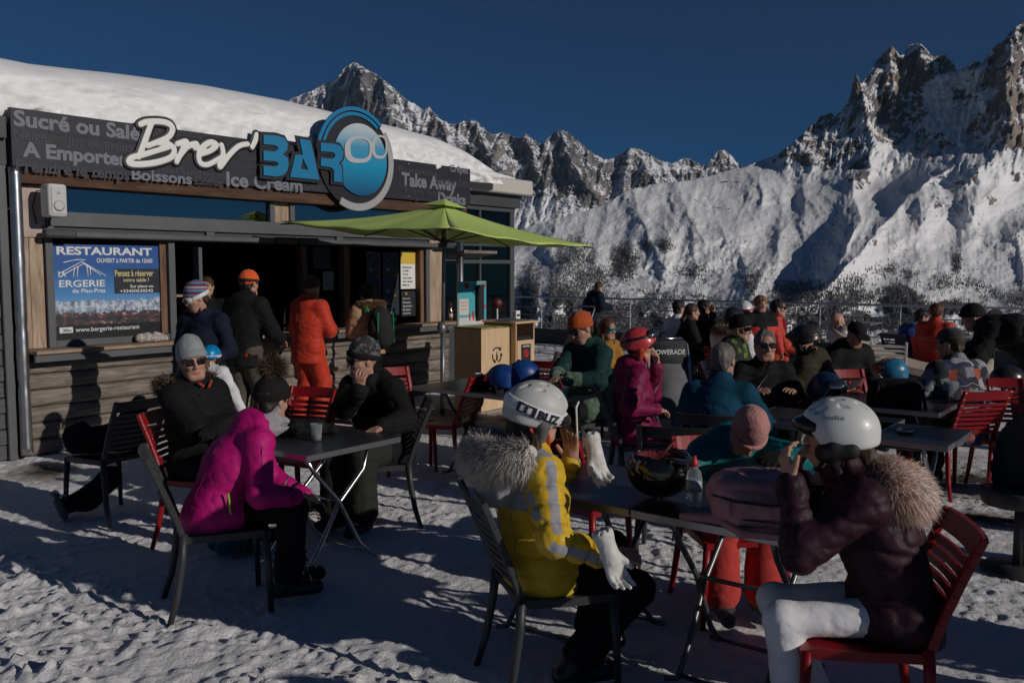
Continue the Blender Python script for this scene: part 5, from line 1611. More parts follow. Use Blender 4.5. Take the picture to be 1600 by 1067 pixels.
def hand_prims(w, f, n, side, curl=25, s=1.0, th=0.0, spread=6, thumb=35, gap=1.0):
    """palm + five bent fingers; f along the fingers, n out of the palm, side +1 right hand"""
    f = nrm(f)
    n = nrm(np.array(n) - f * (np.array(n) @ f))
    x = np.cross(f, n) * side            # toward the thumb
    pr = []
    k = 0.006 * s
    r0 = 0.0085 * s + th
    pb = 0.082 * s
    for i, off in enumerate((0.03, 0.011, -0.009, -0.028)):
        pr.append(rc(w + f * 0.012 * s + x * off * 0.6 * s, w + f * pb + x * off * s, 0.014 * s + th, 0.0115 * s + th, 0.014))
    pr.append(rc(w - f * 0.02, w + f * 0.03 * s, 0.024 * s + th, 0.024 * s + th, 0.02))
    for i, (off, ln) in enumerate(((0.03 * gap, 0.072), (0.011 * gap, 0.08), (-0.009 * gap, 0.074), (-0.028 * gap, 0.058))):
        p = w + f * pb + x * off * s
        a = R(curl * (0.5 + 0.15 * i))
        sp = R(spread * (1.2 - 0.8 * i))
        d = nrm(f * math.cos(sp) + x * math.sin(sp))
        for j, q in enumerate((0.45, 0.32, 0.26)):
            dd = d * math.cos(a) + n * math.sin(a)
            e = p + dd * ln * q * s
            pr.append(rc(p, e, r0 * (1.05 - 0.1 * j), r0 * (0.97 - 0.1 * j), k * 0.7))
            p = e
            a += R(curl * (1.0 if j == 0 else 0.7))
    p = w + f * 0.02 * s + x * 0.026 * s
    t = R(thumb)
    d1 = nrm(f * math.cos(t) + x * math.sin(t) + n * 0.35)
    pr.append(rc(p, p + d1 * 0.04 * s, 0.014 * s + th, 0.0105 * s + th, 0.01))
    p2 = p + d1 * 0.04 * s
    d2 = nrm(d1 + f * 0.5 + n * 0.2)
    pr.append(rc(p2, p2 + d2 * 0.03 * s, 0.0105 * s + th, 0.009 * s + th, 0.004))
    return pr
def head_prims(c, M, s):
    e = lambda x, y, z: c + M @ (np.array((x, y, z)) * s)
    E = lambda o, r, k=0.02, op='u': el(e(*o), np.array(r) * s, M, k * s, op)
    rr = lambda a, b, r1, r2, k=0.012, op='u': rc(e(*a), e(*b), r1 * s, r2 * s, k * s, op)
    pr = [E((0, -0.014, 0.028), (0.076, 0.095, 0.088)), E((0, 0.022, -0.035), (0.058, 0.064, 0.082), 0.03), rr((-0.022, 0.058, -0.09), (0.022, 0.058, -0.09), 0.024, 0.024, 0.03)]
    for sx in (-1, 1):
        pr.append(rr((sx * 0.052, 0.0, -0.055), (sx * 0.03, 0.05, -0.088), 0.022, 0.022, 0.03))
        pr.append(rr((sx * 0.034, 0.066, -0.02), (sx * 0.05, 0.045, -0.015), 0.02, 0.02, 0.02))
        pr.append(rr((sx * 0.018, 0.083, 0.026), (sx * 0.048, 0.068, 0.028), 0.012, 0.01, 0.016))
        pr.append(E((sx * 0.032, 0.092, 0.008), (0.016, 0.012, 0.01), 0.012, 's'))
        pr.append(E((sx * 0.032, 0.076, 0.008), (0.0125, 0.0105, 0.0105), 0.003))
        pr.append(E((sx * 0.077, -0.012, -0.005), (0.009, 0.021, 0.031), 0.008))
    pr += [rr((0, 0.084, 0.014), (0, 0.106, -0.026), 0.008, 0.012, 0.012), rr((-0.011, 0.098, -0.03), (0.011, 0.098, -0.03), 0.0085, 0.0085, 0.008)]
    pr += [rr((-0.018, 0.083, -0.056), (0.018, 0.083, -0.056), 0.0075, 0.0075, 0.007), rr((-0.016, 0.082, -0.067), (0.016, 0.082, -0.067), 0.008, 0.008, 0.007), rr((-0.022, 0.096, -0.0612), (0.022, 0.096, -0.0612), 0.0035, 0.0035, 0.003, 's')]
    return pr
SKIN = mat("skin", (0.42, 0.23, 0.165), 0.5, 0, 0.08, 120, 0.08, 14, 0.4)
LIPS = mat("lips", (0.32, 0.115, 0.095), 0.45)
EYE_D = mat("eye_dark", (0.03, 0.025, 0.022), 0.25)
BROW = mat("eyebrow", (0.07, 0.045, 0.03), 0.8)
LENS = mat("dark_lens", (0.01, 0.01, 0.012), 0.08, 0, spec=0.8)
RUB = mat("boot_shell", (0.02, 0.021, 0.023), 0.32, var=0.2, vscale=8)
SNOWBOOT = mat("boot_grey", (0.1, 0.105, 0.11), 0.55)
BUCK = mat("boot_buckle", (0.5, 0.5, 0.5), 0.25, 0.9)
HAIRM = {k: mat("hair_" + k, c, 0.55, 0, 0.6, 70, 0.35, 40, 0.4, stretch=(1, 1, 0.15)) for k, c in dict(brown=(0.045, 0.025, 0.015), dark=(0.016, 0.012, 0.01), grey=(0.12, 0.11, 0.105), blond=(0.22, 0.12, 0.05), auburn=(0.09, 0.035, 0.018)).items()}
def fur_mesh(name, roots, dirs, length, m, parent, width=0.0035, droop=(0, 0, -0.35), jit=0.35, seed=1, normals=None):
    g = np.random.default_rng(seed)
    n = len(roots)
    d = dirs + g.normal(0, jit, (n, 3))
    d /= np.linalg.norm(d, axis=1)[:, None]
    w = np.cross(d, g.normal(0, 1, (n, 3)))
    w /= np.maximum(1e-6, np.linalg.norm(w, axis=1))[:, None]
    L = length * g.uniform(0.55, 1.15, n)[:, None]
    dr = np.array(droop)[None] * L
    # a few strands share a clump tip, as real fur does
    cl = g.normal(0, 0.18, (max(2, n // 14), 3))[g.integers(0, max(2, n // 14), n)] * L
    V = np.zeros((n, 7, 3))
    for k, (t, ww) in enumerate(((0.0, 1.0), (0.4, 0.85), (0.75, 0.55))):
        p = roots + d * L * t + dr * t * t + cl * t * t
        V[:, 2 * k] = p - w * width * ww
        V[:, 2 * k + 1] = p + w * width * ww
    V[:, 6] = roots + d * L + dr + cl
    b = (np.arange(n) * 7)[:, None]
    F = [tuple(q) for q in np.concatenate([b + np.array([[0, 1, 3, 2]]), b + np.array([[2, 3, 5, 4]])]).tolist()] + [tuple(q) for q in (b + np.array([[4, 5, 6]])).tolist()]
    o = obj_np(name, V.reshape(-1, 3), F, m, parent, True)
    if normals is not None and len(o.data.vertices) == n * 7:
        o.data.normals_split_custom_set_from_vertices(np.repeat(normals, 7, axis=0).tolist())
    return o
def ell_roots(c, r, n, seed, keep=None):
    g = np.random.default_rng(seed)
    u = g.normal(0, 1, (n, 3))
    u /= np.linalg.norm(u, axis=1)[:, None]
    if keep is not None:
        u = u[keep(u)]
    return np.array(c)[None] + u * np.array(r)[None], u
def tube_roots(pts, r, n, seed, keep=None):
    g = np.random.default_rng(seed)
    pts = np.array(pts, float)
    seg = np.linalg.norm(pts[1:] - pts[:-1], axis=1)
    cu = np.concatenate([[0], np.cumsum(seg)])
    t = g.uniform(0, cu[-1], n)
    i = np.clip(np.searchsorted(cu, t) - 1, 0, len(seg) - 1)
    f = ((t - cu[i]) / seg[i])[:, None]
    c = pts[i] * (1 - f) + pts[i + 1] * f
    tg = (pts[i + 1] - pts[i]) / seg[i][:, None]
    v = g.normal(0, 1, (n, 3))
    v -= tg * (v * tg).sum(1)[:, None]
    v /= np.linalg.norm(v, axis=1)[:, None]
    if keep is not None:
        k = keep(v, t / cu[-1])
        c, v = c[k], v[k]
    return c + v * r, v
def head_frame_obj(name, prims, m, parent, h, noise=None, sel=None):
    return sdf_obj(name, prims, m, parent, h, noise, sel)
def person(label, px, py, Y, az, pose="sit", s=1.0, lean=8, side=0, twist=0, hy=0, hp=0, hr=0, hands=None, hint=None, hdir=None, knees=None, feet=None,
           jk=None, tr=None, boot=RUB, hat=None, glasses=None, hair=None, gloves=None, h=0.011, fit_h=True, curl=(25, 25), extras=None, chairkind=None, chairlab=None, chair_off=0.0, chair_az=None, skin=SKIN, group=None, boot2=True, hz=None, neck=1.0):
    tgt = P(px, py, Y)
    hat_h = {"helmet": 0.145, "beanie": 0.152, "cap": 0.13, None: 0.122}.get(hat["t"] if hat else None, 0.13)
    Mh = rotm(hy, hp, hr)
    def dirv(a):
        return nrm((math.sin(R(side)), math.sin(R(a)) * math.cos(R(side)), math.cos(R(a)) * math.cos(R(side))))
    def skel(s, hz):
        k = {}
        k["P"] = np.array((0, 0, hz))
        k["d1"], k["d2"] = dirv(lean * 0.7), dirv(lean * 1.2)
        k["C"] = k["P"] + k["d1"] * 0.27 * s
        k["N"] = k["C"] + k["d2"] * 0.235 * s
        k["H"] = k["N"] + nrm(k["d2"] * 0.6 + np.array((0, 0, 0.5)) + Mh[:, 1] * 0.25) * 0.085 * s * neck + Mh[:, 2] * 0.085 * s + Mh[:, 1] * 0.012 * s
        return k
    def topz(k, s):          # highest point of head and hat
        return k["H"][2] + s * hat_h * max(0.55, abs(Mh[2, 2])) + 0.03 * s * (1 - abs(Mh[2, 2]))
    hz0 = hz if hz is not None else (0.545 * (0.55 + 0.45 * s) if pose == "sit" else 0.93 * s)
    k = skel(s, hz0)
    if fit_h:
        for _ in range(8):
            e = tgt.z - topz(k, s)
            if pose == "sit" and hz is None:
                hz0 = float(np.clip(hz0 + e, 0.5, 0.66))
            elif pose == "stand":
                s *= 1 + e / max(0.5, tgt.z)
                hz0 = 0.93 * s
            k = skel(s, hz0)
    rz = face(az)
    Rz = np.array(Matrix.Rotation(rz, 3, 'Z'))
    hw = Rz @ k["H"]
    root = Vector((tgt.x - hw[0], tgt.y - hw[1], 0))
    dz_ = tgt.z - topz(k, s)
    if abs(dz_) > 0.03: print("HEAD OFF %.2f lean %s" % (dz_, lean), label)
    ob = thing("person", label, "person", root, rz, group)
    def loc(px_, py_, Y_):
        p = P(px_, py_, Y_)
        return Rz.T @ (np.array(p) - np.array(root))
    Pp, C, N, Hc, d1, d2 = k["P"], k["C"], k["N"], k["H"], k["d1"], k["d2"]
    tw = rotm(twist)
    ux = nrm(tw[:, 0] - d2 * (tw[:, 0] @ d2))
    uy = np.cross(d2, ux)
    ux1 = nrm(np.array((1, 0, 0)) - d1 * d1[0])
    uy1 = np.cross(d1, ux1)
    T1 = np.stack([ux1, uy1, d1], 1)
    T2 = np.stack([ux, uy, d2], 1)
    Sh = [C + d2 * 0.185 * s - ux * 0.172 * s, C + d2 * 0.185 * s + ux * 0.172 * s]      # left, right
    hips = [Pp - np.array((0.085 * s, 0, 0.01)), Pp + np.array((0.085 * s, 0, -0.01))]
    la, lf = 0.285 * s, 0.255 * s
    El, Wr = [None, None], [None, None]
    for i in (0, 1):
        sg = (-1, 1)[i]
        t = hands[i] if hands else None
        if t is None:
            t = (Pp + np.array((sg * 0.13, 0.36, 0.1))) if pose == "sit" else (Pp + np.array((sg * 0.27, 0.06, -0.03)))
        elif len(t) == 4:
            t = loc(*t[1:])
        hn = hint[i] if hint and hint[i] is not None else (sg * 0.8, -0.6, -0.9)
        El[i], Wr[i] = ik(Sh[i], t, la, lf, hn)
    lt, ls = 0.43 * s, 0.42 * s
    Kn, An = [None, None], [None, None]
    for i in (0, 1):
        sg = (-1, 1)[i]
        if feet and feet[i] is not None:
            ft = np.array(feet[i], float) if len(feet[i]) == 3 else loc(*feet[i][1:])
        else:
            ft = np.array((sg * 0.11, 0.42 * s if pose == "sit" else 0.0 + 0.05 * sg, 0.1))
        kh = knees[i] if knees and knees[i] is not None else ((sg * 0.1, 1, 0.75) if pose == "sit" else (0, 1, 0))
        Kn[i], An[i] = ik(hips[i], ft, lt, ls, kh)
    nf = folds
    # ---- body: one continuous surface
    bp = [rc(Pp, C, 0.085 * s, 0.085 * s, 0.04), rc(C, N - d2 * 0.04, 0.085 * s, 0.06 * s, 0.04), rc(Sh[0], Sh[1], 0.045 * s, 0.045 * s, 0.04), rc(N - d2 * 0.03, Hc - Mh[:, 2] * 0.05 * s - Mh[:, 1] * 0.012 * s, 0.055 * s, 0.052 * s, 0.03)]
    hand_p = []
    hdirs = []
    for i in (0, 1):
        sg = (-1, 1)[i]
        bp += [rc(Sh[i], El[i], 0.042 * s, 0.036 * s, 0.02), rc(El[i], Wr[i], 0.036 * s, 0.026 * s, 0.02), rc(hips[i], Kn[i], 0.06 * s, 0.045 * s, 0.02), rc(Kn[i], An[i], 0.045 * s, 0.035 * s, 0.02), rc(An[i], An[i] + np.array((0, 0.12 * s, -0.05)), 0.035 * s, 0.03 * s, 0.02)]
        f = nrm(Wr[i] - El[i])
        n_ = np.array((0, -0.3, -1.0)) if abs(f[2]) < 0.8 else np.array((-sg, 0.2, 0))
        if hdir and hdir[i] is not None:
            f, n_ = (nrm(np.array(v)) for v in hdir[i])
        hp_ = hand_prims(Wr[i], f, n_, sg, curl[i], s)
        hand_p.append((Wr[i], f, n_, sg, curl[i]))
        if not (gloves and gloves.get("on", (1, 1))[i]):
            bp += hp_
    bp += head_prims(Hc, Mh, s)
    def face_sel(c):
        q = ((c - Hc) @ Mh) / s
        o_ = np.zeros(len(c), int)
        o_[(np.abs(q[:, 0]) < 0.024) & (q[:, 1] > 0.074) & (q[:, 2] < -0.05) & (q[:, 2] > -0.073)] = 1
        ex = np.abs(np.abs(q[:, 0]) - 0.032)
        o_[(ex < 0.009) & (np.abs(q[:, 2] - 0.008) < 0.0065) & (q[:, 1] > 0.07)] = 2
        o_[(ex < 0.02) & (np.abs(q[:, 2] - 0.031) < 0.005) & (q[:, 1] > 0.06)] = 3
        return o_
    sdf_obj("body", bp, [skin, LIPS, EYE_D, BROW], ob, h * 0.72, None, face_sel)
    # ---- trousers and boots
    trm = tr.get("m")
    q = tr.get("q", 0.012)
    tp = [rc(hips[0], hips[1], 0.1 * s * tr.get('k', 1) + q, 0.1 * s * tr.get('k', 1) + q, 0.05)]
    for i in (0, 1):
        fl = tr.get("flare", 0.012)
        tp += [rc(hips[i], Kn[i], 0.083 * s * tr.get('k', 1) + q, 0.062 * s * tr.get('k', 1) + q, 0.02 if tr.get('k') else 0.04), rc(Kn[i], An[i] + (Kn[i] - An[i]) * tr.get("cuff", 0.12), 0.06 * s + q, 0.056 * s + q + fl, 0.035)]
    if pose == "stand":
        tp.append(rc(Pp, Pp + np.array((0, 0, 0.1)), 0.11 * s, 0.11 * s, 0.04))
    sdf_obj("trousers", tp, trm, ob, h, nf(tr.get("fold", 0.006), (7, 7, 16), px * 0.1), tr.get("sel"))
    for i in (0, 1):
        bd = nrm(np.array((0.1 * (-1, 1)[i], 1, 0)))
        if tr.get("fdir"): bd = nrm(tr["fdir"][i])
        a = np.array((An[i][0], An[i][1], max(0.1 * s, An[i][2])))
        up = nrm(Kn[i] - An[i])
        b_ = sdf_obj("boot", [rc(a + up * 0.12 * s, a, 0.062 * s, 0.06 * s, 0.02), rc(a - bd * 0.05 * s + np.array((0, 0, -0.045 * s)), a + bd * 0.16 * s + np.array((0, 0, -0.05 * s)), 0.05 * s, 0.042 * s, 0.03), cut(a - np.array((0, 0, 0.092 * s)), (0, 0, -1))], boot, ob, h)
        if h < 0.0125:
            sd = np.cross(bd, (0, 0, 1))
            mb = MB()
            for t_ in (0.02, 0.07, 0.12):
                c0 = a + bd * (0.05 * s if t_ > 0.03 else 0.09 * s) * (1 - t_ * 3) + np.array((0, 0, t_ * s - 0.02))
                mb.box(c0 + bd * 0.045 * s, (0.012, 0.09 * s, 0.014), Matrix.Rotation(math.atan2(sd[1], sd[0]) + R(90), 3, 'Z'), 0.003)
            mb.build("buckle", BUCK, b_)
    # ---- jacket
    p = jk.get("puff", 0.012)
    hem = jk.get("hem", 0.1)
    qt = jk.get("quilt")
    wd = jk.get("wide", 1.38)
    jm = jk["m"]
    jp = [rc((0, 0, -hem * s - (0.12 if pose == "stand" else 0.0)), (0, 0, 0.27 * s), 0.128 * s + p, 0.122 * s + p, 0.05, 'u', (Pp, T1, (wd * 0.94, 1, 1)), qt)]
    if pose == "stand":
        jp.append(cut(Pp - d1 * hem * s, -d1, 0.012))
    else:
        jp.append(cut(Pp - np.array((0, 0, 0.088)), (0, 0.12, -1), 0.03))
    jp.append(rc((0, 0, 0.0), (0, -0.01, 0.165 * s), 0.12 * s + p, 0.092 * s + p, 0.07, 'u', (C, T2, (wd * 1.02, 1, 1)), qt))
    if pose == "sit" and jk.get("lap", True):
        for i in (0, 1):
            jp.append(rc(hips[i], hips[i] + (Kn[i] - hips[i]) * jk.get("lapl", 0.3), 0.1 * s + p, 0.092 * s + p, 0.06))
    jp.append(rc(Sh[0] - d2 * 0.005, Sh[1] - d2 * 0.005, 0.066 * s + p * 0.6, 0.066 * s + p * 0.6, 0.05))
    for i in (0, 1):
        ap = p * jk.get("arm", 0.9)
        jp += [rc(Sh[i], El[i], 0.063 * s + ap, 0.053 * s + ap, 0.035, 'u', None, qt), rc(El[i], Wr[i] - nrm(Wr[i] - El[i]) * 0.01, 0.053 * s + ap, 0.04 * s + ap * 0.8, 0.03, 'u', None, qt)]
    if jk.get("collar", True):
        jp.append(rc(N - d2 * 0.03, N + d2 * 0.055 * s + uy * 0.008, 0.078 * s + p * 0.4, 0.074 * s + p * 0.3, 0.03))
        jp.append(rc(N + d2 * 0.05 * s + uy * 0.008, N + d2 * 0.16 * s + uy * 0.02, 0.06 * s, 0.064 * s, 0.012, 's'))
    hd = jk.get("hood")
    if hd:
        jp.append(el(N - uy * 0.085 * s - d2 * (0.02 if hd != "big" else 0.05), np.array((0.125, 0.075, 0.1 if hd != "big" else 0.14)) * s, T2, 0.04))
        jp.append(rc(N - uy * 0.05 * s - ux * 0.09 * s + d2 * 0.01, N - uy * 0.05 * s + ux * 0.09 * s + d2 * 0.01, 0.05 * s, 0.05 * s, 0.04))
    jms = jm if isinstance(jm, (list, tuple)) else [jm]
    ctx = dict(P=Pp, C=C, N=N, H=Hc, M=Mh, Sh=Sh, El=El, Wr=Wr, Kn=Kn, An=An, hips=hips, ux=ux, uy=uy, d2=d2, d1=d1, s=s, ob=ob, Rz=Rz, root=root, loc=loc, h=h, hand=hand_p, T2=T2)
    jsel = (lambda c: jk["sel"](c, ctx)) if jk.get("sel") else None
    ctx["jacket"] = sdf_obj("jacket", jp, jms, ob, h, nf(jk.get("fold", 0.008), jk.get("fsc", (8, 8, 20)), px * 0.13, 0.002), jsel)
    if h <= 0.0106 and jk.get("seams", True):
        me = ctx["jacket"].data
        bvh = BVHTree.FromPolygons([v.co for v in me.vertices], [tuple(p_.vertices) for p_ in me.polygons])
        base = jms[0].node_tree.nodes["Principled BSDF"].inputs["Base Color"].default_value
        sm = mat("seam_%s" % jms[0].name, tuple(c_ * 0.55 for c_ in base[:3]), 0.7)
        def seam(pts, m_, r=0.0022, name="seam"):
            q = []
            for a_, b_ in zip(pts[:-1], pts[1:]):
                for k_ in range(8):
                    hit = bvh.find_nearest(Vector(np.array(a_) + (np.array(b_) - np.array(a_)) * k_ / 8))
                    if hit[0] is not None and (not q or (hit[0] - q[-1]).length > 0.006): q.append(hit[0].copy())
            if len(q) > 2: MB().tube(q, r, 5).build(name, m_, ctx["jacket"])
        T_ = lambda O, M_, v: O + M_ @ np.array(v)
        seam([T_(C, T2, (-0.2, -0.2, 0.06)), T_(C, T2, (0, -0.25, 0.09)), T_(C, T2, (0.2, -0.2, 0.06))], sm)
        seam([T_(C, T2, (-0.13, -0.25, 0.05)), T_(C, T2, (-0.15, -0.25, -0.1)), T_(Pp, T1, (-0.15, -0.28, 0.05))], sm)
        seam([T_(C, T2, (0.13, -0.25, 0.05)), T_(C, T2, (0.15, -0.25, -0.1)), T_(Pp, T1, (0.15, -0.28, 0.05))], sm)
        seam([T_(N, T2, (0.0, 0.25, 0.0)), T_(C, T2, (0, 0.3, 0.05)), T_(Pp, T1, (0, 0.3, 0.1))], mat("zip_metal", (0.16, 0.16, 0.17), 0.4, 0.6), 0.004, "zip")
        for i in (0, 1):
            ax_ = nrm(Wr[i] - El[i]); e1_ = nrm(np.cross(ax_, (0.3, 0.2, 0.9))); e2_ = np.cross(ax_, e1_)
            for dd in (0.035, 0.05):
                seam([Wr[i] - ax_ * dd + (e1_ * math.cos(a_) + e2_ * math.sin(a_)) * 0.09 for a_ in np.linspace(0, 6.28, 9)], sm, 0.002)
            if jk.get("armseam", True): seam([Sh[i] + ux * (-1, 1)[i] * 0.15, El[i] + ux * (-1, 1)[i] * 0.12], sm)
    if gloves:
        for i in (0, 1):
            if gloves.get("on", (1, 1))[i]:
                w, f, n_, sg, cu = hand_p[i]
                sdf_obj("glove", hand_prims(w, f, n_, sg, cu * 0.8, s * 1.08, 0.006) + [rc(w - nrm(f) * 0.07, w, 0.05 * s + p * 0.5, 0.036 * s, 0.02)], gloves["m"], ob, min(h, 0.009))
    # ---- hair, hat, glasses
    e = lambda x, y, z: Hc + Mh @ (np.array((x, y, z)) * s)
    E = lambda o, r, k_=0.02, op='u': el(e(*o), np.array(r) * s, Mh, k_ * s, op)
    rr = lambda a, b, r1, r2, k_=0.012, op='u': rc(e(*a), e(*b), r1 * s, r2 * s, k_ * s, op)
    pl = lambda o, n_, k_=0.004: cut(e(*o), Mh @ np.array(n_, float), k_)
    hh = min(h, 0.0095)
    if hair:
        hm = HAIRM[hair[0]]
        pr = [E((0, -0.018, 0.034), (0.085, 0.104, 0.094)), E((0, 0.088 + 0.008 * (hair[1] == 'short'), -0.02 + 0.034 * (hair[1] == 'short')), (0.072, 0.06, 0.086), 0.012, 's')]
        pr += [E((sx * 0.08, 0.0, -0.03), (0.02, 0.03, 0.04), 0.01, 's') for sx in (-1, 1)] if hair[1] == "short" else []
        if hair[1] == "short":
            pr += [pl((0, 0, -0.05), (0, -0.25, -1)), rr((-0.03, -0.06, -0.04), (0.03, -0.06, -0.04), 0.035, 0.035, 0.02)]
        elif hair[1] == "long":
            for sx in (-1, 1):
                pr += [rr((sx * 0.06, -0.02, -0.02), (sx * 0.085, -0.005, -0.15), 0.032, 0.03, 0.03), rr((sx * 0.085, -0.005, -0.15), (sx * 0.09, 0.02, -0.24), 0.03, 0.014, 0.03)]
            pr += [rr((0, -0.07, 0.0), (0, -0.085, -0.2), 0.06, 0.045, 0.04)]
        elif hair[1] == "tail":
            pr += [rr((0, -0.09, -0.03), (0, -0.12, -0.12), 0.04, 0.04, 0.03), rr((0, -0.12, -0.12), (0, -0.1, -0.27), 0.04, 0.015, 0.03)]
        elif hair[1] == "mop":
            pr += [E((0.01, 0.04, 0.085), (0.075, 0.06, 0.035), 0.03), E((0, -0.03, 0.02), (0.095, 0.1, 0.09), 0.03)]
        sdf_obj("hair", pr, hm, ob, hh, folds(0.008, (34, 34, 12), px, 0.004))
    if hat:
        t = hat["t"]
        if t == "beanie":
            sl = hat.get("slouch", 0.0)
            pr = [E((0, -0.012 - sl * 0.3, 0.052 + sl * 0.2), (0.094, 0.113, 0.1 + sl * 0.4)), pl((0, 0.06, 0.036), (0, 0.28, -1))]
            hb = sdf_obj("beanie", pr, hat["m"], ob, hh, folds(0.004, (16, 16, 30), px, 0.002))
            pr = [E((0, -0.012, 0.05), (0.1, 0.119, 0.104)), pl((0, 0.06, 0.033), (0, 0.28, -1)), pl((0, 0.06, 0.033 + hat.get("cuff", 0.045)), (0, -0.28, 1))]
            sdf_obj("cuff", pr, hat.get("m2", hat["m"]), hb, min(hh, 0.008))
            if hat.get("pom"):
                c0 = e(0, -0.03, 0.19)
                rt, u = ell_roots(c0, (0.02, 0.02, 0.02), 2600, 5)
                fur_mesh("pompom", rt, u, 0.065, hat["pom"], hb, 0.003, (0, 0, -0.1), 0.25)
        elif t == "cap":
            pr = [E((0, -0.012, 0.045), (0.09, 0.108, 0.088)), pl((0, 0.05, 0.045), (0, 0.15, -1))]
            hb = sdf_obj("cap", pr, hat["m"], ob, hh)
            if hat.get("peak", True):
                sdf_obj("peak", [E((0, 0.1, 0.05), (0.07, 0.085, 0.012), 0.004)], hat["m"], hb, 0.006)
            else:
                sdf_obj("band", [E((0, -0.012, 0.045), (0.094, 0.112, 0.092)), pl((0, 0.05, 0.045), (0, 0.15, -1)), pl((0, 0.05, 0.068), (0, -0.15, 1))], hat["m"], hb, 0.008)
        elif t == "helmet":
            sz = hat.get("size", 1.0)
            HR = np.array((0.116, 0.142, 0.122)) * sz
            hc = (0, -0.012, 0.022)
            inn = tuple(HR - 0.02)
            pr = [E(hc, HR, 0.001), E((0, -0.065, -0.03), (0.098 * sz, 0.078 * sz, 0.062 * sz), 0.03), pl((0, -0.03, -0.04), (0, -0.12, -1), 0.012)]
            # face opening and inside hollow, ear cut-outs
            pr += [E((0, 0.1, -0.055), (0.1, 0.085, 0.105), 0.012, 's'), E((0, -0.005, -0.025), (0.09, 0.11, 0.1), 0.008, 's')]
            for (vx, vy, vz) in hat.get("vents", [(0.03, 0.075, 0.12), (-0.03, 0.075, 0.12), (0.062, 0.06, 0.105), (-0.062, 0.06, 0.105), (0.03, 0.0, 0.143), (-0.03, 0.0, 0.143), (0.068, -0.02, 0.12), (-0.068, -0.02, 0.12), (0.035, -0.08, 0.125), (-0.035, -0.08, 0.125)]):
                zz_ = lambda y_: 0.022 + 0.122 * math.sqrt(max(0.05, 1 - (vx / 0.116) ** 2 - ((y_ + 0.012) / 0.142) ** 2)) - 0.001
                pr.append(rr(np.array((vx, vy + 0.013, zz_(vy + 0.013))) * sz, np.array((vx * 1.06, vy - 0.016, zz_(vy - 0.016))) * sz, 0.0085, 0.006, 0.002, 's'))
            hb = sdf_obj("helmet", pr, hat["m"], ob, 0.0058 if h < 0.01 else min(hh, 0.0075), None)
            if hat.get("ears", True):
                for sx in (-1, 1):
                    sdf_obj("ear_pad", [rr((sx * 0.088, 0.012, -0.03), (sx * 0.082, 0.012, -0.085), 0.034, 0.024, 0.01)] + ([rr((sx * 0.09, -0.045, -0.035), (sx * 0.086, 0.045, -0.05), 0.034, 0.034, 0.01)] if hat.get("bigear") else []) + [E((sx * 0.06, 0.012, -0.05), (0.02, 0.045, 0.06), 0.004, 's')], hat.get("pad", BLACK), hb, 0.0075)
                    sdf_obj("chin_strap", [rr((sx * 0.092, 0.035, -0.06), (sx * 0.03, 0.065, -0.125), 0.009, 0.008, 0.004), rr((sx * 0.092, -0.04, -0.05), (sx * 0.075, 0.02, -0.105), 0.009, 0.008, 0.004), rr((sx * 0.03, 0.065, -0.125), (0, 0.07, -0.13), 0.008, 0.008, 0.003)], hat.get("strap", BLACK), hb, 0.006)
            gg = hat.get("goggles")
            if gg:
                gz = gg.get("z", 0.055)
                gp = gg.get("tilt", 12)
                Mg = Mh @ rotm(0, -gp)
                gc = e(0, -0.012, 0.022)
                GL = lambda o, r, k_=0.004, op='u': el(gc + Mg @ (np.array(o) * s), np.array(r) * s, Mg, k_ * s, op)
                gpl = lambda o, n_: cut(gc + Mg @ (np.array(o) * s), Mg @ np.array(n_, float), 0.004)
                zc = gz - 0.022
                fr_ = [GL((0, 0.015, zc), (0.108, 0.148, 0.055)), gpl((0, 0.085, 0), (0, -1, 0)), gpl((0, 0, zc + 0.042), (0, 0, 1)), gpl((0, 0, zc - 0.04), (0, 0, -1))]
                g0 = sdf_obj("goggles", fr_, gg["m"], hb, 0.006)
                sdf_obj("lens", [GL((0, 0.018, zc), (0.106, 0.152, 0.05)), gpl((0, 0.1, 0), (0, -1, 0)), gpl((0, 0, zc + 0.034), (0, 0, 1)), gpl((0, 0, zc - 0.032), (0, 0, -1))], gg["lens"], g0, 0.006)
                sr = HR + 0.004
                ctx["gog"] = (gc, Mg, sr * s, zc * s, g0)
                if gg.get("sw", 0.021) <= 0: gg = None
            if gg:
                sw = gg.get("sw", 0.021)
                sdf_obj("strap", [GL((0, 0, 0), sr, 0.002), gpl((0, 0, zc + sw), (0, 0, 1)), gpl((0, 0, zc - sw), (0, 0, -1)), gpl((0, 0.1, 0), (0, 1, 0)), GL((0, 0, 0), HR - 0.004, 0.002, 's')], gg.get("strap", gg["m"]), g0, 0.0055)
                ctx["gog"] = (gc, Mg, sr * s, zc * s, g0)
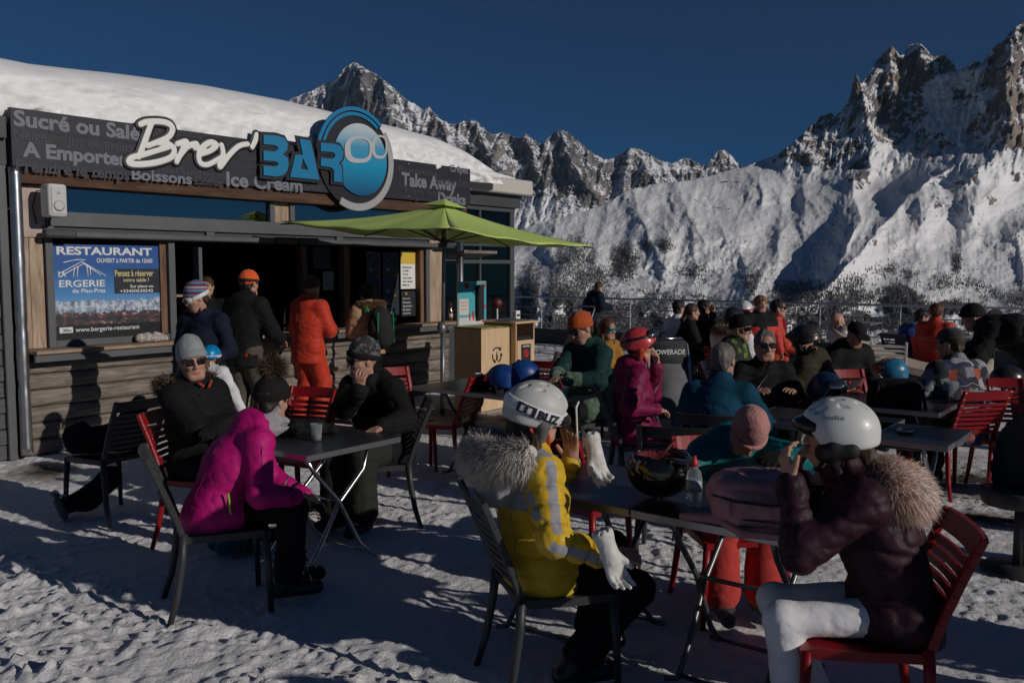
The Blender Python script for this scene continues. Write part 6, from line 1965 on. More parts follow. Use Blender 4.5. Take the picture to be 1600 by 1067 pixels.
    if glasses:
        gl = glasses
        if gl.get("goggle"):
            g0 = sdf_obj("goggles", [E((0, 0.03, 0.012), (0.086, 0.09, 0.05)), pl((0, 0.06, 0), (0, -1, 0)), pl((0, 0, 0.055), (0, 0, 1)), pl((0, 0, -0.03), (0, 0, -1))], gl["m"], ob, 0.006)
            sdf_obj("lens", [E((0, 0.034, 0.012), (0.08, 0.091, 0.042)), pl((0, 0.07, 0), (0, -1, 0)), pl((0, 0, 0.045), (0, 0, 1)), pl((0, 0, -0.02), (0, 0, -1))], gl["lens"], g0, 0.006)
            sdf_obj("strap", [E((0, -0.012, 0.03), (0.103, 0.122, 0.11)), pl((0, 0, 0.04), (0, 0.1, 1)), pl((0, 0, 0.0), (0, -0.1, -1)), pl((0, 0.06, 0), (0, 1, 0))], gl["m"], g0, 0.007)
        else:
            g0 = sdf_obj("sunglasses", [rr((-0.07, 0.082, 0.022), (0.07, 0.082, 0.022), 0.0045, 0.0045)] + [rr((sx * 0.072, 0.08, 0.022), (sx * 0.08, -0.01, 0.014), 0.004, 0.0035) for sx in (-1, 1)], gl["m"], ob, 0.005)
            for sx in (-1, 1):
                sdf_obj("lens", [bxs(e(sx * 0.036, 0.093, 0.009), np.array((0.029, 0.0065, 0.021)) * s, Mh @ rotm(sx * 14, 4), 0.006)], gl.get("lens", LENS), g0, 0.004)
    if extras:
        extras(ctx)
    if chairkind:
        hf = np.array((0, 0.1 + chair_off, 0))
        w = Rz @ hf
        zc = hz0 - 0.545
        chair(chairkind, (root.x + w[0], root.y + w[1]), rz if chair_az is None else face(chair_az), chairlab, min(0.0, zc * 0.6))
    return ctx
# fabric colours
def F_(n_, c, **k): return fabric(n_, c, **k)
BLK = F_("black", (0.0065, 0.0065, 0.0075), sheen=0.0)
NAVY = F_("navy", (0.006, 0.009, 0.024), sheen=0.0)
CHAR = F_("charcoal", (0.018, 0.018, 0.02), sheen=0.0)
YEL = F_("yellow", (0.62, 0.4, 0.02), rough=0.5)
GREYF = F_("light_grey", (0.3, 0.3, 0.32))
MAG = F_("magenta", (0.42, 0.005, 0.15), rough=0.6, sheen=0.0)
MAROON = F_("maroon", (0.026, 0.007, 0.015), rough=0.6, sheen=0.0)
WHITEF = F_("white", (0.62, 0.62, 0.65))
TEAL = F_("teal", (0.0, 0.13, 0.14), rough=0.6, sheen=0.0)
REDT = F_("coral_red", (0.42, 0.035, 0.03))
ORA = F_("orange", (0.47, 0.034, 0.012), rough=0.6)
TAN = F_("tan", (0.38, 0.24, 0.13))
RUSTH = F_("rust_knit", (0.42, 0.075, 0.015), bump=0.6, bscale=90)
DKGR = F_("dark_green", (0.006, 0.032, 0.032), sheen=0.0)
SAGE = F_("sage", (0.09, 0.14, 0.1))
BERRY = F_("berry", (0.17, 0.006, 0.05), rough=0.6, sheen=0.0)
PETROL = F_("petrol", (0.0, 0.042, 0.085), bump=0.5, bscale=120, sheen=0.0)
OLIVE = F_("olive", (0.035, 0.03, 0.018), sheen=0.0)
BRNGR = F_("brown_grey", (0.075, 0.063, 0.048))
PINKK = F_("pink_knit", (0.46, 0.22, 0.2), bump=0.6, bscale=110)
GRYK = F_("grey_knit", (0.26, 0.28, 0.29), bump=0.5, bscale=110)
BLKK = F_("black_knit", (0.009, 0.008, 0.008), bump=0.7, bscale=80, sheen=0.0)
REDF = F_("red", (0.48, 0.03, 0.02), rough=0.6)
ROYAL = F_("royal_blue", (0.01, 0.05, 0.25), rough=0.6)
def fur_mat(name, c0, c1, sc):
    m = bpy.data.materials.new(name)
    m.use_nodes = True
    nt = m.node_tree
    nt.nodes.clear()
    out = nt.nodes.new("ShaderNodeOutputMaterial")
    tc = nt.nodes.new("ShaderNodeTexCoord")
    n = nt.nodes.new("ShaderNodeTexNoise"); n.inputs["Scale"].default_value = sc; n.inputs["Detail"].default_value = 4
    nt.links.new(tc.outputs["Object"], n.inputs["Vector"])
    r = ramp(nt, [(0.32, c0), (0.66, c1)])
    nt.links.new(n.outputs["Fac"], r.inputs["Fac"])
    d = nt.nodes.new("ShaderNodeBsdfDiffuse"); t = nt.nodes.new("ShaderNodeBsdfTranslucent"); mx = nt.nodes.new("ShaderNodeMixShader")
    mx.inputs[0].default_value = 0.38
    for q in (d, t): nt.links.new(r.outputs["Color"], q.inputs["Color"])
    nt.links.new(d.outputs[0], mx.inputs[1]); nt.links.new(t.outputs[0], mx.inputs[2])
    nt.links.new(mx.outputs[0], out.inputs["Surface"])
    return m
FURG = fur_mat("fur_grey", (0.82, 0.76, 0.7), (1.0, 0.95, 0.9), 9)
FURP = fur_mat("fur_pink", (0.93, 0.6, 0.52), (1.0, 0.85, 0.77), 6)
FURB = fur_mat("fur_brown", (0.06, 0.045, 0.035), (0.2, 0.15, 0.11), 14)
FURT = fur_mat("fur_tan", (0.22, 0.14, 0.08), (0.4, 0.28, 0.18), 14)
HW = mat("helmet_white", (0.62, 0.63, 0.62), 0.38, 0, 0.02, 20, 0.04, 4, coat=0.15)
HR_ = mat("helmet_coral", (0.5, 0.045, 0.05), 0.35, coat=0.2)
HB = mat("helmet_black", (0.02, 0.02, 0.022), 0.3, coat=0.2)
HBR = mat("helmet_bronze", (0.06, 0.05, 0.045), 0.35, 0.4)
HBL = mat("helmet_blue", (0.008, 0.045, 0.2), 0.4, 0, 0.02, 30, 0.5, 16)
FRW = mat("goggle_white", (0.62, 0.62, 0.62), 0.4)
FRB = mat("goggle_black", (0.016, 0.016, 0.017), 0.4)
LENSM = mat("mirror_lens", (0.35, 0.37, 0.4), 0.06, 0.95)
LENSA = mat("amber_lens", (0.12, 0.03, 0.015), 0.08, 0.3, spec=0.9)
LENSB = mat("cyan_mirror_lens", (0.02, 0.35, 0.5), 0.08, 0.7)
LENSD = mat("smoky_lens", (0.06, 0.05, 0.045), 0.07, 0.6)
def stripes_mat(name, cols, scale):
    m, nt, b = nodes_of(name)
    tc = nt.nodes.new("ShaderNodeTexCoord"); sp = nt.nodes.new("ShaderNodeSeparateXYZ")
    nt.links.new(tc.outputs["Generated"], sp.inputs[0])
    n_ = nt.nodes.new("ShaderNodeMath"); n_.operation = 'MULTIPLY'; n_.inputs[1].default_value = scale
    f_ = nt.nodes.new("ShaderNodeMath"); f_.operation = 'FRACT'
    nt.links.new(sp.outputs["Z"], n_.inputs[0]); nt.links.new(n_.outputs[0], f_.inputs[0])
    r_ = ramp(nt, [(i / len(cols), c) for i, c in enumerate(cols)], 'CONSTANT')
    nt.links.new(f_.outputs[0], r_.inputs["Fac"]); nt.links.new(r_.outputs["Color"], b.inputs["Base Color"])
    b.inputs["Roughness"].default_value = 0.9
    return m
STRIPE = stripes_mat("striped_knit", [(0.02, 0.12, 0.3), (0.4, 0.33, 0.28), (0.25, 0.05, 0.07), (0.015, 0.03, 0.09), (0.03, 0.2, 0.4), (0.35, 0.1, 0.06)], 2.2)
def check_mat(name, cols, sx):
    m, nt, b = nodes_of(name)
    tc = nt.nodes.new("ShaderNodeTexCoord")
    v = nt.nodes.new("ShaderNodeTexVoronoi"); v.distance = 'CHEBYCHEV'; v.inputs["Scale"].default_value = sx; v.inputs["Randomness"].default_value = 0.5
    nt.links.new(tc.outputs["Object"], v.inputs["Vector"])
    sp = nt.nodes.new("ShaderNodeSeparateXYZ"); nt.links.new(v.outputs["Color"], sp.inputs[0])
    r_ = ramp(nt, [(i / len(cols), c) for i, c in enumerate(cols)], 'CONSTANT')
    nt.links.new(sp.outputs["X"], r_.inputs["Fac"]); nt.links.new(r_.outputs["Color"], b.inputs["Base Color"])
    b.inputs["Roughness"].default_value = 0.9
    return m
PLAID = check_mat("plaid_print", [(0.02, 0.03, 0.07), (0.2, 0.2, 0.24), (0.05, 0.05, 0.06), (0.3, 0.06, 0.04), (0.015, 0.02, 0.03), (0.3, 0.3, 0.34)], 13)
KNITP = check_mat("fairisle_knit", [(0.02, 0.02, 0.022), (0.11, 0.11, 0.115), (0.02, 0.02, 0.02), (0.03, 0.03, 0.03), (0.09, 0.09, 0.095)], 55)
GRNPR = check_mat("green_black_print", [(0.01, 0.012, 0.01), (0.09, 0.17, 0.02), (0.012, 0.014, 0.012), (0.02, 0.03, 0.015), (0.015, 0.015, 0.015)], 22)
# ---- the people, front to back
def seg_dist(c, a, b):
    d = b - a
    t = np.clip(((c - a) @ d) / (d @ d), 0, 1)
    return c - (a + t[:, None] * d)
# 1: yellow jacket
def yellow_sel(c, x):
    o = np.zeros(len(c), int)
    N, d2, uy, ux = x["N"], x["d2"], x["uy"], x["ux"]
    r = c - N
    up = r @ d2
    o[(up > -0.075) & (np.abs(r @ ux) < 0.2) & (r @ uy < 0.03)] = 1         # grey yoke and hood
    o[(r @ uy < -0.085) & (up > -0.2)] = 1
    for i in (0, 1):
        S, E, W = x["Sh"][i], x["El"][i], x["Wr"][i]
        for a, b in ((S, E), (E, W)):
            rel = seg_dist(c, a, b)
            ax = nrm(b - a)
            out = x["ux"] * (-1, 1)[i] * 1.0 - x["d2"] * 0.25 - x["uy"] * 0.1
            out = nrm(out - ax * (out @ ax))
            tn = np.cross(ax, out)
            dist = np.linalg.norm(rel, axis=1)
            t_ = ((c - a) @ (b - a)) / ((b - a) @ (b - a))
            k = (dist < 0.1) & (rel @ out > 0.02) & (np.abs(rel @ tn) < 0.021) & (t_ > -0.06) & (t_ < 1.0)
            o[k] = 1
    return o
def yellow_extra(x):
    ob, N, ux, uy, d2 = x["ob"], x["N"], x["ux"], x["uy"], x["d2"]
    s = x["s"]
    # hood lying on the back, its fur edge round the top
    hood = sdf_obj("hood", [el(N - uy * 0.16 - d2 * 0.06, (0.15, 0.095, 0.15), x["T2"], 0.03), el(N - uy * 0.13 + d2 * 0.05, (0.12, 0.06, 0.06), x["T2"], 0.03, 's')], GREYF, ob, 0.01, folds(0.008, (8, 8, 14), 3))
    path = []
    for a in np.linspace(-100, 100, 15):
        t = R(a)
        path.append(N + ux * 0.15 * math.sin(t) - uy * (0.075 + 0.125 * math.cos(t)) + d2 * (0.03 + 0.0 * math.cos(t)))
    core = sdf_obj("fur_base", [rc(path[i], path[i + 1], 0.036, 0.036, 0.02) for i in range(len(path) - 1)], FURG, hood, 0.011)
    rt, u = tube_roots(path, 0.034, 36000, 11)
    fur_mesh("fur_trim", rt, u * 0.65 + (-uy * 0.3 - d2 * 0.28)[None], 0.064, FURG, hood, 0.002, tuple(-uy * 0.2 - d2 * 0.45), 0.2, 3, u)
    # bold lettering on the goggle strap
    gc, Mg, sr, zc, g0 = x["gog"]
    def onstrap(me, a0, a1, z0, z1, m, name):
        n = len(me.vertices)
        co = np.empty(n * 3, np.float32); me.vertices.foreach_get("co", co); co = co.reshape(-1, 3)
        lo, hi = co.min(0), co.max(0)
        u_ = (co[:, 0] - lo[0]) / (hi[0] - lo[0]); v_ = (co[:, 1] - lo[1]) / (hi[1] - lo[1])
        w_ = (co[:, 2] - lo[2]) / (hi[2] - lo[2])
        a = R(a0) + (R(a1) - R(a0)) * u_
        z = z0 + (z1 - z0) * v_
        kz = np.sqrt(np.clip(1 - (z / sr[2]) ** 2, 0.1, 1))
        rad = 1.012 + 0.012 * w_
        q = np.stack([sr[0] * np.cos(a) * kz * rad, sr[1] * np.sin(a) * kz * rad, z], -1)
        V = q @ Mg.T + gc
        obj_np(name, V, [tuple(p.vertices) for p in me.polygons], m, g0, False)
    INKB = mat("strap_ink", (0.015, 0.015, 0.018), 0.5)
    onstrap(text_mesh("BLIZ", 0.055, 0.02), -5, 37, zc - 0.0185, zc + 0.0185, INKB, "strap_word")
    sq = lambda x0, x1, y0, y1: [(x0, y0), (x1, y0), (x1, y1), (x0, y1)]
    fine = lambda L: [(L[i][0] + (L[(i + 1) % len(L)][0] - L[i][0]) * k / 6, L[i][1] + (L[(i + 1) % len(L)][1] - L[i][1]) * k / 6) for i in range(len(L)) for k in range(6)]
    emb = shape_mesh([fine(sq(0, 1.7, 0, 1)), fine(sq(0.3, 1.4, 0.16, 0.84)), circ((0.85, 0.66), 0.16, 14), circ((0.85, 0.34), 0.16, 14)], 0.02)
    onstrap(emb, -44, -9, zc - 0.021, zc + 0.021, INKB, "strap_emblem")
    # gloves dangling by their loops
    for (a, b, sc_, sg, rot, nm) in ((x["Wr"][0], x["loc"](930, 725, 3.85), 1, 1, (0.25, -0.15, -1), "white glove hanging by its loop from the raised wrist"), (x["Wr"][1], x["loc"](952, 882, 3.3), 1, -1, (0.35, -0.05, -1), "white glove hanging by its loop over the black trouser leg")):
        w = b + np.array((0, 0, 0.045))
        f = nrm(x["Rz"].T @ np.array(rot))
        n_ = x["Rz"].T @ np.array((0.4, -1.0, 0))
        W = lambda p: x["Rz"] @ p + np.array(x["root"])
        g = thing("glove", nm, "glove", Vector(W(w)), 0)
        T = lambda p: W(p) - W(w)
        pr = hand_prims(np.zeros(3), x["Rz"] @ f, x["Rz"] @ n_, sg, 30, 0.97, 0.003, 3, 34, 1.14) + [rc(np.zeros(3), -(x["Rz"] @ f) * 0.075, 0.03, 0.042, 0.02), rc(np.array(-(x["Rz"] @ f) * 0.085), -(x["Rz"] @ f) * 0.02, 0.034, 0.02, 0.004, 's')]
        sdf_obj("shell", pr, mat("white_leather", (0.6, 0.59, 0.57), 0.55, 0, 0.3, 60, 0.08, 20), g, 0.006, folds(0.002, (40, 40, 40), 2, 0.001))
        MB().tube([Vector(T(a)), Vector(T(a) * 0.5 + Vector((0.01, -0.01, 0.0))), Vector((0, 0, 0.05))], 0.003, 6).build("loop", BLACK, g)
ph_w = P(903, 652, 3.72)
person("person in a yellow puffer jacket and white lettered helmet holding a phone to the ear", 840, 604, 3.7, 70, s=0.97, lean=-5, hy=10, hp=8, hr=6,
       hands=[("p", 893, 722, 3.85), ("p", 955, 872, 3.42)], hint=[(-0.5, 0.5, -1.0), (0.6, -0.5, -1)], hdir=[((0.05, -0.05, 1), (0.6, -0.7, 0.2)), ((0.1, 1, 0.05), (-0.4, 0, -0.6))], curl=(14, 30),
       feet=[(-0.12, 0.3, 0.1), (0.12, 0.12, 0.1)], jk=dict(m=[YEL, GREYF], armseam=False, puff=0.022, hem=0.06, quilt=(0.075, 0.016), fold=0.007, sel=yellow_sel, hood=None, lapl=0.12, arm=0.75), tr=dict(m=BLK, q=0.014),
       hat=dict(t="helmet", m=mat("helmet_grey_white", (0.5, 0.5, 0.485), 0.5, 0, 0.02, 30, 0.03, 5), pad=F_("ear_grey", (0.12, 0.115, 0.11)), strap=RED, goggles=dict(m=FRW, lens=LENSD, strap=mat("strap_white", (0.66, 0.66, 0.72), 0.6), z=0.022, tilt=-14, sw=0.027)), hair=("brown", "long"), h=0.0065, extras=yellow_extra,
       chairkind="grey", chairlab="dark grey chair holding the person in the yellow jacket", chair_az=74, chair_off=-0.02)
phone = thing("mobile_phone", "thin white phone edge held against the white helmet", "phone", P(903, 655, 3.75), face(104))
MB().box((0, 0, 0), (0.068, 0.008, 0.14), Matrix.Rotation(R(14), 3, 'Y'), 0.003).build("casing", WHITE, phone)
MB().box((0, 0.0055, 0), (0.06, 0.003, 0.13), Matrix.Rotation(R(14), 3, 'Y')).build("screen", LENS, phone)
# 2: maroon jacket, pink fur
def pink_extra(x):
    ob, N, ux, uy, d2 = x["ob"], x["N"], x["ux"], x["uy"], x["d2"]
    hood = sdf_obj("hood", [el(N - uy * 0.11 - d2 * 0.1, (0.13, 0.075, 0.07), x["T2"], 0.03)], MAROON, ob, 0.011, folds(0.008, (8, 8, 14), 6))
    up = np.array((0, 0, 1.0)); fw = nrm(np.cross(up, ux)); TH = np.stack([ux, fw, up], 1)
    c = N - fw * 0.13 - up * 0.012
    rad = (0.15, 0.105, 0.066)
    sdf_obj("fur_base", [el(c, np.array(rad) * 1.02, TH, 0.01)], FURP, hood, 0.011)
    rt, u = ell_roots((0, 0, 0), rad, 70000, 21)
    u = u * np.array((1 / rad[0], 1 / rad[1], 1 / rad[2])); u /= np.linalg.norm(u, axis=1)[:, None]
    fur_mesh("fur_trim", rt @ TH.T + c, u @ TH.T * 0.65 + np.array(-fw * 0.15 - up * 0.4)[None], 0.062, FURP, hood, 0.0015, tuple(-up * 0.55), 0.14, 8, u @ TH.T)
    rt, u = tube_roots([N + ux * 0.12 - uy * 0.1 + d2 * 0.03, N + ux * 0.12 + uy * 0.02 + d2 * 0.03, N + ux * 0.1 + uy * 0.09 - d2 * 0.02], 0.02, 1500, 31)
    fur_mesh("fur_trim", rt, u, 0.05, FURP, hood, 0.0024, (0, 0, -0.3), 0.3, 9)
    gc, Mg, sr, zc, g0 = x["gog"]
    tm = text_mesh("bollé", 0.0, 0.01)
    n = len(tm.vertices); co = np.empty(n * 3, np.float32); tm.vertices.foreach_get("co", co); co = co.reshape(-1, 3)
    lo, hi = co.min(0), co.max(0)
    uu = (co[:, 0] - lo[0]) / (hi[0] - lo[0]); vv = (co[:, 1] - lo[1]) / (hi[1] - lo[1]); ww = (co[:, 2] - lo[2]) / (hi[2] - lo[2])
    a = R(180 - 30) - R(-34) * uu * 1.0
    z = 0.052 + 0.014 * vv
    M = x["M"]
    kz = np.sqrt(np.clip(1 - (z / 0.122) ** 2, 0.1, 1))
    rad = 1.0 + 0.012 * ww
    q = np.stack([0.116 * np.cos(a) * kz * rad, -0.012 + 0.142 * np.sin(a) * kz * rad, 0.022 + z], -1) * x["s"]
    obj_np("printed_word", q @ M.T + x["H"], [tuple(p.vertices) for p in tm.polygons], mat("helmet_print_grey", (0.2, 0.2, 0.2), 0.5), ob, False)
person("person in a maroon jacket with a big pink fur hood, white helmet and white trousers", 1308, 619, 3.2, -80, s=0.98, lean=23, hy=6, hp=0,
       hands=[("p", 1236, 750, 3.1), ("p", 1240, 742, 3.3)], hint=[(-0.4, -0.5, -1), (0.4, -0.5, -1)], hdir=[((0.2, 0.3, 1), (0.3, -1, 0)), ((-0.2, -0.2, 1), (-0.3, -1, 0))], curl=(40, 40),
       feet=[(-0.1, 0.36, 0.1), (0.14, 0.25, 0.1)], knees=[(-0.15, 1, 0.6), (0.1, 1, 0.9)], jk=dict(m=MAROON, armseam=False, puff=0.018, hem=0.1, fold=0.010, quilt=(0.16, 0.006), lapl=0.15), tr=dict(m=fabric("bright_white", (0.74, 0.74, 0.77)), q=0.004, fold=0.004, k=0.87), boot=SNOWBOOT,
       hat=dict(t="helmet", m=HW, goggles=dict(m=FRB, lens=LENSD, strap=FRB, z=0.03, tilt=4, sw=0), bigear=1), hair=("brown", "tail"), h=0.0085, extras=pink_extra,
       chairkind="red", chairlab="red chair holding the person in white trousers", chair_off=0.05)
# 3: pink beanie, teal jacket, red trousers
person("person in a teal jacket and pink beanie bending over the pink backpack", 1168, 652, 4.35, 172, s=0.92, lean=42, hy=4, hp=62, hr=-4, hz=0.5, fit_h=True,
       hands=[("p", 1222, 716, 4.15), ("p", 1120, 758, 4.2)], hint=[(-1, -0.3, -0.2), (1, -0.3, -0.5)], jk=dict(m=TEAL, puff=0.02, hem=0.08, hood="down"), tr=dict(m=REDT, q=0.026, flare=0.02), boot=SNOWBOOT,
       hat=dict(t="beanie", m=PINKK, slouch=0.05, cuff=0.03), hair=("brown", "short"), gloves=dict(m=BLK, on=(1, 0)), h=0.0095, chairkind="red", chairlab="red chair holding the person in the pink beanie", chair_off=0.14)
# 4: magenta jacket
def mag_extra(x):
    N, uy, d2, ux = x["N"], x["uy"], x["d2"], x["ux"]
    MB().tube([x["P"] + np.array((0.21, 0.07, 0.02)), x["P"] + np.array((0.215, 0.06, 0.13))], 0.006, 6).build("pocket_zip", mat("zip_lime", (0.25, 0.4, 0.03), 0.5), x["jacket"])
    sdf_obj("neck_gaiter", [rc(N + d2 * 0.03, N + d2 * 0.11 + uy * 0.03, 0.082, 0.078, 0.02), rc(N + d2 * 0.1 + uy * 0.03, N + d2 * 0.2 + uy * 0.05, 0.064, 0.07, 0.01, 's')], GREYF, x["ob"], 0.009, folds(0.005, (10, 10, 30), 4))
person("person in a magenta jacket and black pompom beanie seen from behind", 424, 596, 4.75, 66, s=0.95, lean=35, hy=-42, hp=14, hands=[("p", 478, 778, 4.75), ("p", 462, 776, 4.62)], feet=[(-0.08, 0.42, 0.1), (0.1, 0.36, 0.1)],
       jk=dict(m=MAG, puff=0.016, hem=0.1, hood="down", fold=0.0065, fsc=(6, 6, 19), lapl=0.2), tr=dict(m=BLK, q=0.012), hat=dict(t="beanie", m=BLKK, pom=FURB), hair=("dark", "short"), gloves=dict(m=BLK), h=0.0085, extras=mag_extra,
       chairkind="grey", chairlab="dark grey chair holding the person in the magenta jacket", chair_off=-0.05)
# 5: grey beanie
def p5_extra(x):
    N, ux, uy, d2 = x["N"], x["ux"], x["uy"], x["d2"]
    path = [N + ux * 0.17 * math.sin(R(a)) - uy * (0.06 + 0.13 * math.cos(R(a))) + d2 * 0.03 for a in np.linspace(-110, 110, 12)]
    rt, u = tube_roots(path, 0.025, 3600, 12)
    fur_mesh("fur_trim", rt, u, 0.055, FURB, x["jacket"], 0.003, (0, 0, -0.2), 0.3, 4)
    MB().tube([N + uy * 0.115 + d2 * 0.03 - ux * 0.05, N + uy * 0.135 - d2 * 0.01], 0.008, 6).tube([N + uy * 0.115 + d2 * 0.03 + ux * 0.06, N + uy * 0.13 + d2 * 0.0 + ux * 0.03], 0.008, 6).build("drawcord", ORA, x["jacket"])
    g = np.random.default_rng(5)
    mb = MB()
    for k in range(110):
        a, z = g.uniform(-70, 70), g.uniform(0.02, 0.19)
        p = x["C"] + x["T2"] @ np.array((0.205 * math.sin(R(a)), 0.148 * math.cos(R(a)), z))
        mb.box(p, (0.006, 0.006, 0.006))
    mb.build("sequins", CHROME, x["jacket"])
person("person in a grey beanie, sunglasses and black fur hooded coat facing the sun", 300, 536, 5.75, 120, s=0.97, lean=-4, hy=28, hp=2, hr=6, hands=[(0.1, 0.27, 0.75), (-0.06, 0.29, 0.78)], hint=[(-1, -0.2, -0.6), (1, -0.2, -0.6)],
       jk=dict(m=BLK, seams=False, puff=0.03, hem=0.14, hood="big", fold=0.008, lapl=0.45), tr=dict(m=CHAR, q=0.008), hat=dict(t="beanie", m=GRYK, slouch=0.06, cuff=0.05), glasses=dict(m=FRB), hair=("auburn", "short"), gloves=dict(m=BLK), h=0.0095, extras=p5_extra,
       chairkind="red", chairlab="red chair holding the person in the grey beanie", chair_az=100)
# 6: knit beanie, hand on the mouth
person("person in a patterned knit beanie and black coat resting chin on hand", 566, 534, 6.05, -152, s=1.0, lean=22, hy=30, hp=6, hr=-4, hands=[("p", 596, 668, 5.6), ("p", 562, 610, 5.75)], hint=[(-1, -0.2, -0.8), (0.6, 0.3, -1)],
       hdir=[None, ((-0.15, 0.1, 1), (0.2, -1, 0.1))], curl=(30, 38), jk=dict(m=BLK, puff=0.03, hem=0.16, hood="down", fold=0.011, lapl=0.35), tr=dict(m=F_("dark_khaki", (0.02, 0.022, 0.018), sheen=0.0), q=0.03, flare=0.02), hat=dict(t="beanie", m=KNITP, m2=BLKK, cuff=0.04, slouch=0.03), glasses=dict(m=FRB), h=0.0095,
       chairkind="grey", chairlab="dark grey chair holding the person in the knit beanie", chair_az=-100)
# 7-11: the queue at the counter
person("child in striped beanie with white goggles and dark jacket leaning on the counter", 306, 442, 7.75, -168, "stand", lean=3, hy=42, hp=20, hands=[(-0.12, 0.2, 0.95), (0.2, 0.1, 0.85)], jk=dict(m=NAVY, wide=1.2, puff=0.012, hem=0.14, hood="down", fold=0.009), tr=dict(m=BLK, q=0.02),
       hat=dict(t="beanie", m=STRIPE, cuff=0.03, slouch=0.03), glasses=dict(goggle=1, m=FRW, lens=LENSA), hair=("brown", "short"), h=0.011)
person("child in a blue helmet and white jacket half hidden behind the grey beanie", 330, 538, 7.3, 15, "stand", lean=6, hands=[(-0.3, 0.1, 0.55), (0.3, 0.05, 0.55)], jk=dict(m=WHITEF, puff=0.02, hem=0.1), tr=dict(m=REDF, q=0.02), hat=dict(t="helmet", m=mat("helmet_sky", (0.0, 0.2, 0.45), 0.35), goggles=dict(m=FRW, lens=LENSD, strap=FRW, z=0.0, tilt=0)), hair=("auburn", "tail"), h=0.011)
def p9x(x):
    mb = MB().lathe([(0.018, 0), (0.022, 0.004), (0.012, 0.006)], 12, Vector(x["P"] + np.array((0.14, -0.13, -0.04))), Matrix.Rotation(R(80), 4, 'X'))
    mb.build("round_emblem", ORA, x["jacket"])
    e = lambda a, b, c: x["H"] + x["M"] @ (np.array((a, b, c)) * x["s"])
    sdf_obj("headband", [el(e(0, -0.012, 0.05), np.array((0.104, 0.123, 0.108)) * x["s"], x["M"]), cut(e(0, 0, 0.05), x["M"][:, 2]), cut(e(0, 0, 0.022), -x["M"][:, 2])], BLACK, x["ob"], 0.009)
person("person in a black jacket and orange beanie ordering at the counter, back to us", 389, 421, 9.2, 22, "stand", lean=9, hp=6, hands=[(-0.24, 0.3, 1.02), (0.24, 0.3, 1.02)], jk=dict(m=BLK, puff=0.03, hem=0.17, hood="down", fold=0.01), tr=dict(m=BRNGR, q=0.024, flare=0.02), hat=dict(t="beanie", m=F_("bright_orange", (0.7, 0.1, 0.02)), cuff=0.02), hair=("dark", "short"), h=0.0105, extras=p9x)
person("person in a bright orange one piece ski suit at the counter, back to us", 487, 430, 10.0, 30, "stand", lean=6, hp=4, hands=[(-0.14, 0.3, 1.08), (0.1, 0.3, 1.08)], jk=dict(m=ORA, puff=0.03, hem=0.2, hood="down", fold=0.006), tr=dict(m=ORA, q=0.036, flare=0.02, cuff=0.06), hat=dict(t="beanie", m=F_("brown_knit", (0.06, 0.03, 0.025)), cuff=0.03), h=0.0115)
def p11x(x):
    ob, C, N, uy, d2, ux = x["ob"], x["C"], x["N"], x["uy"], x["d2"], x["ux"]
    path = [N + ux * 0.15 * math.sin(R(a)) - uy * (0.05 + 0.12 * math.cos(R(a))) + d2 * 0.02 for a in np.linspace(-110, 110, 10)]
    rt, u = tube_roots(path, 0.02, 2500, 14)
    fur_mesh("fur_trim", rt, u, 0.035, FURT, x["jacket"], 0.0035, (0, 0, -0.2), 0.3, 6)
    Wm = x["Rz"]
    c = C - uy * 0.235 - d2 * 0.06
    w = Wm @ c + np.array(x["root"])
    bk = thing("backpack", "dark backpack with green straps worn over the tan jacket", "backpack", Vector(w), math.atan2(Wm[1, 0], Wm[0, 0]))
    sdf_obj("pack", [el((0, 0.0, 0.02), (0.155, 0.12, 0.25), None, 0.02), el((0, -0.09, -0.07), (0.12, 0.07, 0.13), None, 0.03)], CHAR, bk, 0.012, folds(0.007, (9, 9, 12), 2))
    mb = MB()
    for sx in (-1, 1):
        mb.tube([(sx * 0.1, 0.08, 0.2), (sx * 0.13, 0.16, 0.28), (sx * 0.14, 0.3, 0.22), (sx * 0.15, 0.34, 0.05)], 0.02, 6)
        mb.tube([(sx * 0.1, -0.1, 0.2), (sx * 0.11, -0.105, -0.15)], 0.008, 6)
    mb.build("strap", F_("green_strap", (0.0, 0.2, 0.08)), bk)
person("person in a tan jacket with fur hood and backpack at the counter menus", 572, 443, 10.4, -42, "stand", lean=4, hy=-4, hands=[(-0.03, 0.26, 1.05), (0.08, 0.28, 1.05)], jk=dict(m=TAN, puff=0.03, hem=0.1, quilt=(0.09, 0.012), fold=0.008), tr=dict(m=BLK, q=0.02), hair=("dark", "mop"), h=0.0115, extras=p11x)
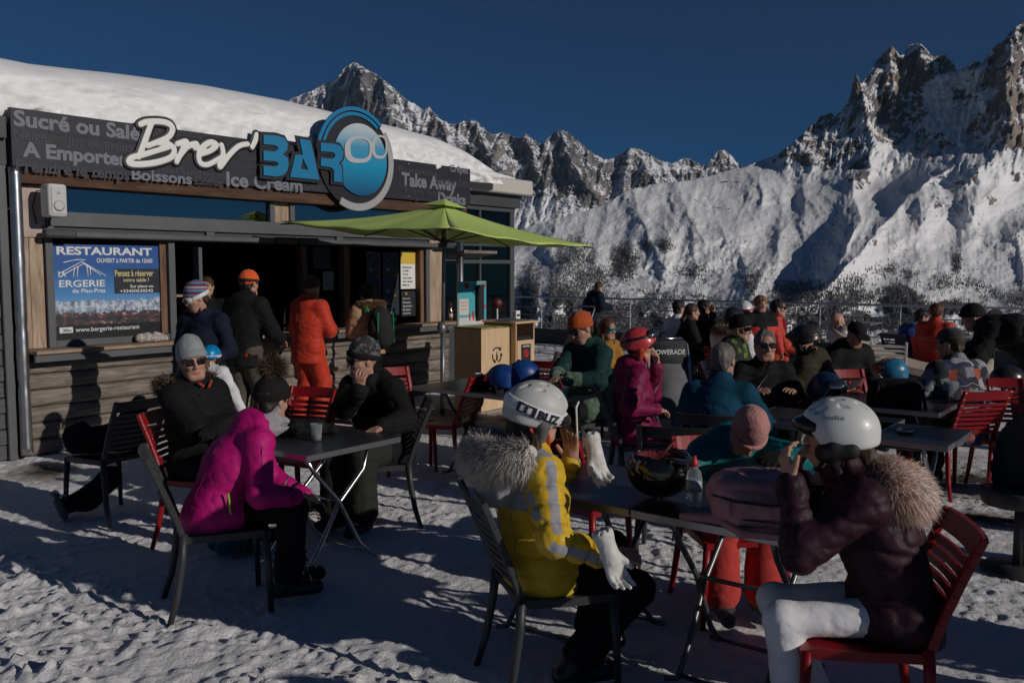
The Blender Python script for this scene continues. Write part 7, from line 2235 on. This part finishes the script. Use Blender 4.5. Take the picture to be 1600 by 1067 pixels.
# 12-16: the middle tables
person("person in an orange beanie, sunglasses and green jacket looking down at a phone", 908, 487, 7.7, -128, s=1.04, lean=6, hy=4, hp=24, hands=[("p", 886, 592, 7.35), ("p", 858, 603, 7.25)], hint=[(-1, -0.3, -0.8), (1, -0.3, -0.8)], curl=(40, 40), jk=dict(m=[DKGR, SAGE], puff=0.026, hem=0.1, hood="down", fold=0.01, sel=lambda c, x: (((c - x["C"]) @ x["d2"] < -0.06) | (np.minimum(np.linalg.norm(c - x["Wr"][0], axis=1), np.linalg.norm(c - x["Wr"][1], axis=1)) < 0.13)).astype(int)), tr=dict(m=BLK), hat=dict(t="beanie", m=RUSTH, cuff=0.03), glasses=dict(m=FRB), hair=("brown", "short"), h=0.0105, chairkind="grey", chairlab="dark grey chair under the person in the green jacket")
person("person with loose auburn hair and mirrored blue sunglasses behind the green jacket", 950, 503, 9.6, 140, s=0.93, lean=16, hp=4, jk=dict(m=F_("ochre", (0.3, 0.15, 0.02)), puff=0.02, hem=0.1), tr=dict(m=BLK), glasses=dict(m=FRB, lens=LENSB), hair=("auburn", "long"), h=0.013, chairkind="red", chairlab="red chair under the person with mirrored sunglasses")
person("person in a coral helmet and berry jacket with mirrored goggles touching their mouth", 1000, 511, 6.75, 88, s=0.97, lean=2, hy=12, hp=4, hands=[("p", 1026, 572, 6.9), ("p", 1025, 640, 6.55)], hint=[(-0.4, 0.2, -1), (0.8, -0.6, -0.8)], curl=(45, 30), hdir=[((0.2, 0.0, 1), (0.1, -1, 0)), None], jk=dict(m=BERRY, puff=0.02, hem=0.1, hood="down", fold=0.009), tr=dict(m=BLK), hat=dict(t="helmet", m=HR_, pad=F_("ear_red", (0.4, 0.05, 0.02)), strap=RED, goggles=dict(m=FRB, lens=LENSM, strap=FRB, z=0.06, tilt=18, sw=0.012)), glasses=dict(m=FRB), hair=("dark", "short"), h=0.0105, chairkind="grey", chairlab="dark grey chair under the person in the coral helmet")
person("person with grey hair in a petrol blue fleece, back to us", 1130, 536, 6.0, 22, s=0.98, lean=19, hy=10, hp=4, hands=[(-0.14, 0.42, 0.78), (0.2, 0.4, 0.78)], jk=dict(m=PETROL, puff=0.012, hem=0.1, fold=0.008, wide=1.3), tr=dict(m=BLK), hair=("grey", "short"), h=0.0105, chairkind="grey", chairlab="dark grey chair under the person in the petrol fleece")
chair("grey", (P(1060, 690, 5.35).x, 5.35), face(14), "empty dark grey chair with its solid back to us before the petrol fleece")
person("smiling person in black sunglasses and black jacket facing us", 1196, 519, 6.95, 176, s=1.0, lean=14, hy=2, hp=2, hands=[(-0.18, 0.3, 0.8), (0.16, 0.32, 0.8)], jk=dict(m=BLK, puff=0.02, hem=0.1, fold=0.01), tr=dict(m=BLK), glasses=dict(m=FRB), hair=("grey", "short"), h=0.0105, chairkind="red", chairlab="red chair under the smiling person in sunglasses")
person("person in an olive jacket and dark goggled helmet raising a hand to the cheek", 1256, 509, 7.7, -52, s=0.98, lean=16, hp=14, hands=[(-0.1, 0.3, 0.85), ("p", 1276, 566, 7.6)], hint=[None, (1, 0.2, -1)], hdir=[None, ((-0.3, 0.2, 1), (-1, 0, 0))], curl=(30, 20), jk=dict(m=OLIVE, puff=0.03, hem=0.1, hood="big", fold=0.01), tr=dict(m=BLK), hat=dict(t="helmet", m=HBR, goggles=dict(m=FRB, lens=LENSD, strap=FRB, z=0.05, tilt=8)), h=0.0105, chairkind="red", chairlab="red chair under the person in the olive jacket")
# 17-30: farther back
person("person in a navy jacket leaning over the far railing", 936, 441, 18.2, 62, "stand", lean=22, hy=10, hp=10, hands=[(-0.3, 0.35, 0.98), (0.3, 0.3, 0.98)], jk=dict(m=NAVY, puff=0.045, hem=0.16, hood="down", wide=1.55), tr=dict(m=BLK), hair=("brown", "short"), h=0.017)
person("bearded person in a white shirt seated before the railing", 1062, 469, 13.2, 70, lean=10, hy=0, hp=0, jk=dict(m=WHITEF, puff=0.02), tr=dict(m=NAVY), hair=("dark", "short"), h=0.015, chairkind="grey", chairlab="dark grey chair under the person in the white shirt")
person("person with tied brown hair in black between the white shirt and the raised hand", 1082, 474, 12.4, 88, s=0.96, lean=8, hp=4, jk=dict(m=BLK, puff=0.02), tr=dict(m=BLK), hair=("brown", "tail"), h=0.015, chairkind="grey", chairlab="dark grey chair under the person with tied brown hair")
person("dark haired person in black sunglasses lifting a hand to the mouth", 1102, 468, 12.7, 105, s=0.96, lean=2, hp=0, hands=[("p", 1113, 490, 12.55), None], hint=[(-0.5, 0.3, -1), None], hdir=[((0, 0.1, 1), (1, -0.6, 0)), None], jk=dict(m=BLK, puff=0.02), tr=dict(m=BLK), glasses=dict(m=FRB), hair=("dark", "long"), h=0.015, chairkind="grey", chairlab="dark grey chair under the person lifting a hand")
def p21x(x):
    N, ux, uy, d2 = x["N"], x["ux"], x["uy"], x["d2"]
    path = [N + ux * 0.16 * math.sin(R(a)) - uy * (0.05 + 0.13 * math.cos(R(a))) + d2 * 0.02 for a in np.linspace(-120, 120, 10)]
    rt, u = tube_roots(path, 0.03, 1800, 15)
    fur_mesh("fur_trim", rt, u, 0.055, FURT, x["jacket"], 0.004, (0, 0, -0.2), 0.3, 7)
person("person in a black helmet and white jacket with fur hood", 1146, 479, 10.6, 36, s=0.98, lean=6, jk=dict(m=WHITEF, puff=0.03, hood="down"), tr=dict(m=BLK), hat=dict(t="helmet", m=HB, goggles=dict(m=FRB, lens=LENSD, strap=FRB, z=0.04)), h=0.013, extras=p21x, chairkind="red", chairlab="red chair under the person in the white fur hooded jacket")
person("person in a white and red ski helmet behind the black helmet", 1163, 469, 12.2, 10, s=0.98, lean=4, jk=dict(m=BLK, puff=0.02), tr=dict(m=BLK), hat=dict(t="helmet", m=HW, goggles=dict(m=RED, lens=LENSD, strap=RED, z=0.03)), h=0.013, chairkind="grey", chairlab="dark grey chair under the person in the white and red helmet")
person("blond boy in a red and black jacket standing and looking toward us", 1189, 462, 10.9, 168, "stand", lean=3, hp=6, jk=dict(m=[REDF, BLK], puff=0.03, hem=0.12, sel=lambda c, x: (((c - x["C"]) @ x["d2"] > 0.06) | (np.abs((c - x["C"]) @ x["ux"]) < 0.05)).astype(int)), tr=dict(m=BLK, q=0.02), hair=("blond", "mop"), h=0.013)
person("person with dark bobbed hair and red scarf in an orange jacket", 1217, 468, 11.8, 105, s=0.98, lean=4, jk=dict(m=ORA, puff=0.022), tr=dict(m=BLK), glasses=dict(m=FRB), hair=("dark", "short"), h=0.013, chairkind="red", chairlab="red chair under the person with dark bobbed hair", extras=lambda x: sdf_obj("scarf", [rc(x["N"] + x["d2"] * 0.02, x["N"] + x["d2"] * 0.07, 0.085, 0.08, 0.02), rc(x["N"] + x["uy"] * 0.09, x["N"] + x["uy"] * 0.14 - x["d2"] * 0.22, 0.045, 0.04, 0.03)], F_("wine_scarf", (0.16, 0.005, 0.02)), x["ob"], 0.013))
person("bald person in a white shirt reclining in the pink deck chair", 1309, 492, 12.7, 84, lean=-30, hp=6, hz=0.4, jk=dict(m=WHITEF, puff=0.025), tr=dict(m=NAVY), feet=[(-0.12, 0.7, 0.15), (0.12, 0.7, 0.15)], h=0.013)
person("person in a black cap and dark padded jacket bent over the helmet table", 1338, 508, 8.7, 165, lean=20, hp=30, s=0.98, jk=dict(m=[BLK, NAVY], puff=0.035, quilt=(0.12, 0.01), hood="down"), tr=dict(m=BLK), hat=dict(t="cap", m=BLK), h=0.0125, chairkind="red", chairlab="red chair under the person in the black cap")
person("person with brown hair in an orange jacket seen from behind", 1464, 477, 12.4, 42, s=0.98, lean=8, jk=dict(m=ORA, puff=0.025, hem=0.1), tr=dict(m=BLK), hair=("auburn", "mop"), h=0.014, chairkind="red", chairlab="red chair under the person in the orange jacket")
person("person in a blue jacket sitting left of the orange jacket", 1441, 486, 12.9, 60, s=0.96, lean=34, hp=20, hy=30, hands=[(-0.1, 0.4, 0.8), (0.2, 0.4, 0.7)], jk=dict(m=ROYAL, puff=0.02), tr=dict(m=BLK), hair=("dark", "short"), h=0.014, chairkind="grey", chairlab="dark grey chair under the person in the blue jacket")
person("large person in a black jacket and hood bending down at the right edge", 1520, 482, 8.9, -62, "stand", lean=72, hp=20, s=1.02, fit_h=False, hands=[(-0.2, 0.75, 0.95), (0.2, 0.75, 0.95)], jk=dict(m=BLK, puff=0.055, hem=0.16, hood="big", wide=1.6, fold=0.013), tr=dict(m=CHAR, q=0.03), hat=dict(t="beanie", m=BLKK), h=0.0125)
person("person in a grey cap and plaid jacket, back to us, on a red chair", 1485, 516, 7.05, -14, s=1.0, lean=10, hy=-28, hp=10, hands=[(-0.2, 0.38, 0.72), (0.2, 0.38, 0.72)], jk=dict(m=PLAID, puff=0.026, hem=0.1, fold=0.009), tr=dict(m=BLK), hat=dict(t="cap", m=F_("cap_charcoal", (0.04, 0.038, 0.036)), peak=False), hair=("brown", "short"), h=0.0105, chairkind="red", chairlab="red chair holding the person in the plaid jacket")
person("person in a black beanie, sunglasses and green patterned jacket turned sideways", 1158, 493, 8.7, 118, s=1.0, lean=6, hy=6, hp=4, jk=dict(m=GRNPR, puff=0.026, hood="down"), tr=dict(m=BLK), hat=dict(t="beanie", m=BLKK, cuff=0.04), glasses=dict(m=FRB), h=0.0125, chairkind="red", chairlab="red chair under the person in the green patterned jacket")
person("server in dark clothes standing inside the hatch", 322, 432, 10.2, 170, "stand", lean=4, hands=[(-0.25, 0.25, 1.0), (0.25, 0.25, 1.0)], jk=dict(m=BLK, puff=0.008, hem=0.1), tr=dict(m=BLK), hair=("brown", "tail"), h=0.0125)
# ================================================================ things on tables, chairs and the counter
GLOSS = mat("black_gloss", (0.008, 0.008, 0.009), 0.08, 0, coat=0.6)
def at(px, py, z): return H(px, py, z)
TZ = 0.7425
def helmet_thing(label, pos, az, m, m2=None, tip=0.0, size=1.0, gog=None, extra=None):
    o = thing("ski_helmet", label, "helmet", pos, face(az))
    A_ = np.array((0.116, 0.142, 0.122)) * size
    c = (0, 0, 0.105 * size)
    M = np.array(Matrix.Rotation(R(tip), 3, 'X'))
    def tr(p): return tuple(np.array(c) + M @ (np.array(p) * size))
    pr = [el(c, A_, M, 0.001), el(tr((0, -0.055, -0.052)), np.array((0.096, 0.08, 0.055)) * size, M, 0.03), cut(tr((0, 0, -0.075)), M @ np.array((0, -0.1, -1.0)), 0.012), el(tr((0, 0.112, -0.075)), np.array((0.1, 0.085, 0.1)) * size, M, 0.012, 's'), el(tr((0, 0.005, -0.045)), np.array((0.092, 0.112, 0.1)) * size, M, 0.006, 's')]
    for vx, vy, vz in [(0.03, 0.075, 0.1), (-0.03, 0.075, 0.1), (0.03, 0.0, 0.12), (-0.03, 0.0, 0.12), (0.066, -0.02, 0.1), (-0.066, -0.02, 0.1)]:
        pr.append(rc(tr((vx, vy + 0.014, vz - 0.003)), tr((vx, vy - 0.014, vz + 0.003)), 0.006, 0.004, 0.003, 's'))
    sdf_obj("shell", pr, m, o, 0.0085)
    if m2:
        sdf_obj("stripe", [el(c, A_ + 0.003, M, 0.001), cut(tr((0.02, 0, 0)), M @ np.array((1, 0.3, 0.0))), cut(tr((-0.025, 0, 0)), M @ np.array((-1, -0.3, 0.0))), cut(tr((0, 0, -0.02)), M @ np.array((0, 0, -1.0)))], m2, o, 0.0085)
    for sx in (-1, 1):
        sdf_obj("ear_pad", [rc(tr((sx * 0.088, 0.015, -0.05)), tr((sx * 0.08, 0.015, -0.095)), 0.03, 0.022, 0.01)], BLACK, o, 0.0095)
    MB().tube([tr((0.085, 0.02, -0.08)), tr((0.05, 0.08, -0.1)), tr((0.0, 0.13, -0.1)), tr((-0.05, 0.08, -0.1)), tr((-0.085, 0.02, -0.08))], 0.007, 6).build("chin_strap", BLACK, o)
    if gog:
        g = sdf_obj("goggles", [el(tr((0, 0.02, 0.03)), np.array((0.112, 0.15, 0.06)) * size, M), cut(tr((0, 0.085, 0)), M @ np.array((0, -1.0, 0))), cut(tr((0, 0, 0.075)), M @ np.array((0, 0, 1.0))), cut(tr((0, 0, -0.01)), M @ np.array((0, 0, -1.0)))], FRB, o, 0.0085)
        sdf_obj("lens", [el(tr((0, 0.024, 0.03)), np.array((0.11, 0.153, 0.055)) * size, M), cut(tr((0, 0.1, 0)), M @ np.array((0, -1.0, 0))), cut(tr((0, 0, 0.066)), M @ np.array((0, 0, 1.0))), cut(tr((0, 0, -0.002)), M @ np.array((0, 0, -1.0)))], gog, g, 0.0085)
    return o
helmet_thing("blue ski helmet with dark stripe and white graphics on the long table", at(786, 612, TZ), -60, HBL, m2=mat("helmet_band", (0.05, 0.03, 0.05), 0.4, var=0.9, vscale=30))
helmet_thing("plain blue ski helmet behind the striped blue one on the long table", at(818, 603, TZ), -100, HBL)
helmet_thing("dark blue helmet with shiny goggles on the table behind the white helmet", at(1290, 627, TZ), 150, mat("helmet_navy", (0.01, 0.03, 0.07), 0.3), gog=LENSM)
helmet_thing("small blue helmet splashed with orange on the table by the black backpack", at(1392, 598, TZ), -80, mat("helmet_splash", (0.02, 0.16, 0.3), 0.35, var=0.5, vscale=12), m2=mat("splash_orange", (0.55, 0.16, 0.02), 0.4), gog=mat("orange_lens", (0.4, 0.13, 0.02), 0.2))
helmet_thing("dark ski helmet hanging low behind the plaid jacket at right", at(1573, 612, 0.72), 90, HB)
# upturned glossy helmet with its lining showing
uh = thing("ski_helmet", "black glossy helmet lying upturned on the near table beside the bottle", "helmet", at(1030, 776, TZ), face(110))
pr = [el((0, 0, 0.122), (0.12, 0.148, 0.122), None, 0.001), rc((-0.09, 0.1, 0.2), (0.09, 0.1, 0.2), 0.03, 0.03, 0.04), el((0, 0.0, 0.165), (0.094, 0.118, 0.12), None, 0.006, 's'), cut((0, 0, 0.215), (0, 0.25, 1), 0.012)]
sdf_obj("shell", pr, GLOSS, uh, 0.0075)
sdf_obj("lining", [el((0, 0, 0.14), (0.098, 0.122, 0.11), None, 0.001), el((0, 0, 0.175), (0.082, 0.105, 0.115), None, 0.004, 's'), cut((0, 0, 0.195), (0, 0.25, 1), 0.01)], mat("wine_lining", (0.12, 0.01, 0.015), 0.8), uh, 0.0085)
MB().tube([(-0.1, 0.02, 0.2), (-0.05, 0.06, 0.255), (0.03, 0.07, 0.262), (0.1, 0.02, 0.2)], 0.006, 6).build("chin_strap", mat("strap_wine", (0.1, 0.008, 0.012), 0.6), uh)
bo = thing("water_bottle", "clear plastic water bottle with a red sports cap on the near table", "bottle", at(1084, 790, TZ))
CLEAR = plastic_film("clear_plastic", (0.75, 0.78, 0.8), 0.22)
MB().lathe([(0.0, 0.0), (0.03, 0.0), (0.034, 0.008), (0.034, 0.05), (0.031, 0.055), (0.034, 0.062), (0.034, 0.12), (0.028, 0.148), (0.014, 0.166), (0.014, 0.178)], 20).build("body", CLEAR, bo)
MB().lathe([(0.0345, 0.066), (0.0347, 0.116)], 20).build("label_band", mat("bottle_label", (0.3, 0.34, 0.4), 0.5, var=0.7, vscale=40), bo)
MB().lathe([(0.0, 0.172), (0.0165, 0.172), (0.0165, 0.19), (0.009, 0.2), (0.009, 0.215), (0, 0.215)], 16).build("cap", RED, bo)
# dusty pink backpack lying on the near table
PK = F_("dusty_rose", (0.4, 0.2, 0.22), rough=0.55, sheen=0.0)
bp_c = at(1194, 826, TZ)
bk = thing("backpack", "dusty pink backpack lying on the near table before the pink beanie", "backpack", bp_c + Vector((0, 0.06, 0)), R(-20))
sdf_obj("pack", [bxs((0, 0, 0.1), (0.185, 0.14, 0.105), None, 0.075), bxs((0.02, -0.12, 0.075), (0.12, 0.05, 0.065), None, 0.04, 0.03), rc((-0.17, 0.03, 0.12), (0.15, 0.06, 0.17), 0.05, 0.05, 0.05)], PK, bk, 0.0095, folds(0.009, (8, 8, 12), 5))
MB().tube([(-0.17, -0.11, 0.13), (-0.08, -0.165, 0.125), (0.05, -0.182, 0.125), (0.15, -0.145, 0.13)], 0.005, 6).tube([(-0.05, -0.175, 0.06), (0.1, -0.178, 0.06)], 0.003, 6).build("zip", BLACK, bk)
MB().tube([(-0.1, -0.165, 0.12), (-0.102, -0.172, 0.07)], 0.006, 6).build("zip_pull", PK, bk)
sdf_obj("strap", [rc((-0.16, -0.08, 0.03), (-0.3, -0.03, 0.012), 0.02, 0.016, 0.02), rc((-0.16, -0.08, 0.03), (-0.05, -0.2, 0.015), 0.016, 0.016, 0.02), rc((-0.05, -0.2, 0.015), (0.1, -0.2, 0.015), 0.016, 0.016, 0.02)], PK, bk, 0.0085)
# left table
cp = thing("plastic_cup", "clear plastic cup standing on the table before the knit beanie", "cup", at(495, 688, TZ))
MB().lathe([(0.0, 0.001), (0.027, 0.0), (0.029, 0.03), (0.034, 0.095), (0.0355, 0.1), (0.0335, 0.098), (0.028, 0.03), (0.026, 0.004), (0.0, 0.004)], 18).build("cup_wall", CLEAR, cp)
MB().lathe([(0.0, 0.0045), (0.0255, 0.0045), (0.0275, 0.03), (0.0, 0.03)], 18).build("drink", plastic_film("cloudy_drink", (0.6, 0.6, 0.56), 0.4), cp)
hb_ = thing("glove_heap", "heap of black gloves on the table behind the plastic cup", "gloves", at(462, 684, TZ) + Vector((0, 0.08, 0)))
sdf_obj("bundle", [rc((-0.14, 0, 0.04), (0.1, 0.05, 0.045), 0.05, 0.055, 0.04), rc((0.02, 0.1, 0.03), (0.2, 0.06, 0.025), 0.045, 0.035, 0.03), rc((-0.1, 0.1, 0.05), (-0.02, -0.03, 0.06), 0.045, 0.035, 0.03), cut((0, 0, 0.0), (0, 0, -1))], BLK, hb_, 0.009, folds(0.012, (14, 14, 14), 8))
gl = thing("ski_gloves", "dark gloves lying beside the blue helmets on the long table", "gloves", at(752, 607, TZ))
sdf_obj("bundle", [rc((-0.08, 0, 0.02), (0.08, 0.03, 0.025), 0.035, 0.04, 0.03), rc((0.06, 0.03, 0.03), (0.13, -0.02, 0.02), 0.03, 0.025, 0.02), cut((0, 0, 0.0), (0, 0, -1))], F_("glove_grey", (0.03, 0.03, 0.032), sheen=0.0), gl, 0.009, folds(0.012, (18, 18, 18), 8))
cu = thing("paper_cup", "small white paper cup beside the blue helmets", "cup", at(744, 600, TZ) + Vector((0.02, 0.15, 0)))
MB().lathe([(0.0, 0.0), (0.028, 0.0), (0.038, 0.075), (0.04, 0.078), (0.036, 0.075), (0.026, 0.004), (0.0, 0.004)], 18).build("cup_wall", WHITE, cu)
MB().lathe([(0.0, 0.062), (0.034, 0.062)], 18).build("coffee", mat("coffee", (0.05, 0.025, 0.012), 0.2), cu)
ash = thing("ashtray", "small steel ashtray on the bare table behind the pink fur", "ashtray", at(1414, 676, TZ))
MB().lathe([(0.0, 0.0), (0.045, 0.0), (0.05, 0.022), (0.044, 0.022), (0.04, 0.006), (0, 0.006)], 18).build("bowl", ALU, ash)
# dark rucksack on the red chair, coat, trouser leg and boot on the left
rk = thing("backpack", "black backpack standing on a red chair between the helmet table and plaid jacket", "backpack", Vector((P(1398, 640, 6.6).x, 6.6, 0.46)), R(-30))
sdf_obj("pack", [bxs((0, 0, 0.24), (0.19, 0.13, 0.24), None, 0.09), bxs((0.02, -0.13, 0.16), (0.13, 0.05, 0.12), None, 0.04, 0.03)], BLK, rk, 0.012, folds(0.01, (8, 8, 10), 5))
MB().tube([(0.19, -0.08, 0.42), (0.23, -0.14, 0.25), (0.2, -0.1, 0.06)], 0.012, 6).tube([(-0.1, -0.14, 0.44), (-0.12, -0.16, 0.1)], 0.01, 6).build("strap", CHAR, rk)
cto = thing("coat", "black coat heaped on the dark grey chair by the hut wall", "coat", H(172, 803) + Vector((0, 0, 0.455)), R(20))
sdf_obj("cloth", [rc((-0.2, 0, 0.08), (0.16, 0.02, 0.1), 0.085, 0.11, 0.05), rc((0.1, -0.02, 0.12), (0.22, 0.02, 0.32), 0.1, 0.07, 0.06), rc((-0.22, -0.02, 0.14), (-0.15, -0.05, 0.2), 0.06, 0.04, 0.05), cut((0, 0, 0.0), (0, 0, -1))], BLK, cto, 0.012, folds(0.014, (8, 8, 10), 12))
bt = thing("snow_boot", "black trouser leg and boot with grey sole under the dark chair", "boot", H(128, 805), R(30))  # a seated person's leg and boot, built alone without the body
sdf_obj("upper", [rc((-0.1, 0, 0.09), (0.06, 0.02, 0.11), 0.065, 0.075, 0.03), rc((0.04, 0.02, 0.11), (0.2, 0.05, 0.24), 0.075, 0.085, 0.05), cut((0, 0, 0.0), (0, 0, -1))], BLK, bt, 0.012, folds(0.008, (10, 10, 14), 4))
sdf_obj("sole", [bxs((-0.14, -0.005, 0.1), (0.03, 0.07, 0.1), np.array(Matrix.Rotation(R(-20), 3, 'Y')), 0.025)], SNOWBOOT, bt, 0.012)
hb2 = thing("snow_boots", "pale turquoise boots under the chair of the magenta jacket", "boots", H(378, 862), R(50))
sdf_obj("upper", [rc((-0.12, 0, 0.06), (0.06, 0, 0.08), 0.055, 0.07, 0.03), rc((-0.1, 0.13, 0.06), (0.08, 0.12, 0.08), 0.055, 0.07, 0.03), cut((0, 0, 0.0), (0, 0, -1))], F_("pale_turquoise", (0.03, 0.12, 0.14)), hb2, 0.012, folds(0.008, (10, 10, 14), 4))
# on the counter
mi = thing("knit_mittens", "white and grey knit mittens lying on the counter below the poster", "mittens", FP(1.28, 0.06, 1.002), FROT)
sdf_obj("knit", [rc((-0.12, 0, 0.045), (-0.02, 0.0, 0.05), 0.045, 0.05, 0.02), rc((0.03, -0.03, 0.03), (0.16, -0.01, 0.03), 0.035, 0.032, 0.02), rc((0.08, 0.04, 0.06), (0.18, 0.05, 0.04), 0.04, 0.03, 0.02), cut((0, 0, 0.0), (0, 0, -1))], mat("fairisle_white", (0.4, 0.37, 0.34), 0.9, 0, 0.8, 80, 0.5, 40), mi, 0.009, folds(0.006, (18, 18, 18), 3))
for k, (t_, d_, c_, lab, hh_) in enumerate([(4.62, 0.03, (0.03, 0.07, 0.01), "green glass bottle on the counter below the dark menu boards", 0.22), (4.8, 0.05, (0.05, 0.1, 0.01), "lighter green bottle next to the dark green one on the counter", 0.21), (5.95, 0.04, (0.09, 0.04, 0.01), "brown beer bottle at the end of the counter by the pipe", 0.24)]):
    b_ = thing("glass_bottle", lab, "bottle", FP(t_, d_, 1.002), 0)
    MB().lathe([(0, 0), (0.03, 0), (0.032, 0.01), (0.032, hh_ * 0.6), (0.013, hh_ * 0.78), (0.013, hh_), (0, hh_)], 16).build("glass_body", mat("bottle_glass_%d" % k, c_, 0.1, coat=0.4), b_)
    MB().lathe([(0.0325, hh_ * 0.2), (0.0325, hh_ * 0.45)], 16).build("paper_band", CREAM, b_)
    MB().lathe([(0, hh_ - 0.012), (0.0155, hh_ - 0.012), (0.0155, hh_ + 0.006), (0, hh_ + 0.006)], 12).build("bottle_cap", BRNGR, b_)
# unseen seated guests, added past the right edge to cast shadows into view
for k, (x, y, az, kind, jm, lab) in enumerate([(2.4, 1.72, -70, "grey", BLK, "black"), (2.75, 2.22, -60, "red", NAVY, "navy"), (3.15, 2.7, -40, "grey", BLK, "dark"), (3.6, 3.25, -30, "red", OLIVE, "olive")]):
    q = pix((x, y, 1.31))
    person("unseen seated guest in %s winter clothes added past the right edge to cast shade" % lab, q[0], q[1], y, az, lean=8, jk=dict(m=jm, puff=0.035), tr=dict(m=BLK, q=0.02), hat=dict(t="beanie", m=BLKK), h=0.02, chairkind=kind, chairlab="%s chair added under the unseen guest in %s past the right edge" % (kind, lab))
for k, (x, y, az, jm, lab) in enumerate([(4.35, 4.45, -40, BLK, "black"), (4.95, 5.2, -60, NAVY, "navy"), (5.65, 5.95, -30, CHAR, "charcoal")]):  # unseen standing guests, added to shade the red chairs at right
    q = pix((x, y, 1.74))
    person("unseen standing guest in %s winter clothes added past the right edge to cast shade" % lab, q[0], q[1], y, az, "stand", lean=4, jk=dict(m=jm, puff=0.035), tr=dict(m=BLK, q=0.02), hat=dict(t="beanie", m=BLKK), h=0.02)
